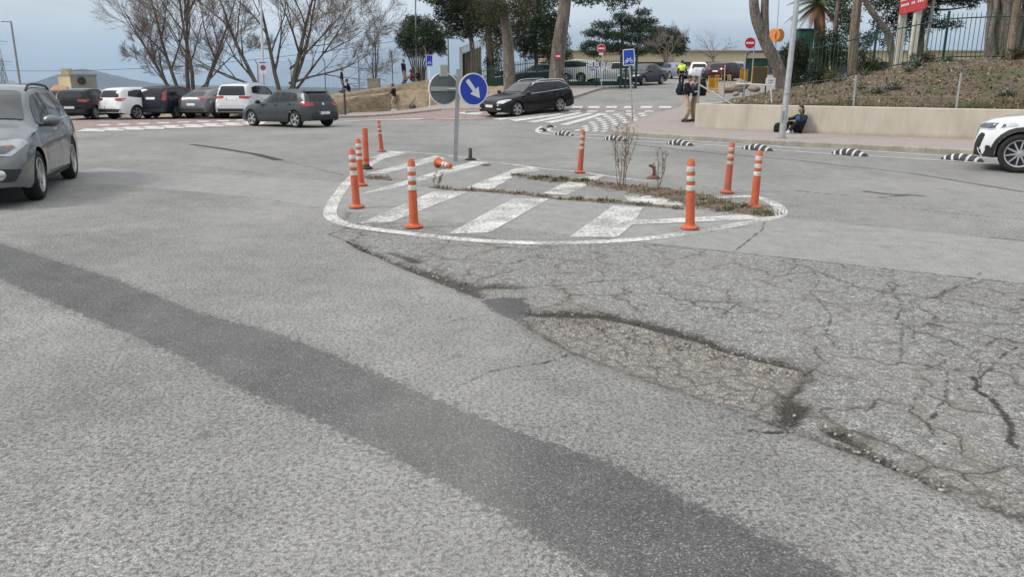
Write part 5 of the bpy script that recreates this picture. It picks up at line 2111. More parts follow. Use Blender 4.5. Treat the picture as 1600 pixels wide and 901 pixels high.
# orange round sign pair on a tall thin pole
p = base(1207, 46)
p.z = 2.2
o = thing('orange_disc_sign', 'pair of orange round discs on a tall thin white pole above the dark hedge', 'sign', p)
tp = at(1217, 0, 46) - p
MB().tube([(0, 0, -1), tp * 1.3], .04, 8).build('pole', M('pale_pole', (.5, .52, .54), .5), o)
ORD = M('orange_sign_paint', (.62, .22, .05), .45)
for du, fac in ((1218, -65), (1209, -130)):
    c = at(du, 55.5, 46 - .1) - p
    MB().lathe([(.36, -.015), (.37, 0), (.36, .015)], 26, 0, sign_frame(c, R(fac))).build('disc', ORD, o, 40)

# red billboard on two pale posts
p = base(1432, 34.5)
p.z = 2.6
o = thing('billboard', 'red hoarding with pale lettering on two cream posts behind the railings', 'sign', p)
cream = M('cream_post_paint', (.5, .48, .4), .6)
a_, c_ = at(1404, 24, 34.2), at(1446, 9.5, 32.6)
for (u0, v0, u1, v1_, Y) in ((1403, 92, 1416, 10, 34.3), (1424, 92, 1440, 10, 33.3)):
    q0, q1 = at(u0, v0, Y), at(u1, v1_ - 30, Y)
    q0.z = 2.3
    b = MB()
    h_ = q1 - q0
    b.prism([q0 - p + Vector(k) for k in ((-.13, -.1, 0), (.13, -.1, 0), (.13, .1, 0), (-.13, .1, 0))], h_)
    b.build('post', cream, o, 0)
hx = (c_ - a_)
hx.z = 0
up = Vector((0, 0, 1.9))
a0 = a_ - p
b = MB()
nrm = hx.normalized().cross(Vector((0, 0, 1)))
SK = Vector((0, 0, c_.z - a_.z))
b.prism([a0, a0 + hx + Vector((0, 0, .12)), a0 + hx + Vector((0, 0, .12)) + up, a0 + up], -nrm * .08)
REDB = M('hoarding_red', (.42, .045, .05), .5, 0, .4, 0, .15, 3)
f = b.build('red_panel', REDB, o, 0)
b = MB()
q0 = a0 + nrm * .012
hu = hx
b.prism([q0 + hu * .02 + Vector((0, 0, .52)), q0 + hu * .98 + Vector((0, 0, .64)), q0 + hu * .98 + Vector((0, 0, 1.85)), q0 + hu * .02 + Vector((0, 0, 1.85))], -nrm * .01)
b.build('pale_panel', M('hoarding_pink', (.5, .32, .3), .5), f, 0)
for k in range(11):
    if k in (4, 7):
        continue
    s0 = .08 + k * .078
    z0 = .30 + .12 * s0
    b = MB()
    b.prism([q0 + hu * s0 + Vector((0, 0, z0)), q0 + hu * (s0 + .045) + Vector((0, 0, z0 + .006)), q0 + hu * (s0 + .045) + Vector((0, 0, z0 + .1)), q0 + hu * s0 + Vector((0, 0, z0 + .1))], -nrm * .008)
    b.build('pale_letter', SIGNW, f, 0)

# overhead wire across the left half
b = MB()
w0, w1 = at(-60, 109, 75), at(760, 39, 66)
pts = []
for i in range(41):
    t = i / 40
    q = w0.lerp(w1, t)
    q.z -= 4 * t * (1 - t) * 1.3
    pts.append(q)
b.tube(pts, .018, 4)
tag(b.build('overhead_cable', BLACKR), 'single dark overhead cable sagging across the bare trees', 'cable')
# ================================================================= PEOPLE
SKIN = M('skin', (.42, .25, .18), .55, 0, .4)
HAIRS = {'dark': M('dark_hair', (.012, .01, .009), .55), 'brown': M('brown_hair', (.05, .028, .016), .55)}
EYE_M = M('eye_dark', (.015, .012, .01), .3)
LIP = M('lips', (.3, .12, .1), .5)


def cloth(name, c, var=.25):
    return M(name, c, .9, 0, .25, 0, var, 9, .01)


CL = {'navy': cloth('navy_cloth', (.013, .017, .03)), 'black': cloth('black_cloth', (.011, .011, .013)), 'khaki': cloth('khaki_cloth', (.42, .35, .26)), 'blue': cloth('blue_cloth', (.035, .09, .2)),
      'camo': cloth('mottled_jacket', (.05, .06, .075), .9), 'grey': cloth('grey_cloth', (.1, .1, .105)), 'jeans': cloth('jeans', (.04, .055, .085)), 'vest': M('high_vis_yellow', (.62, .78, .05), .6),
      'red': cloth('dark_red_cloth', (.16, .03, .03)), 'tan': cloth('tan_cloth', (.33, .24, .16)), 'whiteshoe': M('white_shoe', (.6, .59, .57), .6), 'darkshoe': M('dark_shoe', (.025, .02, .018), .6), 'beige': cloth('beige_cloth', (.38, .31, .22))}


def limb_mid(a, c, la, lb, bend):
    """joint between a and c for two bones, pushed towards bend"""
    a, c = Vector(a), Vector(c)
    d = c - a
    L_ = min(d.length, (la + lb) * .999)
    x = (la * la - lb * lb + L_ * L_) / (2 * L_)
    h = math.sqrt(max(la * la - x * x, 0))
    dn = d.normalized()
    b_ = Vector(bend)
    b_ = (b_ - dn * b_.dot(dn)).normalized()
    return a + dn * x + b_ * h


def person(label, loc, rz, pose, top, legs, shoes='darkshoe', hair='dark', scale=1.0, group=None, vest=None, long_hair=False, coat=False, hood=False):
    """facing local +X; pose: dict of pelvis, chest, head, hands, feet points in metres for a 1.72 m body"""
    o = thing('person', label, 'person', loc, rz, group)
    o.scale = (scale,) * 3
    P = {k: Vector(v) for k, v in pose.items()}
    pel, chest, head = P['pelvis'], P['chest'], P['head']
    up = (chest - pel).normalized()
    lat = Vector(pose.get('lat', (0, 1, 0)))
    latc = Vector(pose.get('latc', pose.get('lat', (0, 1, 0))))
    neck = chest + up * .10
    J = [(pel, (.15, .115)), (pel.lerp(chest, .45), (.128, .098)), (chest, (.15, .105)), (neck, (.055, .055)), (neck.lerp(head, .5), .05), (head - Vector((0, 0, .02)), (.075, .088)), (head + Vector((0, 0, .07)), (.07, .082))]
    E = [(0, 1), (1, 2), (2, 3), (3, 4), (4, 5), (5, 6)]
    ex = MB()
    arms, legsj = [], []
    for s, k in ((1, 'l'), (-1, 'r')):
        sh = chest + latc * s * .175 + up * .045
        ha = P['hand_' + k]
        el = limb_mid(sh, ha, .29, .265, P.get('elb_' + k, Vector((-.6, s * .5, -.5))))
        i = len(J)
        J += [(sh, .052), (el, .04), (ha, .027)]
        E += [(2, i), (i, i + 1), (i + 1, i + 2)]
        arms.append((sh, el, ha))
        # hand: palm with four fingers of different length and a thumb
        d = (ha - el).normalized()
        side = d.cross(Vector((0, 0, 1)) if abs(d.z) < .85 else Vector((1, 0, 0))).normalized()
        nrm = side.cross(d).normalized()
        rotm = Matrix((d, side, nrm)).transposed()
        ex.ball(ha + d * .05, (.052, .04, .018), 10, 6, 0, rotm)
        for q, (off, ln) in enumerate(((-.030, .062), (-.010, .074), (.010, .07), (.029, .055))):
            b0 = ha + d * .085 + side * off
            ex.tube([b0, b0 + d * ln * .55 + nrm * -.006, b0 + d * ln * .9 - nrm * .025], [.0095, .0085, .007], 6)
        b0 = ha + d * .03 - side * .035
        ex.tube([b0, b0 + d * .03 - side * .03, b0 + d * .062 - side * .034 - nrm * .01], [.012, .0105, .008], 6)
        hip = pel + lat * s * .095 - up * .06
        ft = P['foot_' + k]
        an = ft + Vector((0, 0, .085))
        kn = limb_mid(hip, an, .43, .42, P.get('knee_' + k, Vector((1, 0, .0))))
        fd = Vector(pose.get('toe_' + k, (1, s * .15, 0))).normalized()
        i = len(J)
        J += [(hip, .085), (kn, .058), (an, .04), (ft + fd * .13 + Vector((0, 0, .035)), .03)]
        E += [(0, i), (i, i + 1), (i + 1, i + 2), (i + 2, i + 3)]
        legsj.append((hip, kn, an, ft, fd))
    fx = Vector(pose.get('look', (1, 0, 0))).normalized()
    ly = Vector((0, 0, 1)).cross(fx).normalized()
    lz = fx.cross(ly)
    rm = Matrix((fx, ly, lz)).transposed()
    hc = head + Vector((0, 0, .03))
    ex.ball(hc, (.098, .078, .118), 16, 12, 0, rm)
    ex.ball(hc + fx * .1 - lz * .018, (.022, .014, .026), 8, 6, 0, rm)
    for s in (1, -1):
        ex.ball(hc + fx * .083 + ly * s * .032 + lz * .008, (.014, .016, .009), 8, 6, 1, rm)
        ex.ball(hc + ly * s * .08 - lz * .01, (.022, .012, .032), 8, 6, 0, rm)
    ex.ball(hc + fx * .088 - lz * .056, (.012, .025, .008), 8, 6, 2, rm)
    body = skin_mesh('body', J, E, [SKIN, EYE_M, LIP], o, 1, ex)
    # hair
    hb = MB()
    hb.ball(hc - fx * .018 + lz * .028, (.104, .09, .108), 14, 10, 0, rm)
    if long_hair:
        hb.ball(hc - fx * .055 - lz * .08, (.065, .09, .15), 12, 8, 0, rm)
    # keep the face free
    hair_o = hb.build('hair', HAIRS[hair], o, 80)
    bm = bmesh.new()
    bm.from_mesh(hair_o.data)
    kill = [f for f in bm.faces if (f.calc_center_median() - hc).dot(fx) > .035 and (f.calc_center_median() - hc).dot(lz) < .055]
    bmesh.ops.delete(bm, geom=kill, context='FACES')
    bm.to_mesh(hair_o.data)
    bm.free()
    # jacket: torso and sleeves as one garment
    drop = .22 if coat else .05
    J = [(pel - up * drop * .6, (.185, .145) if not coat else (.2, .16)), (pel + up * .06, (.178, .138)), (pel.lerp(chest, .5), (.168, .13)), (chest, (.178, .135)), (neck - up * .015, (.085, .085))]
    E = [(0, 1), (1, 2), (2, 3), (3, 4)]
    for sh, el, ha in arms:
        i = len(J)
        J += [(sh, .082), (el, .062), (ha - (ha - el).normalized() * .01, .044)]
        E += [(3, i), (i, i + 1), (i + 1, i + 2)]
    skin_mesh('jacket', J, E, [CL[top]], o, 1)
    if hood:
        MB().ball(neck - fx * .07 + Vector((0, 0, .03)), (.09, .11, .07), 10, 8).build('hood', CL[top], o)
    if vest:
        J = [(pel + up * .1, (.2, .155)), (pel.lerp(chest, .55), (.19, .148)), (chest, (.2, .155)), (neck - up * .03, (.1, .1))]
        E = [(0, 1), (1, 2), (2, 3)]
        for sh, el, ha in arms:
            i = len(J)
            J += [(sh, .09), (sh.lerp(el, .75), .075)]
            E += [(2, i), (i, i + 1)]
        skin_mesh('vest', J, E, [CL[vest]], o, 1)
    # trousers
    J = [(pel + up * .06, (.155, .122)), (pel - up * .02, (.158, .125))]
    E = [(0, 1)]
    for hip, kn, an, ft, fd in legsj:
        i = len(J)
        J += [(hip, .1), (kn, .075), (an + (kn - an).normalized() * .02, .062)]
        E += [(1, i), (i, i + 1), (i + 1, i + 2)]
    skin_mesh('trousers', J, E, [CL[legs]], o, 1)
    for hip, kn, an, ft, fd in legsj:
        sd_ = Vector((0, 0, 1)).cross(fd).normalized()
        u_ = fd.cross(sd_)
        rm2 = Matrix((fd, sd_, u_)).transposed()
        b = MB()
        b.ball(ft + fd * .06 + u_ * .045, (.15, .052, .048), 12, 8, 0, rm2)
        b.ball(ft + u_ * .07, (.065, .05, .065), 10, 8, 0, rm2)
        b.box(ft + fd * .06 + u_ * .012, (.27, .085, .024), 0, rm2)
        b.build('shoe', CL[shoes], o, 60)
    return o


STAND = dict(pelvis=(0, 0, .95), chest=(.02, 0, 1.33), head=(.06, 0, 1.57), hand_l=(.06, .27, .82), hand_r=(.06, -.27, .82), foot_l=(.02, .1, 0), foot_r=(-.04, -.11, 0))
PHONE = dict(STAND, hand_l=(.3, .06, 1.12), hand_r=(.3, -.08, 1.1), head=(.09, 0, 1.55), look=(1, 0, -.45), elb_l=(-.4, .8, -.7), elb_r=(-.4, -.8, -.7))
WALK = dict(STAND, foot_l=(.3, .08, .02), foot_r=(-.3, -.09, .03), hand_l=(-.16, .27, .86), hand_r=(.24, -.26, .9), pelvis=(0, 0, .92))
SIT_WALL = dict(pelvis=(0, 0, .14), chest=(-.08, 0, .50), head=(.0, 0, .76), hand_l=(.34, .1, .42), hand_r=(.3, -.12, .52), foot_l=(.62, .16, 0), foot_r=(.5, -.14, 0), knee_l=(.1, .15, 1), knee_r=(.1, -.1, 1), look=(1, .1, -.2), elb_l=(-.3, .9, -.4), elb_r=(-.3, -.9, -.4))
SIT_LEDGE = dict(pelvis=(0, 0, .12), chest=(.06, 0, .48), head=(.14, 0, .72), hand_l=(.34, .12, .32), hand_r=(.34, -.12, .32), foot_l=(.52, .12, 0), foot_r=(.48, -.14, 0), knee_l=(.2, .1, 1), knee_r=(.2, -.1, 1), look=(1, 0, -.2))
REACH = dict(STAND, hand_l=(.46, .1, 1.28), hand_r=(.42, -.12, 1.15), chest=(.05, 0, 1.32), elb_l=(0, .6, -.8), elb_r=(0, -.6, -.8))


def at_ground(u, Y, dz=0.0):
    return base(u, Y, dz)


def backpack(label, p, s=(.2, .3, .46), rz=0.0, mt=None, tilt=0.0):
    """rounded pack with pocket, handle and straps, opening upwards; local +X is its front"""
    o = thing('backpack', label, 'bag', p, rz)
    o.rotation_euler = (0, tilt, rz)
    mt = mt or CL['black']
    b = MB()
    pr = []
    prof = [(.0, .72), (.04, .92), (.2, 1.0), (.6, 1.0), (.85, .86), (.96, .6), (1.0, .2)]
    k = 16
    vv = []
    for z, f in prof:
        for j in range(k):
            a = 2 * math.pi * j / k
            ca_, sa_ = math.cos(a), math.sin(a)
            q = (abs(ca_) ** 3 + abs(sa_) ** 3) ** (-1 / 3)
            vv.append((ca_ * q * s[0] / 2 * f, sa_ * q * s[1] / 2 * f, z * s[2]))
    n_ = len(prof)
    b.add(vv, [(i * k + j, i * k + (j + 1) % k, (i + 1) * k + (j + 1) % k, (i + 1) * k + j) for i in range(n_ - 1) for j in range(k)] + [tuple(reversed(range(k))), tuple(range((n_ - 1) * k, n_ * k))])
    b.build('sack', mt, o, 60)
    MB().ball((s[0] * .5, 0, s[2] * .35), (s[0] * .22, s[1] * .38, s[2] * .24), 12, 8).build('pocket', mt, o)
    for y in (-.28, .28):
        MB().tube([(-s[0] * .45, s[1] * y, s[2] * .9), (-s[0] * .75, s[1] * y, s[2] * .6), (-s[0] * .45, s[1] * y * 1.2, s[2] * .12)], .014, 6).build('strap', CL['grey'], o)
    MB().tube([(-.02, -.04, s[2] * .97), (-.02, 0, s[2] * 1.07), (-.02, .04, s[2] * .97)], .01, 6).build('handle', mt, o)
    return o


def local(o, q):
    return Matrix.Translation(o.location) @ Matrix.Rotation(o.rotation_euler.z, 4, 'Z') @ (Vector(q) * o.scale.x)


# two standing by the end of the wall
p = gz(1070, 193.5, .22)
p.z = h1(p.x, p.y) + .126
a = person('person in black jacket and khaki trousers standing at the wall end looking down', p, R(-20), dict(PHONE, look=(1, .1, -.5)), 'black', 'khaki', 'darkshoe', 'dark', 1.02)
backpack('dark backpack on the back of the standing person in khaki trousers', local(a, (-.24, 0, .98)), (.24, .32, .48), R(160), CL['navy'])
p2 = p + Vector((.42, .25, 0))
p2.z = h1(p2.x, p2.y) + .126
a2 = person('person in mottled blue jacket and tan trousers standing behind the khaki one', p2, R(-150), dict(PHONE, head=(.07, 0, 1.56)), 'camo', 'tan', 'darkshoe', 'brown', 1.0)
backpack('big black backpack on the person in the mottled jacket beside the wire post', local(a2, (-.26, 0, .95)), (.3, .42, .62), R(30), CL['black'])

# officer in high visibility vest
p = at_ground(1064, 50)
person('officer in bright yellow high visibility vest walking up the road', p, R(80), WALK, 'black', 'black', 'darkshoe', 'dark', 1.02, None, 'vest')

# person sitting against the wall
wd_ = math.atan2(-WN.y, -WN.x)
ps = gz(1262, 206, .14)
s_ = (ps - W0).dot(WD)
ps = wp(s_, -.32)
ps.z = .127
a = person('person in dark blue jacket and white shoes sitting on the pavement against the wall', ps, wd_ - R(28), SIT_WALL, 'navy', 'black', 'whiteshoe', 'dark', 1.0, None, None, True)
MB().ball((.09, .0, .44), (.05, .1, .14), 12, 8).build('blue_shirt', CL['blue'], a)
bp = wp(s_ - .62, -.26)
bp.z = .127
backpack('black bag slumped on the pavement beside the sitting person', bp, (.26, .42, .34), wd_ + R(10), CL['black'])

# people on and by the earth bank
p = gp(617, 174.5)
p = base(617, 51.0)
p.z = h1(p.x, p.y) + .105
a = person('person in long dark coat walking along the foot of the earth bank', p, R(170), dict(PHONE, hand_r=(.3, -.1, 1.15)), 'black', 'beige', 'whiteshoe', 'dark', 1.0, None, None, False, True)
p = base(645, 51.2)
p.z = h1(p.x, p.y) + .105
backpack('dark bag left on the ground right of the person in the long coat', p, (.34, .5, .3), R(20), CL['grey'])
p = on_earth(631, 57.5)
person('person in dark jacket and beige trousers standing on top of the earth bank', p, R(-20), STAND, 'navy', 'beige', 'darkshoe', 'dark', 1.0)
p = on_earth(645, 57.8)
person('seated person with long dark hair and red top on the earth bank', p + Vector((0, 0, .05)), R(200), SIT_LEDGE, 'red', 'beige', 'darkshoe', 'dark', 1.0, None, None, True)
p = on_earth(655, 58.0)
person('seated person in black at the right end of the group on the earth bank', p + Vector((0, 0, .05)), R(215), SIT_LEDGE, 'black', 'grey', 'darkshoe', 'dark', 1.0)
p = on_earth(535, 53.5)
person('person in navy clothes standing alone at the left end of the earth bank', p, R(10), STAND, 'navy', 'grey', 'darkshoe', 'dark', .98)
p = on_earth(546, 53.8)
person('person in black sitting at the left end of the earth bank beside the standing one', p + Vector((0, 0, .05)), R(190), SIT_LEDGE, 'black', 'black', 'darkshoe', 'dark', 1.0)

# person at the open door of the big white suv
p = base(406, 43.6)
person('person with arms raised at the open door of the silver white suv', p, R(25), REACH, 'tan', 'black', 'darkshoe', 'brown', 1.0, None, None, True)
# ================================================================= TREES AND PLANTS
def proj(p):
    d = Vector(p) - Vector((0, 0, EYE))
    dep = d.y * CP - d.z * SP
    return 800 + FPX * d.x / dep, 450.5 - FPX * (d.y * SP + d.z * CP) / dep


def bark(name, c0, c1, c2, sc=5, stretch=.25):
    n = N(name)
    v = n.vmul(n.pos, (1, 1, stretch))
    f = n.noise(sc, 6, .7, v)
    n2 = n.voro(sc * 1.6, 'DISTANCE_TO_EDGE', n.vadd(v, n.vmul(n.noisec(3), (.2, .2, .2))))
    c = n.ramp(f, (.3, c0), (.52, c1), (.72, c2))
    c = n.mix(n.mr(n2, 0, .09, .5, 0), c, tuple(k * .35 for k in c0))
    return n.bsdf(c, .9, 0, n.bump(n.math('ADD', f, n.mr(n2, 0, .12)), .6, .04), .3)


PLANE_BARK = bark('pale_bark', (.085, .073, .06), (.16, .138, .113), (.28, .245, .2), 3)
TWIG = M('twig_brown', (.21, .175, .145), .9, 0, .3, 0, .3, 2)
PINE_BARK = bark('pine_bark', (.06, .046, .036), (.12, .095, .076), (.2, .165, .135), 4)
GREY_BARK = bark('grey_pine_bark', (.085, .07, .057), (.165, .138, .115), (.27, .235, .2), 4)
WOOD = bark('weathered_pole', (.11, .085, .06), (.19, .15, .11), (.28, .225, .17), 5, .1)


def leafmat(name, c, v=.35, scale=1.2):
    n = N(name)
    f = n.mr(n.noise(scale, 3), .3, .7, 1 - v, 1 + v)
    s = n.new('VectorMath')
    s.operation = 'SCALE'
    s.inputs[0].default_value = c
    n.put(s.inputs['Scale'], f)
    return n.bsdf(s.outputs[0], .75, 0, None, .25)


NEEDLE = [leafmat('needle_dark', (.022, .036, .016)), leafmat('needle_mid', (.038, .058, .022)), leafmat('needle_light', (.062, .082, .03))]
CEDAR = [leafmat('cedar_dark', (.02, .034, .02)), leafmat('cedar_mid', (.036, .055, .03)), leafmat('cedar_light', (.05, .07, .04))]
OLIVE = [leafmat('olive_dark', (.045, .045, .022)), leafmat('olive_mid', (.075, .07, .032)), leafmat('olive_brown', (.09, .07, .045))]
HEDGE = [leafmat('hedge_dark', (.012, .02, .01)), leafmat('hedge_mid', (.022, .034, .015)), leafmat('hedge_light', (.035, .05, .02))]


def tree_limbs(wood, twig, p, d, L_, r, depth, rnd, up=.12, spread=.9, k=5, tmin=.035, kids=(4, 6), nside=6):
    """a limb and, recursively, what grows on it"""
    pts, rs = [p.copy()], [r]
    dd = d.normalized()
    wig = .055 if r > .08 else .1
    for i in range(k):
        dd = (dd + Vector((rnd.gauss(0, wig), rnd.gauss(0, wig), rnd.gauss(up, .06)))).normalized()
        p = p + dd * (L_ / k)
        pts.append(p.copy())
        rs.append(max(r * (1 - .8 * (i + 1) / k), .006))
    tgt = wood if r > tmin else twig
    tgt.tube(pts, rs, nside if r > .05 else (4 if r > .015 else 3), 0, False)
    if depth <= 0:
        return
    n_ = rnd.randint(*kids) + (2 if depth <= 2 else 0)
    for j in range(n_):
        t = .25 + .75 * (j + rnd.random()) / n_
        i = min(int(t * k), k - 1)
        f = t * k - i
        q = pts[i].lerp(pts[i + 1], f)
        rr = (rs[i] + (rs[i + 1] - rs[i]) * f) * rnd.uniform(.5, .7)
        ax = (pts[i + 1] - pts[i]).normalized()
        o = ax.orthogonal().normalized()
        o.rotate(Matrix.Rotation(rnd.uniform(0, 2 * math.pi), 3, ax))
        nd = (ax + o * spread * rnd.uniform(.6, 1.2)).normalized()
        tree_limbs(wood, twig, q, nd, max(L_ * rnd.uniform(.38, .6), .35), max(rr, .0095), depth - 1, rnd, up, spread, max(3, k - 1), tmin, kids, nside)


def bare_tree(label, p, stems, depth, seed, name='bare_tree', group='bare trees behind the parked cars', up=.06, kids=(4, 6), bk=None, spread=.9):
    rnd = random.Random(seed)
    o = thing(name, label, 'tree', p, 0, group)
    wood, twig = MB(), MB()
    for d, L_, r, off in stems:
        tree_limbs(wood, twig, Vector(off), Vector(d), L_, r, depth, rnd, up, spread, 7, .03, kids)
    wood.build('trunk', bk or PLANE_BARK, o, 60)
    tw = twig.build('crown', TWIG, o, 0)
    return o


def foliage(blobs, n_per_m2, size, seed, mats=3, aspect=.4, droop=0.0):
    """leaf-sized faces in tufts through the outer volume of ellipsoid clumps; returns MB"""
    rg = np.random.default_rng(seed)
    V, F, Mi = [], [], []
    base_ = 0
    for c, r in blobs:
        c, r = np.array(c, float), np.array(r, float)
        area = 4 * math.pi * ((r[0] * r[1]) ** 1.6 / 3 + (r[0] * r[2]) ** 1.6 / 3 + (r[1] * r[2]) ** 1.6 / 3) ** (1 / 1.6)
        nt = max(8, int(area * n_per_m2))
        d = rg.normal(size=(nt, 3))
        d /= np.linalg.norm(d, axis=1)[:, None]
        # sub-clumps: lumpy radius
        lump = 1 + .16 * np.sin(d[:, 0] * 5 + c[0]) * np.sin(d[:, 1] * 5 + c[1]) + .14 * np.sin(d[:, 2] * 7 + c[2] + d[:, 0] * 4)
        rad = (rg.random(nt) ** .38) * lump
        pc = c + d * r * rad[:, None]
        tone = np.clip((rg.random(nt) * .7 + .5 * (np.sin(pc[:, 0] * 2.1) * np.sin(pc[:, 2] * 2.7 + pc[:, 1]) * .5 + .5)) * mats * .85, 0, mats - .01).astype(int)
        m = 4
        for j in range(m):
            a = rg.normal(size=(nt, 3)) + d * .6
            a[:, 2] += .1 - droop
            a /= np.linalg.norm(a, axis=1)[:, None]
            b_ = np.cross(a, rg.normal(size=(nt, 3)))
            b_ /= np.linalg.norm(b_, axis=1)[:, None] + 1e-9
            s = size * rg.uniform(.6, 1.3, nt)[:, None]
            q = pc + rg.normal(size=(nt, 3)) * size * .35
            v = np.stack([q - b_ * s * aspect * .5, q + a * s * .5 - b_ * s * aspect * .2, q + a * s, q + a * s * .45 + b_ * s * aspect * .5], 1).reshape(-1, 3)
            V.append(v)
            F.append(base_ + np.arange(nt * 4).reshape(nt, 4))
            Mi.append(tone)
            base_ += nt * 4
    mb = MB()
    mb.v = np.concatenate(V).tolist()
    mb.f = np.concatenate(F).tolist()
    mb.mi = np.concatenate(Mi).tolist()
    return mb


def blob(u, v, Y, ru, rv, o, dy=None, jy=0.0):
    """an ellipsoid clump seen at (u, v) with pixel half-sizes, relative to the thing's origin o"""
    c = at(u, v, Y + jy) - o
    rx, rz_ = ru / 1221 * Y, rv / 1264 * Y
    return (tuple(c), (rx, dy or (rx + rz_) / 2, rz_))


def limbs_to(wood, p0, pts, r0, r1, n=8):
    k = len(pts) + 1
    path = smooth_line([p0] + pts, 4)
    m = len(path)
    wood.tube(path, [r0 + (r1 - r0) * i / (m - 1) for i in range(m)], n, 0, True)


# --- the two bare trees behind the parked cars and the little one on the bank
p = base(299, 57)
bare_tree('multi stemmed bare tree rising behind the dark grey coupe and blue suv', p + Vector((0, 0, -.2)),
          [((-.38, .05, 1), 8.0, .17, (-.5, 0, 0)), ((-.24, -.1, 1), 9.4, .17, (-.35, .1, 0)), ((-.03, .1, 1), 10.5, .2, (0, 0, 0)), ((.05, -.1, 1), 10.0, .18, (.15, .1, 0)), ((.36, .0, 1), 8.6, .17, (.6, 0, 0)), ((-.7, -.1, .7), 4.2, .08, (-.6, .2, 1.2)), ((.8, .1, .6), 5.0, .08, (.5, 0, 1.5))], 4, 5, kids=(5, 6), up=.05, spread=.75)
p = base(445, 57)
bare_tree('spreading bare tree rising behind the grey hatchback and the no parking sign', p + Vector((0, 0, -.2)),
          [((-.42, .05, 1), 9.5, .2, (-1.0, 0, 0)), ((-.12, -.1, 1), 10, .19, (-.1, .1, 0)), ((.2, .1, 1), 10.5, .22, (.25, 0, 0)), ((.55, -.05, .9), 8.5, .14, (.4, 0, 1.6)), ((1, .0, .35), 6.2, .1, (.45, 0, 2.2)), ((.75, .1, .85), 8.0, .11, (.4, .1, 1.2)), ((.9, -.1, .6), 6.5, .08, (.6, 0, 3.2)), ((-1, .1, .4), 6.6, .1, (-1.2, 0, 1.6))], 4, 11, kids=(5, 6), up=.05, spread=.78)
p = on_earth(587, 58.5)
bare_tree('slim pale bare tree beside the concrete block on the earth bank', p + Vector((0, 0, -.1)), [((.02, 0, 1), 4.6, .09, (.0, 0, 0)), ((-.08, 0, 1), 4.0, .07, (-.12, 0, .0)), ((.1, .1, 1), 3.6, .05, (.05, 0, .8))], 3, 21, up=.12, kids=(2, 3), spread=.55, group=None)
p = on_earth(585, 57.6)
MB().box((0, 0, .4), (.95, .8, 1.3)).build('x', PLANE_BARK) if False else None
o = thing('concrete_block', 'pale upright concrete block on top of the earth bank beside the slim tree', 'block', p)
b = MB()
b.prism([(-.42, -.35, -.2), (.42, -.35, -.2), (.42, .35, -.2), (-.42, .35, -.2)], (0, 0, 1.05))
b.prism([(-.45, -.38, .85), (.45, -.38, .85), (.45, .38, .85), (-.45, .38, .85)], (0, 0, .06))
b.build('block', M('pale_concrete', (.4, .38, .3), .9, 0, .3, 0, .2, 3), o, 0)

# --- round stone pine on the left
p = on_earth(657, 63)
p.z = 1.4
o = thing('round_pine', 'round crowned pine with a cluster of thin stems behind the seated group', 'tree', p, 0, 'pines by the green fence')
wood = MB()
rnd = random.Random(3)
for k in range(9):
    u1, v1_ = 657 + (k - 4) * 7.5 + rnd.uniform(-3, 3), rnd.uniform(40, 72)
    q = at(u1, v1_, 63 + rnd.uniform(-.8, .8)) - p
    m_ = at(654 + (k - 4) * 3.0, 100, 63) - p
    limbs_to(wood, Vector(((k - 4) * .07, rnd.uniform(-.2, .2), -.2)), [m_, q], .085, .03, 6)
wood.build('trunk', GREY_BARK, o, 60)
bl = [blob(u, v, 63, a, c, p, 1.3, j) for u, v, a, c, j in ((657, 40, 26, 17, 0), (636, 52, 18, 16, .3), (676, 50, 20, 18, -.3), (630, 64, 12, 11, 0), (650, 62, 22, 18, -.8), (676, 68, 18, 15, .3), (660, 78, 20, 12, .2), (686, 62, 10, 14, 0), (642, 80, 12, 9, 0), (690, 78, 8, 9, .4), (645, 34, 14, 8, .5))]
foliage(bl, 46, .17, 31).build('crown', NEEDLE, o, 0)

# --- the big dark pines by the green fence
def pine(label, bu, bv, Y, trunk_px, r0, r1, blobs, dens, size, seed, mats=NEEDLE, bk=PINE_BARK, group='pines by the green fence', name='pine_tree', z0=None, limbs=True, droop=.0):
    p = at(bu, bv, Y)
    if z0 is not None:
        p.z = z0
    o = thing(name, label, 'tree', p, 0, group)
    wood = MB()
    path = [at(u, v, Y) - p for u, v in trunk_px]
    limbs_to(wood, Vector((0, 0, -.4)), path, r0, r1, 10)
    bl = [blob(b_[0], b_[1], Y, b_[2], b_[3], p, None, b_[4] if len(b_) > 4 else 0) for b_ in blobs]
    rnd = random.Random(seed)
    if limbs:
        pts = smooth_line(path, 6) if len(path) > 1 else [path[0]]
        for c, r in bl:
            c = Vector(c)
            src = min(pts, key=lambda q: (q - c).length + (0 if q.z < c.z else 1.2))
            mid = src.lerp(c, .5) + Vector((rnd.uniform(-.2, .2), rnd.uniform(-.2, .2), -.1))
            limbs_to(wood, src, [mid, c], max(r1 * .45, .035), .02, 5)
    wood.build('trunk', bk, o, 60)
    if bl:
        foliage(bl, dens, size, seed, 3, .4, droop).build('crown', mats, o, 0)
    return o


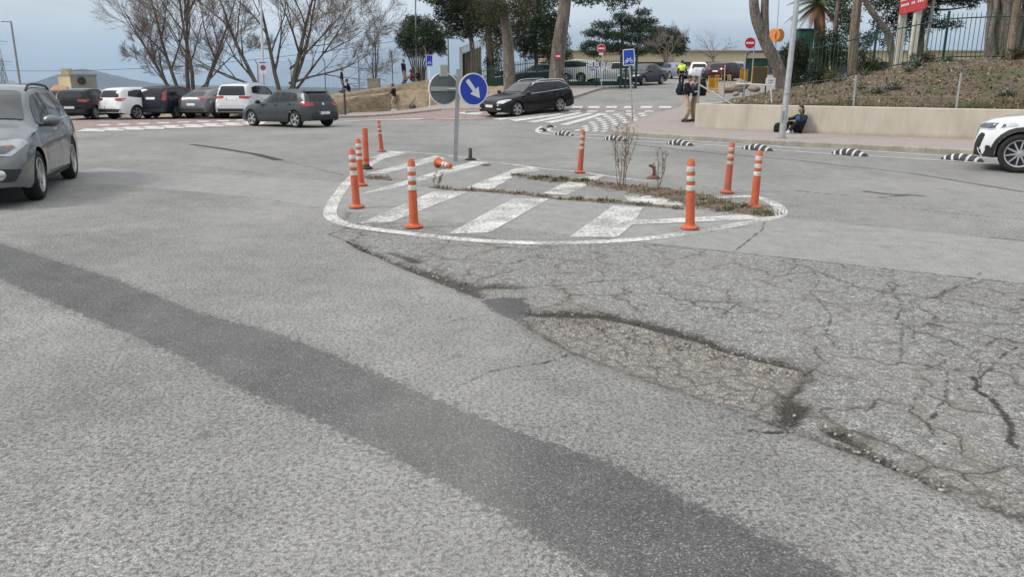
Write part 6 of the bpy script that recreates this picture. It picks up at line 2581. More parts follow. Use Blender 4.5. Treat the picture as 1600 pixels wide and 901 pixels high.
pine('tall dark pine with bare lower branches above the curved top fence', 741, 128, 56, [(739, 90), (735, 55), (722, 10), (715, -30)], .2, .12,
     [(700, 8, 26, 16), (680, -4, 26, 12), (722, 22, 26, 20, .6), (748, 24, 22, 26, -.5), (712, 40, 22, 12, .5), (740, 46, 18, 12), (765, 5, 24, 20, .6), (692, 26, 16, 9, .4), (702, 53, 12, 7), (730, 0, 32, 18), (726, 54, 12, 7, .3)], 42, .2, 41, [NEEDLE[0], OLIVE[0], HEDGE[2]])
pine('thick grey pine trunk left of the black estate, crown out of the frame', 797, 140, 50, [(795, 100), (793, 60), (788, 25), (780, -20), (778, -60)], .4, .24,
     [(775, 35, 20, 22, .8), (806, 30, 22, 28, 1.2), (780, 65, 14, 18, 1.2), (768, 12, 24, 18, -1), (812, 8, 24, 16, -.8), (806, 62, 10, 14, 1.3)], 36, .2, 42, [OLIVE[0], OLIVE[1], NEEDLE[0]], GREY_BARK, limbs=False)
pine('broad green pine between the grey trunk and the leaning pale trunk', 838, 136, 58, [(838, 100), (836, 70), (838, 40)], .18, .1,
     [(835, 22, 28, 26), (852, 42, 26, 22, .5), (820, 48, 20, 20, -.4), (862, 62, 18, 18, .4), (838, 66, 26, 14), (866, 86, 14, 14, .3), (815, 72, 16, 11), (850, 0, 34, 18), (824, 86, 12, 8, .4), (872, 36, 16, 20, .5), (846, 82, 16, 9)], 42, .2, 43)
pine('leaning pale pine trunk with a red and white plate, right of the black estate', 868, 136, 49, [(871, 100), (875, 60), (881, 20), (886, -25), (890, -60)], .5, .3, [], 1, .2, 44, NEEDLE, GREY_BARK)
o = thing('trunk_plate', 'small red and white plate fixed on the leaning pale trunk', 'sign', at(872, 88, 48.45))
b = MB()
b.box((0, 0, 0), (.3, .02, .3), 0)
b.box((0, -.012, 0), (.26, .01, .09), 1)
b.build('plate', [SIGNR, SIGNW], o, 0)
pine('dark evergreen standing behind the leaning pale trunk', 880, 134, 62, [(880, 100), (880, 70)], .15, .08, [(884, 72, 9, 20), (878, 92, 12, 14), (888, 96, 8, 12)], 26, .2, 45, HEDGE)
pine('slender brown trunk behind the green fence left of the grey pine', 768, 132, 55, [(766, 100), (764, 60), (760, 20)], .3, .2, [(770, 78, 10, 10), (778, 90, 8, 10), (758, 60, 8, 12), (772, 40, 16, 24), (756, 22, 16, 20), (764, 98, 9, 9), (776, 104, 8, 10)], 40, .18, 46, OLIVE)
# spray of foliage reaching across the top of the picture
o = thing('pine_branch', 'pine branch reaching in along the top edge right of the leaning pale trunk', 'branch', at(892, -20, 50))
bl = [blob(u, v, 50, a, c, o.location, .5) for u, v, a, c in ((915, 3, 20, 4), (940, -2, 18, 5), (965, 3, 16, 6), (985, 1, 14, 5), (955, 10, 8, 4), (975, 12, 6, 3), (905, -6, 16, 6))]
foliage(bl, 18, .24, 51).build('needles', NEEDLE, o, 0)
wood = MB()
limbs_to(wood, Vector((0, 0, 0)), [at(930, -4, 50) - o.location, at(985, 4, 50) - o.location], .07, .02, 6)
wood.build('limb', GREY_BARK, o)

# --- cedar and round pine over the car park
pine('layered dark cedar behind the no entry sign', 975, 120, 82, [(975, 90), (972, 60), (970, 25)], .3, .08,
     [(970, 26, 14, 6), (1005, 20, 14, 5), (985, 34, 26, 7), (945, 40, 20, 6), (925, 52, 16, 6), (1000, 46, 28, 7), (960, 56, 30, 7), (925, 70, 18, 6), (1000, 62, 26, 8), (955, 74, 30, 7), (990, 80, 26, 8), (930, 84, 16, 5), (1015, 34, 14, 6), (912, 78, 8, 4)], 34, .24, 61, CEDAR, PINE_BARK, 'trees round the car park')
pine('round dense pine beyond the black saloon', 1042, 118, 95, [(1040, 95), (1040, 70)], .3, .2,
     [(1030, 58, 18, 13), (1048, 55, 16, 12), (1062, 66, 13, 12), (1022, 72, 16, 12), (1042, 74, 24, 13), (1064, 78, 10, 8), (1030, 48, 10, 6)], 34, .26, 62, NEEDLE, PINE_BARK, 'trees round the car park')
p = base(1039, 76)
bare_tree('low bare shrubby tree in front of the round dense pine', p, [((0, 0, 1), 1.8, .09, (0, 0, 0)), ((-.6, 0, 1), 2.6, .06, (0, 0, 1.5)), ((.6, 0, 1), 2.6, .06, (0, 0, 1.5)), ((.1, .5, 1), 2.4, .05, (0, 0, 1.5))], 3, 71, group='trees round the car park', up=.02)
p = base(1113, 92)
bare_tree('small bare street tree in front of the long beige building', p, [((0, 0, 1), 2.2, .13, (0, 0, 0)), ((-.7, 0, 1), 2.6, .07, (0, 0, 2.0)), ((.8, 0, .9), 2.8, .07, (0, 0, 2.0)), ((.1, .5, 1), 2.4, .06, (0, 0, 2.1)), ((-1, 0, .5), 2.4, .05, (0, 0, 1.9))], 2, 72, group='trees round the car park', up=.02)

# --- forked trunk at the top of the wall corner
p = at(1226, 138, 36)
o = thing('forked_pine', 'leaning forked pine trunk beside the white notice, crown out of the frame', 'tree', p)
wood = MB()
fk = at(1196, 66, 36) - p
limbs_to(wood, Vector((.1, 0, -.6)), [at(1216, 108, 36) - p, fk, at(1181, 28, 36) - p, at(1177, -6, 36) - p, at(1172, -40, 36) - p], .33, .17, 12)
limbs_to(wood, fk + Vector((.03, .03, -.2)), [at(1195, 40, 36) - p, at(1195, 8, 36) - p, at(1198, -40, 36) - p], .2, .16, 12)
wood.build('trunk', GREY_BARK, o, 60)

# --- hedge, cabinet, palm, cypresses and trunks behind the railings
p = base(1242, 38)
o = thing('hedge', 'dark clipped hedge between the forked trunk and the green railings', 'hedge', p)
foliage([blob(u, v, 38, a, c, p, .9) for u, v, a, c in ((1238, 118, 20, 30), (1252, 85, 16, 24), (1240, 84, 16, 22), (1256, 110, 14, 30), (1228, 92, 9, 16), (1228, 120, 12, 22))], 60, .14, 81).build('leaves', HEDGE, o, 0)
MB().tube([(0, 0, -.3), (.0, 0, 1.8)], .1, 7).build('stem', PINE_BARK, o)
GREEN = M('green_fence_paint', (.012, .045, .033), .5, 0, .4, 0, .2, 4)
GREEN2 = M('green_panel_paint', (.016, .062, .045), .6, 0, .4, 0, .25, 2)
p = at(1257, 80, 41)
o = thing('green_cabinet', 'dark green metal cabinet behind the start of the railings', 'cabinet', p)
h_ = 32 / 1264 * 41
b = MB()
b.box((0, .3, h_ * .5 - .2), (.75, .8, h_ + .4))
b.build('case', GREEN2, o, 0)
MB().box((0, .3, h_ + .03), (.85, .9, .06)).build('lid', GREEN, o, 0)
for k in range(2):
    MB().box((-.18 + .36 * k, -.115, h_ * .5), (.32, .03, h_ * .8)).build('door', GREEN2, o, 0)

# palm
p = base(1276, 42)
p.z = 2.6
o = thing('palm_tree', 'palm with drooping green and orange brown fronds behind the railings', 'tree', p)
crown = at(1280, 8, 42) - p
wood = MB()
limbs_to(wood, Vector((0, 0, -.5)), [crown * .5, crown], .32, .26, 12)
wood.build('trunk', PINE_BARK, o)
rnd = random.Random(9)
PALM = [leafmat('palm_green', (.06, .085, .035)), leafmat('palm_dry', (.2, .11, .05)), leafmat('palm_pale', (.11, .115, .05))]
for k in range(30):
    b = MB()
    az = 2 * math.pi * k / 30 + rnd.uniform(-.15, .15)
    dry = k % 3 == 1
    el = rnd.uniform(-.6, .1) if dry else rnd.uniform(.0, 1.1)
    Lf = rnd.uniform(1.0, 1.4) if dry else rnd.uniform(1.6, 2.2)
    h_ = Vector((math.cos(az), math.sin(az), 0))
    pts = []
    for i in range(9):
        t = i / 8
        pts.append(crown + h_ * (Lf * t * math.cos(el * (1 - .3 * t))) + Vector((0, 0, Lf * (t * math.sin(el) - (.55 if not dry else .75) * t * t))))
    b.tube(pts, [.03 * (1 - .8 * i / 8) for i in range(9)], 4)
    mi = 1 if dry else rnd.choice((0, 0, 2))
    sd_ = h_.cross(Vector((0, 0, 1)))
    for i in range(1, 36):
        t = i / 36
        j = min(int(t * 8), 7)
        q = pts[j].lerp(pts[j + 1], t * 8 - j)
        ll = .42 * math.sin(math.pi * min(t * .9 + .1, 1)) + .08
        tg = (pts[j + 1] - pts[j]).normalized()
        for s in (1, -1):
            e_ = q + (sd_ * s * .8 + tg * .6 + Vector((0, 0, -.35))).normalized() * ll
            wv2 = tg * .022
            b.add([q - wv2, q + wv2, e_], [(0, 1, 2)])
    b.build('frond', PALM[mi], o, 0)

pine('straight brown trunk standing just in front of the railings', 1334, 112, 34.5, [(1333, 90), (1335, 50), (1340, 0), (1343, -50)], .24, .17, [], 1, .2, 91, NEEDLE, WOOD, 'trees behind the railings', limbs=False)
pine('dark cypress mass behind the railings left of the straight brown trunk', 1304, 105, 40, [(1304, 80), (1306, 40), (1310, 0)], .15, .1,
     [(1300, 72, 26, 18), (1290, 58, 16, 10), (1318, 50, 14, 16), (1314, 20, 20, 18, .8), (1312, 86, 22, 12), (1345, 70, 16, 18, .6), (1352, 92, 14, 10, .5), (1284, 88, 12, 14), (1300, 96, 16, 9), (1326, 96, 10, 9), (1330, 30, 12, 20, .9), (1318, -6, 24, 14, .9)], 44, .17, 92, NEEDLE, PINE_BARK, 'trees behind the railings')
pine('leaning bare grey limbed pine behind the railings and hoarding', 1398, 98, 39, [(1394, 85), (1388, 55), (1375, 35), (1360, 15), (1345, -15)], .2, .12,
     [(1370, 5, 26, 14, .6), (1395, 0, 20, 22, .8), (1378, 40, 16, 12, .8), (1404, 48, 10, 16, .6), (1362, 60, 14, 10, .7), (1420, 35, 10, 30, 1.2), (1385, 70, 8, 8, .6), (1410, 15, 16, 20, 1.0), (1395, 30, 14, 12, 1.2)], 40, .17, 93, [NEEDLE[0], HEDGE[0], NEEDLE[1]], GREY_BARK, 'trees behind the railings')
pine('dark pine behind the hoarding with a long low bough to its right', 1436, 96, 40, [(1436, 60), (1440, 20), (1446, -20)], .28, .18,
     [(1440, 42, 10, 26), (1452, 20, 12, 18), (1472, 36, 18, 7), (1492, 40, 12, 5), (1470, 0, 24, 10), (1500, 2, 20, 8), (1525, -2, 18, 9), (1522, 10, 6, 4), (1430, 60, 8, 14, .5), (1430, 15, 14, 20, .8), (1500, -14, 40, 12)], 44, .17, 94, [NEEDLE[0], HEDGE[0], HEDGE[1]], PINE_BARK, 'trees behind the railings')
p = at(1562, 84, 32)
o = thing('old_tree', 'massive old tree of fused stems at the right end of the railings', 'tree', p, 0, 'trees behind the railings')
wood = MB()
rnd = random.Random(12)
for k in range(9):
    u0 = 1544 + k * 5.2
    y_ = 32 + rnd.uniform(-.3, .3)
    limbs_to(wood, at(u0, 88, y_) - p, [at(u0 + rnd.uniform(-4, 4), 50, y_) - p, at(u0 + 2 + rnd.uniform(-5, 5), 20, y_) - p, at(u0 + 5 + rnd.uniform(-6, 6), -30, y_) - p], rnd.uniform(.16, .22), .1, 9)
wood.build('trunk', GREY_BARK, o, 60)
foliage([blob(u, v, 33, a, c, p, .8, 1.2) for u, v, a, c in ((1545, -22, 40, 14), (1600, -10, 26, 14), (1618, 45, 12, 40), (1604, 70, 10, 16))], 20, .2, 95).build('crown', OLIVE[:2] + NEEDLE[1:2], o, 0)
p = on_bank(9, 5.6)
q = base(1576, 28.5)
bt = at(1574, 105, 28.5)
o = thing('wooden_pole', 'bare brown wooden pole on the bank before the massive old tree', 'pole', bt)
tp = at(1591, 0, 28.5) - bt
MB().tube([(0, 0, -.5), tp * .5, tp * 1.6], [.15, .135, .12], 12).build('shaft', WOOD, o)
o = thing('grey_pole', 'slim grey steel pole between hoarding and railings', 'pole', at(1443, 92, 33.2))
tp = at(1459, 0, 33.2) - o.location
MB().tube([(0, 0, -.4), tp * 1.4], .065, 10).build('shaft', GALV2, o)
MB().tube([tp * .3, tp * .31], .075, 10).build('clamp_band', GALV, o)
# far trees closing the view to the right behind the railings
pine('dark trunk at the right picture edge behind the wooden pole', 1598, 86, 34, [(1600, 50), (1606, 0), (1610, -40)], .22, .16, [(1610, 30, 12, 24), (1616, -8, 20, 20)], 20, .2, 96, OLIVE, PINE_BARK, 'trees behind the railings')
# ================================================================= FENCES, GATES, BUILDINGS
def railings(name, label, line, zbase, h, gap, mt, panel=None, post_every=14, bar_r=.014, cat='fence', spear=True, tops=None):
    """upright bars between two rails on posts, along a ground line; bars one part, each post its own"""
    o = thing(name, label, cat, line[0])
    o0 = line[0].copy()
    tot, segs = 0, []
    for a, c in zip(line[:-1], line[1:]):
        segs.append((tot, a, c, (c - a).length))
        tot += (c - a).length

    def pt(s):
        for t0, a, c, l_ in segs:
            if s <= t0 + l_ + 1e-6:
                q = a.lerp(c, (s - t0) / l_)
                break
        q = q.copy()
        q.z = zbase(q)
        return q - o0
    n_ = int(tot / gap)
    bars = MB()
    for i in range(n_ + 1):
        q = pt(i * gap)
        if i % post_every == 0:
            MB().box(q + Vector((0, 0, h * .52 - .1)), (.07, .07, h * 1.04 + .2)).build('post', mt, o, 0)
            continue
        top = q + Vector((0, 0, h))
        bars.tube([q + Vector((0, 0, .08)), top - Vector((0, 0, .06)), top], [bar_r, bar_r, bar_r * .3 if spear else bar_r], 4, 0, False)
    bars.build('bars', mt, o, 0)
    for zr in (.14, h - .22):
        b = MB()
        k = max(2, int(tot / 1.2))
        b.tube([pt(tot * i / k) + Vector((0, 0, zr)) for i in range(k + 1)], .024, 4)
        b.build('rail', mt, o, 0)
    if panel:
        z0, z1, pm = panel
        b = MB()
        k = max(2, int(tot / 1.2))
        for i in range(k):
            a, c = pt(tot * i / k), pt(tot * (i + 1) / k)
            d = (c - a).normalized()
            nn = Vector((-d.y, d.x, 0)) * .04
            b.prism([a + nn + Vector((0, 0, z0)), c + nn + Vector((0, 0, z0)), c + nn + Vector((0, 0, z1)), a + nn + Vector((0, 0, z1))], nn * .3)
        b.build('screen_panel', pm, o, 0)
    return o


# railings on top of the right bank
best = min((abs(proj(wp(s, 8.3, 2.6))[0] - 1266), s) for s in np.arange(-2, 16, .05))[1]
line = [wp(best, 8.3), wp(best + 5, 8.3), wp(best + 14, 7.6)]


def zbank(q):
    return surf_z(BANK_BVH, q.x, q.y) - .02


railings('green_railings', 'long dark green railings with pointed bars along the top of the brown bank', line, zbank, 1.75, .155, GREEN, None, 16)

# green fence left of the gate with its screen, on the upper pavement
def zup(q):
    return h1(q.x, q.y) + .1


fa, fb = base(748, 53.5), base(879, 50.5)
railings('palisade_fence', 'green palisade fence with a solid lower screen behind the black estate', [fa, fb], zup, 1.75, .13, GREEN, (.1, .95, GREEN2), 14, .022)
ga, gb = base(880, 50.5), base(988, 51.0)
railings('sliding_gate', 'green sliding gate of thin bars left of the gate tower', [ga, gb], zup, 1.65, .12, GREEN, (.05, .32, GREEN2), 18, .02, 'gate', False)
o = thing('gate_tower', 'tall green lattice guide post of the sliding gate behind the leaning cycle sign', 'gate post', base(981, 50.2))
for dx in (-.5, -.17, .17, .5):
    for dy in (-.15, .15):
        MB().box((dx, dy, 1.0), (.09, .07, 2.1)).build('upright', GREEN, o, 0)
for z in (.3, 1.1, 1.95):
    MB().box((0, 0, z), (1.1, .36, .07)).build('crossbar', GREEN, o, 0)
for k, (u, lab) in enumerate(((922.5, 'white and blue notice sheet on the gate, leftmost of four'), (932, 'white and blue notice sheet on the gate, second of four from the left'), (942, 'pale notice sheet on the gate behind the no entry pole'), (951.5, 'cream notice sheet on the gate, rightmost of four'))):
    c = at(u, 103, 50.3)
    o = thing('notice_sheet', lab, 'notice', c, 0, 'notices on the sliding gate')
    b = MB()
    b.box((0, -.07, 0), (7.2 / 1221 * 50, .02, 11 / 1264 * 50), 0)
    b.build('sheet', SIGNW if k < 3 else M('cream_sheet', (.55, .53, .44), .6), o, 0)
    if k < 2:
        MB().box((0, -.083, -.1), (6.0 / 1221 * 50, .008, .12)).build('blue_block', M('notice_blue', (.1, .25, .5), .5), o, 0)
    MB().box((0, -.083, .08), (.07, .008, .1)).build('dark_mark', M('print_grey', (.18, .18, .2), .6), o, 0)

# curved top security fence at the left end
fa, fb = at(722, 128, 58), at(752, 128, 54)
for q in (fa, fb):
    q.z = h1(q.x, q.y) + .2
o = thing('security_fence', 'grey green mesh fence with outward curved tops left of the pines', 'fence', fa)
hh = at(722, 82, 58).z - fa.z
b = MB()
tops = MB()
dv = fb - fa
for i in range(13):
    q = dv * (i / 12)
    b.tube([q, q + Vector((0, 0, hh))], .022, 4)
    tops.tube([q + Vector((0, 0, hh)), q + Vector((.03, -.03, hh + .25)), q + Vector((.16, -.1, hh + .45))], .02, 4)
b.build('bars', GREEN, o, 0)
tops.build('curved_tops', GALV2, o, 0)
MB().prism([Vector((0, .04, 0)), dv + Vector((0, .04, 0)), dv + Vector((0, .04, hh * .96)), Vector((0, .04, hh * .96))], (0, .03, 0)).build('mesh_panel', M('brown_mesh', (.085, .07, .05), .9, 0, .2, 0, .25, 3), o, 0)
o = thing('white_gate_post', 'pale square post left of the curved top fence', 'post', at(721, 132, 57.5))
MB().box((0, 0, .9), (.22, .22, 3.4)).build('post', M('pale_pole', (.5, .52, .54), .5), o, 0)

# chain link fence along the edge of the earth bank
o = thing('chain_link_fence', 'thin chain link fence with bent post tops along the earth bank skyline', 'fence', on_earth(562, 59.5))
prev = None
tl = []
for u, v0 in ((404, 96), (456, 94), (509, 92), (562, 86), (614, 80), (667, 74)):
    q = on_earth(u, 59.5)
    t_ = at(u - 2, v0, 59.5)
    q0, q1 = q - o.location, t_ - o.location
    MB().tube([q0 - Vector((0, 0, .6)), q1 - Vector((0, 0, .25)), q1 + Vector((-.14, -.1, .1))], .035, 6).build('post', GALV2, o)
    tl.append((q0, q1))
b = MB()
for (a0, a1), (c0, c1) in zip(tl[:-1], tl[1:]):
    for f in (.02, .25, .5, .75, .97):
        b.tube([a0.lerp(a1, f), c0.lerp(c1, f)], .006, 3)
    m_ = 26
    for i in range(m_):
        s0, s1 = i / m_, (i + 1) / m_
        b.tube([a0.lerp(c0, s0), a1.lerp(c1, s1)], .0035, 3, 0, False)
        b.tube([a1.lerp(c1, s0), a0.lerp(c0, s1)], .0035, 3, 0, False)
b.build('netting', GALV2, o, 0)

# wire fence posts on the retaining wall
o = thing('wire_fence', 'thin pale posts strung with wire just behind the retaining wall', 'fence', wp(0, .4, wtop(0)))
tl = []
for bu, bv, tu, tv in ((1091, 160, 1093.5, 119), (1200, 165, 1202, 134), (1333, 171, 1338, 117), (1493, 174, 1502, 114)):
    s = min((abs(proj(wp(k, .4, wtop(k)))[0] - bu), k) for k in np.arange(-1, 20, .04))[1]
    q = wp(s, .4, wtop(s) - .2)
    q.z = max(surf_z(BANK_BVH, q.x, q.y), wtop(s) - .15) if s > .1 else wtop(s) - .1
    t_ = at(tu, tv, q.y)
    if bu == 1200:
        tl.append((q - o.location, t_ - o.location))
        continue
    tl.append((q - o.location, t_ - o.location))
    MB().tube([q - o.location - Vector((0, 0, .2)), t_ - o.location], .033, 8).build('post', GALV if bu != 1091 else GALV2, o)
q, t_ = tl[0]
MB().tube([q + (t_ - q) * .72, wp(1.15, .5, 1.0) - o.location], .026, 6).build('brace', GALV, o)
b = MB()
for (a0, a1), (c0, c1) in zip(tl[:-1], tl[1:]):
    for f in (.35, .65, .95):
        b.tube([a0.lerp(a1, f), c0.lerp(c1, f)], .0035, 3)
b.build('wires', GALV2, o, 0)

# right hand gate with curved green frame, and the barriers
p = base(1176, 43)
p.z = h1(p.x, p.y)
o = thing('green_gate_leaf', 'green gate leaf with arched slatted top under the right no entry sign', 'gate', at(1161, 150, 43))
W_ = 34 / 1221 * 43
z0, z1 = at(1161, 128, 43).z - o.location.z, at(1161, 92, 43).z - o.location.z
zt = at(1161, 81, 43).z - o.location.z
fr = MB()
fr.tube([(0, 0, -.2), (0, 0, zt - .25), (.08, 0, zt - .08), (.25, 0, zt), (W_, 0, zt)], .04, 6)
fr.tube([(W_, 0, -.2), (W_, 0, zt)], .04, 6)
fr.tube([(0, 0, z1), (W_, 0, z1)], .03, 6)
fr.build('frame', GREEN, o)
MB().box((W_ / 2, .03, (z0 + z1) / 2), (W_ - .06, .03, z1 - z0)).build('screen_panel', GREEN2, o, 0)
b = MB()
for i in range(9):
    b.box((.1 + (W_ - .2) * i / 8, 0, (z1 + zt) / 2), (.04, .02, zt - z1))
b.build('slats', M('sand_slats', (.38, .33, .2), .6), o, 0)
YEL = M('yellow_barrier_paint', (.52, .26, .012), .5, 0, .4, 0, .2, 5)
BRN = M('brown_board', (.13, .1, .055), .7, 0, .3, 0, .2, 4)


def barrier(label, u, v, Y, wpx, hpx, rz, solid=None, board=YEL):
    p = at(u, v, Y)
    o = thing('site_barrier', label, 'barrier', p, rz, 'yellow pedestrian barriers by the right gate')
    W_, H_ = wpx / 1221 * Y / max(abs(math.cos(rz)), .4), hpx / 1264 * Y
    b = MB()
    b.tube([(0, 0, 0), (0, 0, H_), (W_, 0, H_), (W_, 0, 0)], .028, 6)
    b.tube([(0, 0, .18), (W_, 0, .18)], .022, 6)
    b.build('frame', YEL, o)
    b = MB()
    k = max(5, int(W_ / .14))
    for i in range(1, k):
        b.tube([(W_ * i / k, 0, .18), (W_ * i / k, 0, H_)], .014, 5)
    b.build('bars', YEL, o)
    if solid:
        MB().box((W_ * (solid[0] + solid[1]) / 2, -.03, H_ * (solid[2] + solid[3]) / 2), (W_ * (solid[1] - solid[0]), .02, H_ * (solid[3] - solid[2]))).build('board', board, o, 0)
    for x in (.12, W_ - .12):
        MB().box((x, 0, .02), (.06, .5, .04)).build('foot', YEL, o, 0)
    return o


barrier('yellow barrier with solid yellow board, leftmost one beside the black backpack', 1106, 146, 40, 16, 27, R(25), (.05, .85, .3, .9))
barrier('yellow barred barrier in front of the dark red car', 1117, 146, 38, 20, 28, R(-30))
barrier('yellow barred barrier with a rust stained board right of the thin grey posts', 1156, 131, 40, 12, 22, R(15), (.1, .95, .15, .95))
barrier('brown boarded barrier left of the forked trunk', 1174, 135, 39, 24, 30, R(10), (.02, .98, .1, .95), BRN)
for u, v0, v1_, lab in ((1131, 153, 103, 'thin grey post behind the yellow barriers, left one'), (1163, 146, 88, 'thin grey post in front of the green gate leaf, right one')):
    p = at(u, v0, 35)
    o = thing('thin_post', lab, 'post', p)
    t_ = at(u + 2, v1_, 35) - p
    MB().tube([(0, 0, -.5), t_], .03, 7).build('shaft', GALV2, o)
    MB().ball(t_, (.036, .036, .03), 8, 6).build('cap', GALV, o)

# pale rocks and cut logs on the corner of the bank
ROCK = M('pale_rock', (.25, .215, .18), .9, 0, .3, 0, .25, 3, .02)
rnd = random.Random(4)
for u, v, Y, r_, lab in ((1141, 139, 36, .24, 'pale rock by the barriers, left of the cut log'), (1158, 133, 37, .3, 'biggest pale rock under the thin right post'), (1178, 139, 36, .22, 'pale round rock at the foot of the brown barrier'), (1150, 147, 34.5, .14, 'small pale rock nearest the wall')):
    p = at(u, v, Y)
    b = MB()
    b.ball((0, 0, 0), (r_ * 1.25, r_, r_ * .75), 14, 9)
    b.v = [tuple(Vector(q) * (1 + .16 * math.sin(q[0] * 9 + u) * math.sin(q[1] * 8 + q[2] * 7))) for q in b.v]
    tag(b.build('rock', ROCK, None, 50, p), lab, 'rock', 'pale rocks on the bank corner')
o = thing('cut_log', 'pinkish cut log lying between the pale rocks', 'log', at(1147, 142, 35.5))
MB().tube([(-.5, 0, 0), (.5, .1, .06)], [.13, .11], 12).build('log', WOOD, o)
MB().tube([(-.52, -.002, -.001), (-.503, 0, 0)], [.12, .12], 12).build('cut_face', M('cut_wood', (.45, .3, .22), .8), o)

# --- long beige building behind the car park
WALLB = M('beige_cladding', (.46, .39, .265), .8, 0, .3, 0, .08, .3)
DARKB = M('dark_recess', (.03, .03, .032), .5)
YB = 112.0
o = thing('long_building', 'long low beige building with a dark window band behind the car park', 'building', base(1100, YB))
x0, x1 = at(846, 100, YB).x - o.location.x, at(1690, 100, YB).x - o.location.x
zt, zb_ = at(1100, 80.5, YB).z - o.location.z, at(1100, 97, YB).z - o.location.z
b = MB()
b.box(((x0 + x1) / 2, 6, (zt + zb_) / 2), (x1 - x0, 12, zt - zb_))
b.build('fascia', WALLB, o, 0)
MB().box(((x0 + x1) / 2, 6.6, zb_ / 2 - .5), (x1 - x0 - .6, 12, zb_ + 1 - .01)).build('wall', M('shaded_grey_wall', (.16, .155, .15), .8), o, 0)
k = 26
for i in range(k):
    xa = x0 + 1 + (x1 - x0 - 2) * i / k
    MB().box((xa + 1.3, .58, zb_ - .85), (2.4, .1, 1.2)).build('window', DARKB, o, 0)
for i in range(0, k + 1, 2):
    xa = x0 + .8 + (x1 - x0 - 2) * i / k
    MB().box((xa, .3, zb_ / 2 - .3), (.3, .3, zb_ + .55)).build('column', WALLB, o, 0)
MB().box(((x0 + x1) / 2, 5.9, zt + .08), (x1 - x0 + .4, 12.6, .16)).build('roof', M('roof_edge', (.33, .28, .2), .8), o, 0)

# --- yellowish building at the far left
Y0 = 72.0
cpt = at(113.5, 150, Y0)
o = thing('tower_house', 'square cream and grey building with round opening behind the parked cars', 'house', Vector((cpt.x, cpt.y, -4)))
zt = at(113, 118.5, Y0).z + 4
hw1, hw2 = 31 / 1221 * Y0, 32 / 1221 * Y0
a1, a2 = Vector((-.82, .57, 0)), Vector((.86, .51, 0))
L1, L2 = hw1 / .8, hw2 / .88
CRE = M('cream_render', (.5, .42, .27), .9, 0, .3, 0, .15, .8)
GRR = M('grey_render', (.27, .27, .24), .9, 0, .3, 0, .15, .8)
b = MB()
q = [Vector((0, 0, 0)), a2 * L2, a2 * L2 + a1 * L1, a1 * L1]
b.add([p_ for p_ in q] + [p_ + Vector((0, 0, zt)) for p_ in q], [(0, 1, 5, 4), (1, 2, 6, 5), (2, 3, 7, 6), (3, 0, 4, 7), (4, 5, 6, 7)])
b.mi = [1, 1, 0, 0, 0]
b.build('wall', [CRE, GRR], o, 0)
c_ = (q[0] + q[2]) / 2
b = MB()
b.prism([c_ + (p_ - c_) * 1.05 + Vector((0, 0, zt)) for p_ in q], (0, 0, .14))
b.build('roof', M('grey_roof_slab', (.25, .25, .24), .8), o, 0)
MB().box(a1 * L1 * .8 + a2 * .6 + Vector((0, 0, zt + .4)), (.7, .7, .5)).build('chimney', CRE, o, 0)
nn = Vector((a2.y, -a2.x, 0))
w_c = a2 * L2 * .42 + Vector((0, 0, at(126, 126.5, Y0).z + 4)) + nn * .0
zf = nn
yf = Vector((0, 0, 1))
xf_ = yf.cross(zf)
mw = Matrix.Translation(w_c) @ Matrix((xf_, yf, zf)).transposed().to_4x4()
MB().lathe([(.34, .02), (.36, .05), (.28, .05), (.27, .01)], 20, 0, mw).build('round_window', M('dark_opening', (.06, .035, .025), .7), o)
TILE = M('orange_roof_tiles', (.36, .19, .1), .85, 0, .3, 0, .25, 3)
b = MB()
e0 = a1 * L1 * .1 + Vector((0, 0, zt - 2.1)) - nn * .0
nl = Vector((-a1.y * -1, a1.x * -1, 0))
nl = Vector((-.57, -.82, 0))
b.prism([a1 * (L1 * .05) + nl * 1.8 + Vector((0, 0, zt - 2.6)), a1 * (L1 * 1.3) + nl * 1.8 + Vector((0, 0, zt - 2.4)), a1 * (L1 * 1.3) + nl * .02 + Vector((0, 0, zt - .9)), a1 * (L1 * .25) + nl * .02 + Vector((0, 0, zt - 1.1))], (0, 0, .12))
b.build('tiled_roof', TILE, o, 0)

# far lattice masts
for u, vt, Y, s_, lab in ((6, 55, 210, 1.0, 'faint lattice pylon at the far left edge'), (62 - 56 + 4, 92, 320, 1.3, 'second faint lattice pylon lower at the far left edge')):
    p = at(u, 140, Y)
    p.z = h1(p.x, p.y)
    o = thing('pylon', lab, 'pylon', p, 0, 'lattice pylons far left')
    H_ = at(u, vt, Y).z - p.z
    b = MB()
    ws_ = 2.2 * s_
    for sx_ in (-1, 1):
        for sy in (-1, 1):
            b.tube([(sx_ * ws_, sy * ws_, 0), (sx_ * .3, sy * .3, H_)], .09, 4)
    for i in range(12):
        t0, t1 = i / 12, (i + 1) / 12
        w0_, w1_ = ws_ * (1 - t0) + .3 * t0, ws_ * (1 - t1) + .3 * t1
        for sy in (-1, 1):
            b.tube([(-w0_, sy * w0_, H_ * t0), (w1_, sy * w1_, H_ * t1)], .06, 3)
            b.tube([(w0_, sy * w0_, H_ * t0), (-w1_, sy * w1_, H_ * t1)], .06, 3)
    b.build('lattice', GALV2, o, 0)
    b = MB()
    for z in (.72, .84, .96):
        b.tube([(-3.2 * s_, 0, H_ * z), (0, 0, H_ * z + .3), (3.2 * s_, 0, H_ * z)], .09, 4)
    b.build('arms', GALV2, o, 0)

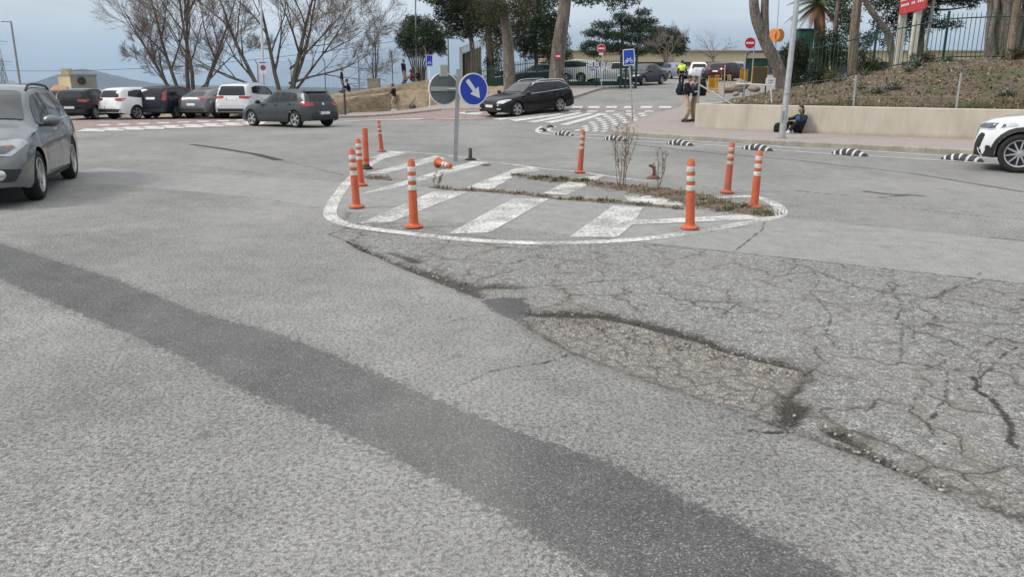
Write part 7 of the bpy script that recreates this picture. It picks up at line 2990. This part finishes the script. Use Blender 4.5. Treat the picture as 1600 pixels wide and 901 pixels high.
# ================================================================= WEEDS, SOIL, LITTER
DRY = [leafmat('dry_stalk', (.2, .15, .095), .3, 9), leafmat('dead_leaf', (.12, .08, .05), .4, 9), leafmat('weed_green', (.06, .085, .03), .35, 9), leafmat('straw', (.32, .26, .17), .3, 9)]
n = N('loose_soil')
so = n.ramp(n.noise(18, 5, .7), (.3, (.07, .052, .038)), (.5, (.125, .095, .07)), (.72, (.2, .16, .125)))
SOIL = n.bsdf(so, .95, 0, n.bump(n.noise(45, 4, .7), .9, .02))


def blades(b, rg, x, y, z, n_, hmin, hmax, mats, flatn=.6):
    for _ in range(n_):
        m = rg.choice(mats)
        h_ = rg.uniform(hmin, hmax)
        a = rg.uniform(0, 2 * math.pi)
        t = rg.uniform(.2, 1.0) * flatn
        d = Vector((math.cos(a) * t, math.sin(a) * t, 1 - .75 * t)).normalized()
        q = Vector((x + rg.gauss(0, .02), y + rg.gauss(0, .02), z))
        s = Vector((-math.sin(a), math.cos(a), 0)) * rg.uniform(.003, .007)
        mid = q + d * h_ * .6
        tip = q + d * h_ + Vector((math.cos(a), math.sin(a), -.5)) * h_ * .3
        b.add([q - s, q + s, mid + s * .8, tip, mid - s * .8], [(0, 1, 2, 4), (4, 2, 3)], m)


def weed_strip(label, px, widths, heights, greens, seed, dens=520, tall=.075):
    rg = random.Random(seed)
    ln = smooth_line([gz(u, v, 0) for u, v in px], 8)
    k = len(ln)
    wi = np.interp(np.linspace(0, 1, k), np.linspace(0, 1, len(widths)), widths)
    he = np.interp(np.linspace(0, 1, k), np.linspace(0, 1, len(heights)), heights)
    gr = np.interp(np.linspace(0, 1, k), np.linspace(0, 1, len(greens)), greens)
    b = MB()
    m = 8
    vv = []
    for i, p in enumerate(ln):
        t = (ln[min(i + 1, k - 1)] - ln[max(i - 1, 0)]).normalized()
        nn = Vector((-t.y, t.x, 0))
        for j in range(m + 1):
            f = 2 * j / m - 1
            w_ = wi[i] * (1 + .35 * math.sin(i * 2.3 + (0 if f > 0 else 2)) + .2 * math.sin(i * 5.1))
            q = p + nn * f * w_ / 2
            vv.append((q.x, q.y, .002 + .55 * he[i] * max(1 - f * f, 0) ** .8 * (1 + .4 * math.sin(i * 3.1 + j * 2.2)) if abs(f) < 1 else -.004))
    b.add(vv, [(i * (m + 1) + j, i * (m + 1) + j + 1, (i + 1) * (m + 1) + j + 1, (i + 1) * (m + 1) + j)[::-1] for i in range(k - 1) for j in range(m)], 4)
    for i in range(k - 1):
        a, c = ln[i], ln[i + 1]
        t = (c - a)
        cl = max(0.0, .5 + .55 * math.sin(i * .83 + seed) + .35 * math.sin(i * 2.1 + seed * 2))
        n_ = int(dens * 1.1 * cl * t.length * wi[i] / .25)
        tl_ = tall * (.5 + .7 * cl)
        nn = Vector((-t.y, t.x, 0)).normalized()
        for _ in range(n_):
            f = max(-1.7, min(1.7, rg.gauss(0, .62)))
            q = a + t * rg.random() + nn * f * wi[i] / 2
            z = he[i] * max(1 - f * f, 0) * .45
            if rg.random() < gr[i]:
                blades(b, rg, q.x, q.y, z, 2, .015, tl_, (2, 2, 2, 0))
            else:
                blades(b, rg, q.x, q.y, z, 1, .02, tl_ * .9, (0, 1, 1, 3), 1.15)
        # fallen straw
        for _ in range(int(26 * t.length * wi[i] / .25 * (1 - gr[i]))):
            q = a + t * rg.random() + nn * rg.gauss(0, .75) * wi[i] / 2
            an, l_ = rg.uniform(0, 6.28), rg.uniform(.04, .16)
            d = Vector((math.cos(an), math.sin(an), 0)) * l_
            z = he[i] * .3 + .006
            b.tube([Vector((q.x, q.y, z)), Vector((q.x, q.y, z + rg.uniform(0, .02))) + d * .5, Vector((q.x, q.y, .006)) + d], .0028, 3, rg.choice((0, 3, 1)), False)
    o = b.build('weed_strip', DRY + [SOIL], None, 0)
    tag(o, label, 'weeds', None, 'stuff')
    return o


weed_strip('narrow strip of dry weeds and soil across the middle of the island', [(672, 293), (715, 297), (760, 299), (800, 302), (840, 306), (870, 311), (895, 312), (940, 315), (1000, 320), (1066, 327)],
           [.1, .16, .2, .2, .18, .1, .16, .22, .18, .08], [.02, .03, .035, .03, .02, .01, .03, .035, .03, .01], [.5, .2, .15, .1, .15, .3, .6, .6, .4, .3], 5)
weed_strip('wider strip of green weeds and brown soil along the back of the island', [(798, 273), (835, 278), (870, 282), (905, 283), (940, 289), (980, 294), (1020, 299), (1060, 306), (1090, 314), (1120, 321), (1160, 328), (1208, 338)],
           [.06, .34, .5, .42, .4, .62, .75, .85, .75, .6, .7, .15], [.01, .035, .05, .04, .03, .05, .06, .06, .05, .05, .06, .01], [.4, .8, .85, .6, .1, .05, .05, .05, .1, .3, .5, .4], 6, 480)
weed_strip('small clump of dry weeds behind the second left post', [(570, 277), (590, 279), (612, 282)], [.12, .3, .08], [.02, .06, .01], [.3, .2, .2], 7, 480, .08)

# scattered grit and crumbs of tarmac round the soil and the potholes
rg = random.Random(17)
b = MB()
spots = [((560, 385), (735, 455), 90), ((830, 490), (1262, 580), 150), ((1230, 650), (1480, 765), 90), ((940, 292), (1190, 335), 120), ((680, 296), (1060, 326), 80), ((1500, 610), (1600, 700), 40)]
for a_, c_, k in spots:
    for _ in range(k):
        t = rg.random()
        u, v = a_[0] + (c_[0] - a_[0]) * t + rg.gauss(0, 14), a_[1] + (c_[1] - a_[1]) * t + rg.gauss(0, 8)
        q = gz(u, v, 0)
        s = rg.uniform(.004, .012)
        b.ball((q.x, q.y, s * .2 - .012), (s * rg.uniform(.8, 1.6), s, s * .8), 5, 3, rg.randint(0, 1), Matrix.Rotation(rg.uniform(0, 6), 3, 'Z'))
tag(b.build('loose_grit', [M('grit_dark', (.1, .09, .08), .9), M('grit_pale', (.33, .3, .26), .9)], None, 0), 'loose grit and tarmac crumbs round the potholes', 'grit', None, 'stuff')

# tall dry weeds
def dry_weed(label, bu, bv, tops, seed):
    rnd = random.Random(seed)
    p = gz(bu, bv, 0)
    o = thing('dry_weed', label, 'plant', p + Vector((0, 0, .03)), 0, 'tall dry weeds on the island')
    st = MB()
    hd_ = st
    for tu, tv in tops:
        q = at(tu, tv, p.y + rnd.uniform(-.08, .08)) - p
        b0 = Vector((rnd.uniform(-.06, .06), rnd.uniform(-.05, .05), -.03))
        mid = b0.lerp(q, .5) + Vector((rnd.uniform(-.04, .04), rnd.uniform(-.04, .04), 0))
        path = smooth_line([b0, mid, q], 4)
        m = len(path)
        st.tube(path, [.006 * (1 - .6 * i / (m - 1)) for i in range(m)], 5)
        for i in range(3, m):
            for _ in range(3):
                a = rnd.uniform(0, 6.28)
                L_ = q.length * rnd.uniform(.06, .16)
                e_ = path[i] + Vector((math.cos(a) * .5, math.sin(a) * .5, 1)).normalized() * L_
                st.tube([path[i], e_], [.0028, .0014], 3)
                for _ in range(3):
                    f = e_ + Vector((rnd.gauss(0, .012), rnd.gauss(0, .012), rnd.gauss(0, .015)))
                    hd_.ball(f, .006, 5, 3, 1)
    st.build('stems', [DRY[0], DRY[1]], o, 0)


dry_weed('tall bunch of bare dry weed stalks behind the soil at the back of the island', 971, 291, [(958, 222), (963, 208), (967, 200), (975, 205), (980, 192), (984, 198), (990, 210), (972, 215), (996, 222)], 2)
dry_weed('shorter pale dry weed right of the rusty stump', 1027, 293, [(1028, 243), (1034, 240), (1040, 244), (1022, 262)], 3)
dry_weed('tiny dry sprig on the narrow weed strip right of the front left post', 684, 292, [(682, 274), (691, 276), (687, 280)], 4)

# bank cover: dead leaves, dry grass, green patches, agaves
rg = random.Random(23)
b = MB()
for _ in range(11000):
    s = rg.uniform(.2, 20)
    t = abs(rg.gauss(3.6, 2.8)) + .3
    if t > 9.5:
        continue
    q = on_bank(s, t)
    h_ = rg.uniform(.04, .14)
    a = rg.uniform(0, 6.28)
    d = Vector((math.cos(a), math.sin(a), rg.uniform(.1, .7))) * h_
    sd_ = Vector((-math.sin(a), math.cos(a), 0)) * h_ * rg.uniform(.15, .4)
    q.z += .01
    b.add([q - sd_, q + sd_, q + d], [(0, 1, 2)], rg.choice((0, 1, 1, 3)))
o = tag(b.build('dead_leaves', DRY, None, 0), 'dead leaves and dry bits covering the brown bank', 'leaf litter', None, 'stuff')
b = MB()
for _ in range(16000):
    s = rg.uniform(1, 20)
    t = .35 + abs(rg.gauss(0, .7)) * (1.4 if s > 9 else .7)
    q = on_bank(s, t)
    gsel = math.sin(s * 1.7) + math.sin(s * .63 + t) > -.2
    blades(b, rg, q.x, q.y, q.z, 1, .06, .2, (2, 2, 0) if gsel else (0, 3, 1), .8)
for _ in range(12000):
    s, t = rg.uniform(.5, 20), rg.uniform(.8, 8.5)
    if math.sin(s * 1.3 + 1) * math.sin(t * 1.1) < .0:
        continue
    q = on_bank(s, t)
    blades(b, rg, q.x, q.y, q.z, 1, .06, .24, (0, 2, 2, 3, 1) if math.sin(s * .9) > -.3 else (0, 0, 3, 1), 1)
tag(b.build('bank_grass', DRY, None, 0), 'patchy green and dry grass on the bank above the wall', 'grass', None, 'stuff')
b = MB()
for _ in range(5000):
    x = rg.uniform(-22, .5)
    d = rg.uniform(.1, 9)
    fy = float(np.interp(x, FX, FY))
    if math.sin(x * 1.1) * math.sin(d * .8 + x * .4) < 0:
        continue
    z = surf_z(EARTH_BVH, x, fy + d)
    blades(b, rg, x, fy + d, z, 1, .08, .3, (0, 2, 3, 3, 0), .8)
tag(b.build('bank_grass', DRY, None, 0), 'sparse dry grass tufts on the sandy earth bank', 'grass', None, 'stuff')

for k, (t, ds, sz, lab) in enumerate(((7.6, .8, .55, 'low dark green shrub at the start of the railings'), (7.7, 2.3, .5, 'low dark green shrub by the straight brown trunk'), (7.8, 4.2, .4, 'small olive shrub under the hoarding posts'),
                                       (7.6, 7.4, .45, 'olive shrub against the railings left of the massive tree'), (6.4, 1.4, .35, 'small shrub on the bank just below the first railings bars'), (5.2, 9.4, .35, 'small shrub on the bank below the massive tree'))):
    q = on_bank(best + ds, t)
    o = thing('shrub', lab, 'shrub', q, 0, 'shrubs on the upper bank')
    bl = [((rg.uniform(-.5, .5) * sz * 1.6, rg.uniform(-.3, .3) * sz, sz * rg.uniform(.3, .7)), (sz * .7, sz * .6, sz * .5)) for _ in range(4)]
    foliage(bl, 110, .1, 200 + k).build('leaves', HEDGE if k < 2 else OLIVE, o, 0)
    MB().tube([(0, 0, -.1), (0, 0, sz * .6)], .03, 6).build('stem', PINE_BARK, o)
AGV = leafmat('agave_leaf', (.1, .135, .095), .3, 3)
AGV2 = leafmat('agave_dark', (.05, .085, .05), .25, 3)
spots = [(1308, 128, 0.36, 'pale agave left of the first wire fence post'), (1352, 118, 0.36, 'agave halfway up the bank under the straight trunk'), (1372, 146, 0.43, 'agave low on the bank right of the first wire fence post'), (1398, 140, 0.47, 'agave clump in the middle of the bank'),
         (1432, 104, 0.50, 'large pale agave under the hoarding'), (1420, 112, 0.40, 'agave just left of the large pale one'), (1496, 90, 0.50, 'dark agave at the railings left of the massive old tree'), (1512, 85, 0.50, 'dark agave at the foot of the railings end post'),
         (1530, 82, 0.50, 'dark agave touching the massive old tree'), (1575, 150, 0.40, 'agave low on the bank right of the second wire fence post'), (1482, 96, 0.40, 'small agave by the pinkish kerb stone'), (1345, 138, 0.32, 'small agave low beside the first wire fence post')]
for k, (u, v, s_, lab) in enumerate(spots):
    d = ray(u, v)
    hit = BANK_BVH.ray_cast(Vector((0, 0, EYE)), d.normalized())
    if hit[0] is None:
        continue
    o = thing('agave', lab, 'plant', hit[0] - Vector((0, 0, .03)), rg.uniform(0, 6), 'agaves on the bank')
    b = MB()
    for i in range(22):
        a = i * 2.4
        el = .25 + 1.1 * (i / 22) ** 1.1
        L_ = s_ * rg.uniform(.75, 1.1)
        h_ = Vector((math.cos(a), math.sin(a), 0))
        sd_ = Vector((-math.sin(a), math.cos(a), 0))
        wv2 = .045 * s_ / .5
        prev = None
        vv = []
        for j in range(5):
            t = j / 4
            q = h_ * (L_ * t * math.cos(el)) + Vector((0, 0, L_ * t * math.sin(el) - .12 * L_ * t * t * (1.4 - el * .6)))
            ww = wv2 * (1.0 - t ** 1.6) + .002
            vv += [q - sd_ * ww + Vector((0, 0, .012)), q - Vector((0, 0, .01)), q + sd_ * ww + Vector((0, 0, .012))]
        b.add(vv, [(j * 3 + m, j * 3 + m + 1, j * 3 + m + 4, j * 3 + m + 3) for j in range(4) for m in range(2)])
    b.build('leaves', AGV if k not in (6, 7, 8) else AGV2, o, 0)
    MB().ball((0, 0, .03), (.08, .08, .07), 8, 6).build('core', AGV2, o)

# low drain cover and sticks by the weeds: small rusty plate on the island
p = gp(759, 258.5)
o = thing('rusty_plate', 'small rusty flat remnant on the island right of the black stump', 'plate', p + Vector((0, 0, .007)))
MB().lathe([(.1, 0), (.1, .01), (.06, .018)], 14).build('plate', RUST, o)
p = gp(737, 176)
o = thing('drain_cover', 'dark drain cover in the red paving left of the black estate', 'drain', p + Vector((0, 0, .02)))
MB().box((0, 0, .0), (.6, .5, .02)).build('grate', TRIM, o, 0)

# ================================================================= AIR
mh = bpy.data.materials.new('haze')
mh.use_nodes = True
nt = mh.node_tree
nt.nodes.clear()
ov = nt.nodes.new('ShaderNodeOutputMaterial')
pv = nt.nodes.new('ShaderNodeVolumePrincipled')
pv.inputs['Color'].default_value = (.55, .7, .9, 1)
pv.inputs['Density'].default_value = 7e-5
pv.inputs['Anisotropy'].default_value = .2
nt.links.new(pv.outputs[0], ov.inputs['Volume'])
b = MB()
b.box((0, 4700, 165), (19600, 10400, 490))
hz = b.build('haze', mh, None, 0)
hz['kind'] = 'stuff'
hz['label'] = 'thin blue haze over the plain and mountain'
hz['category'] = 'haze'
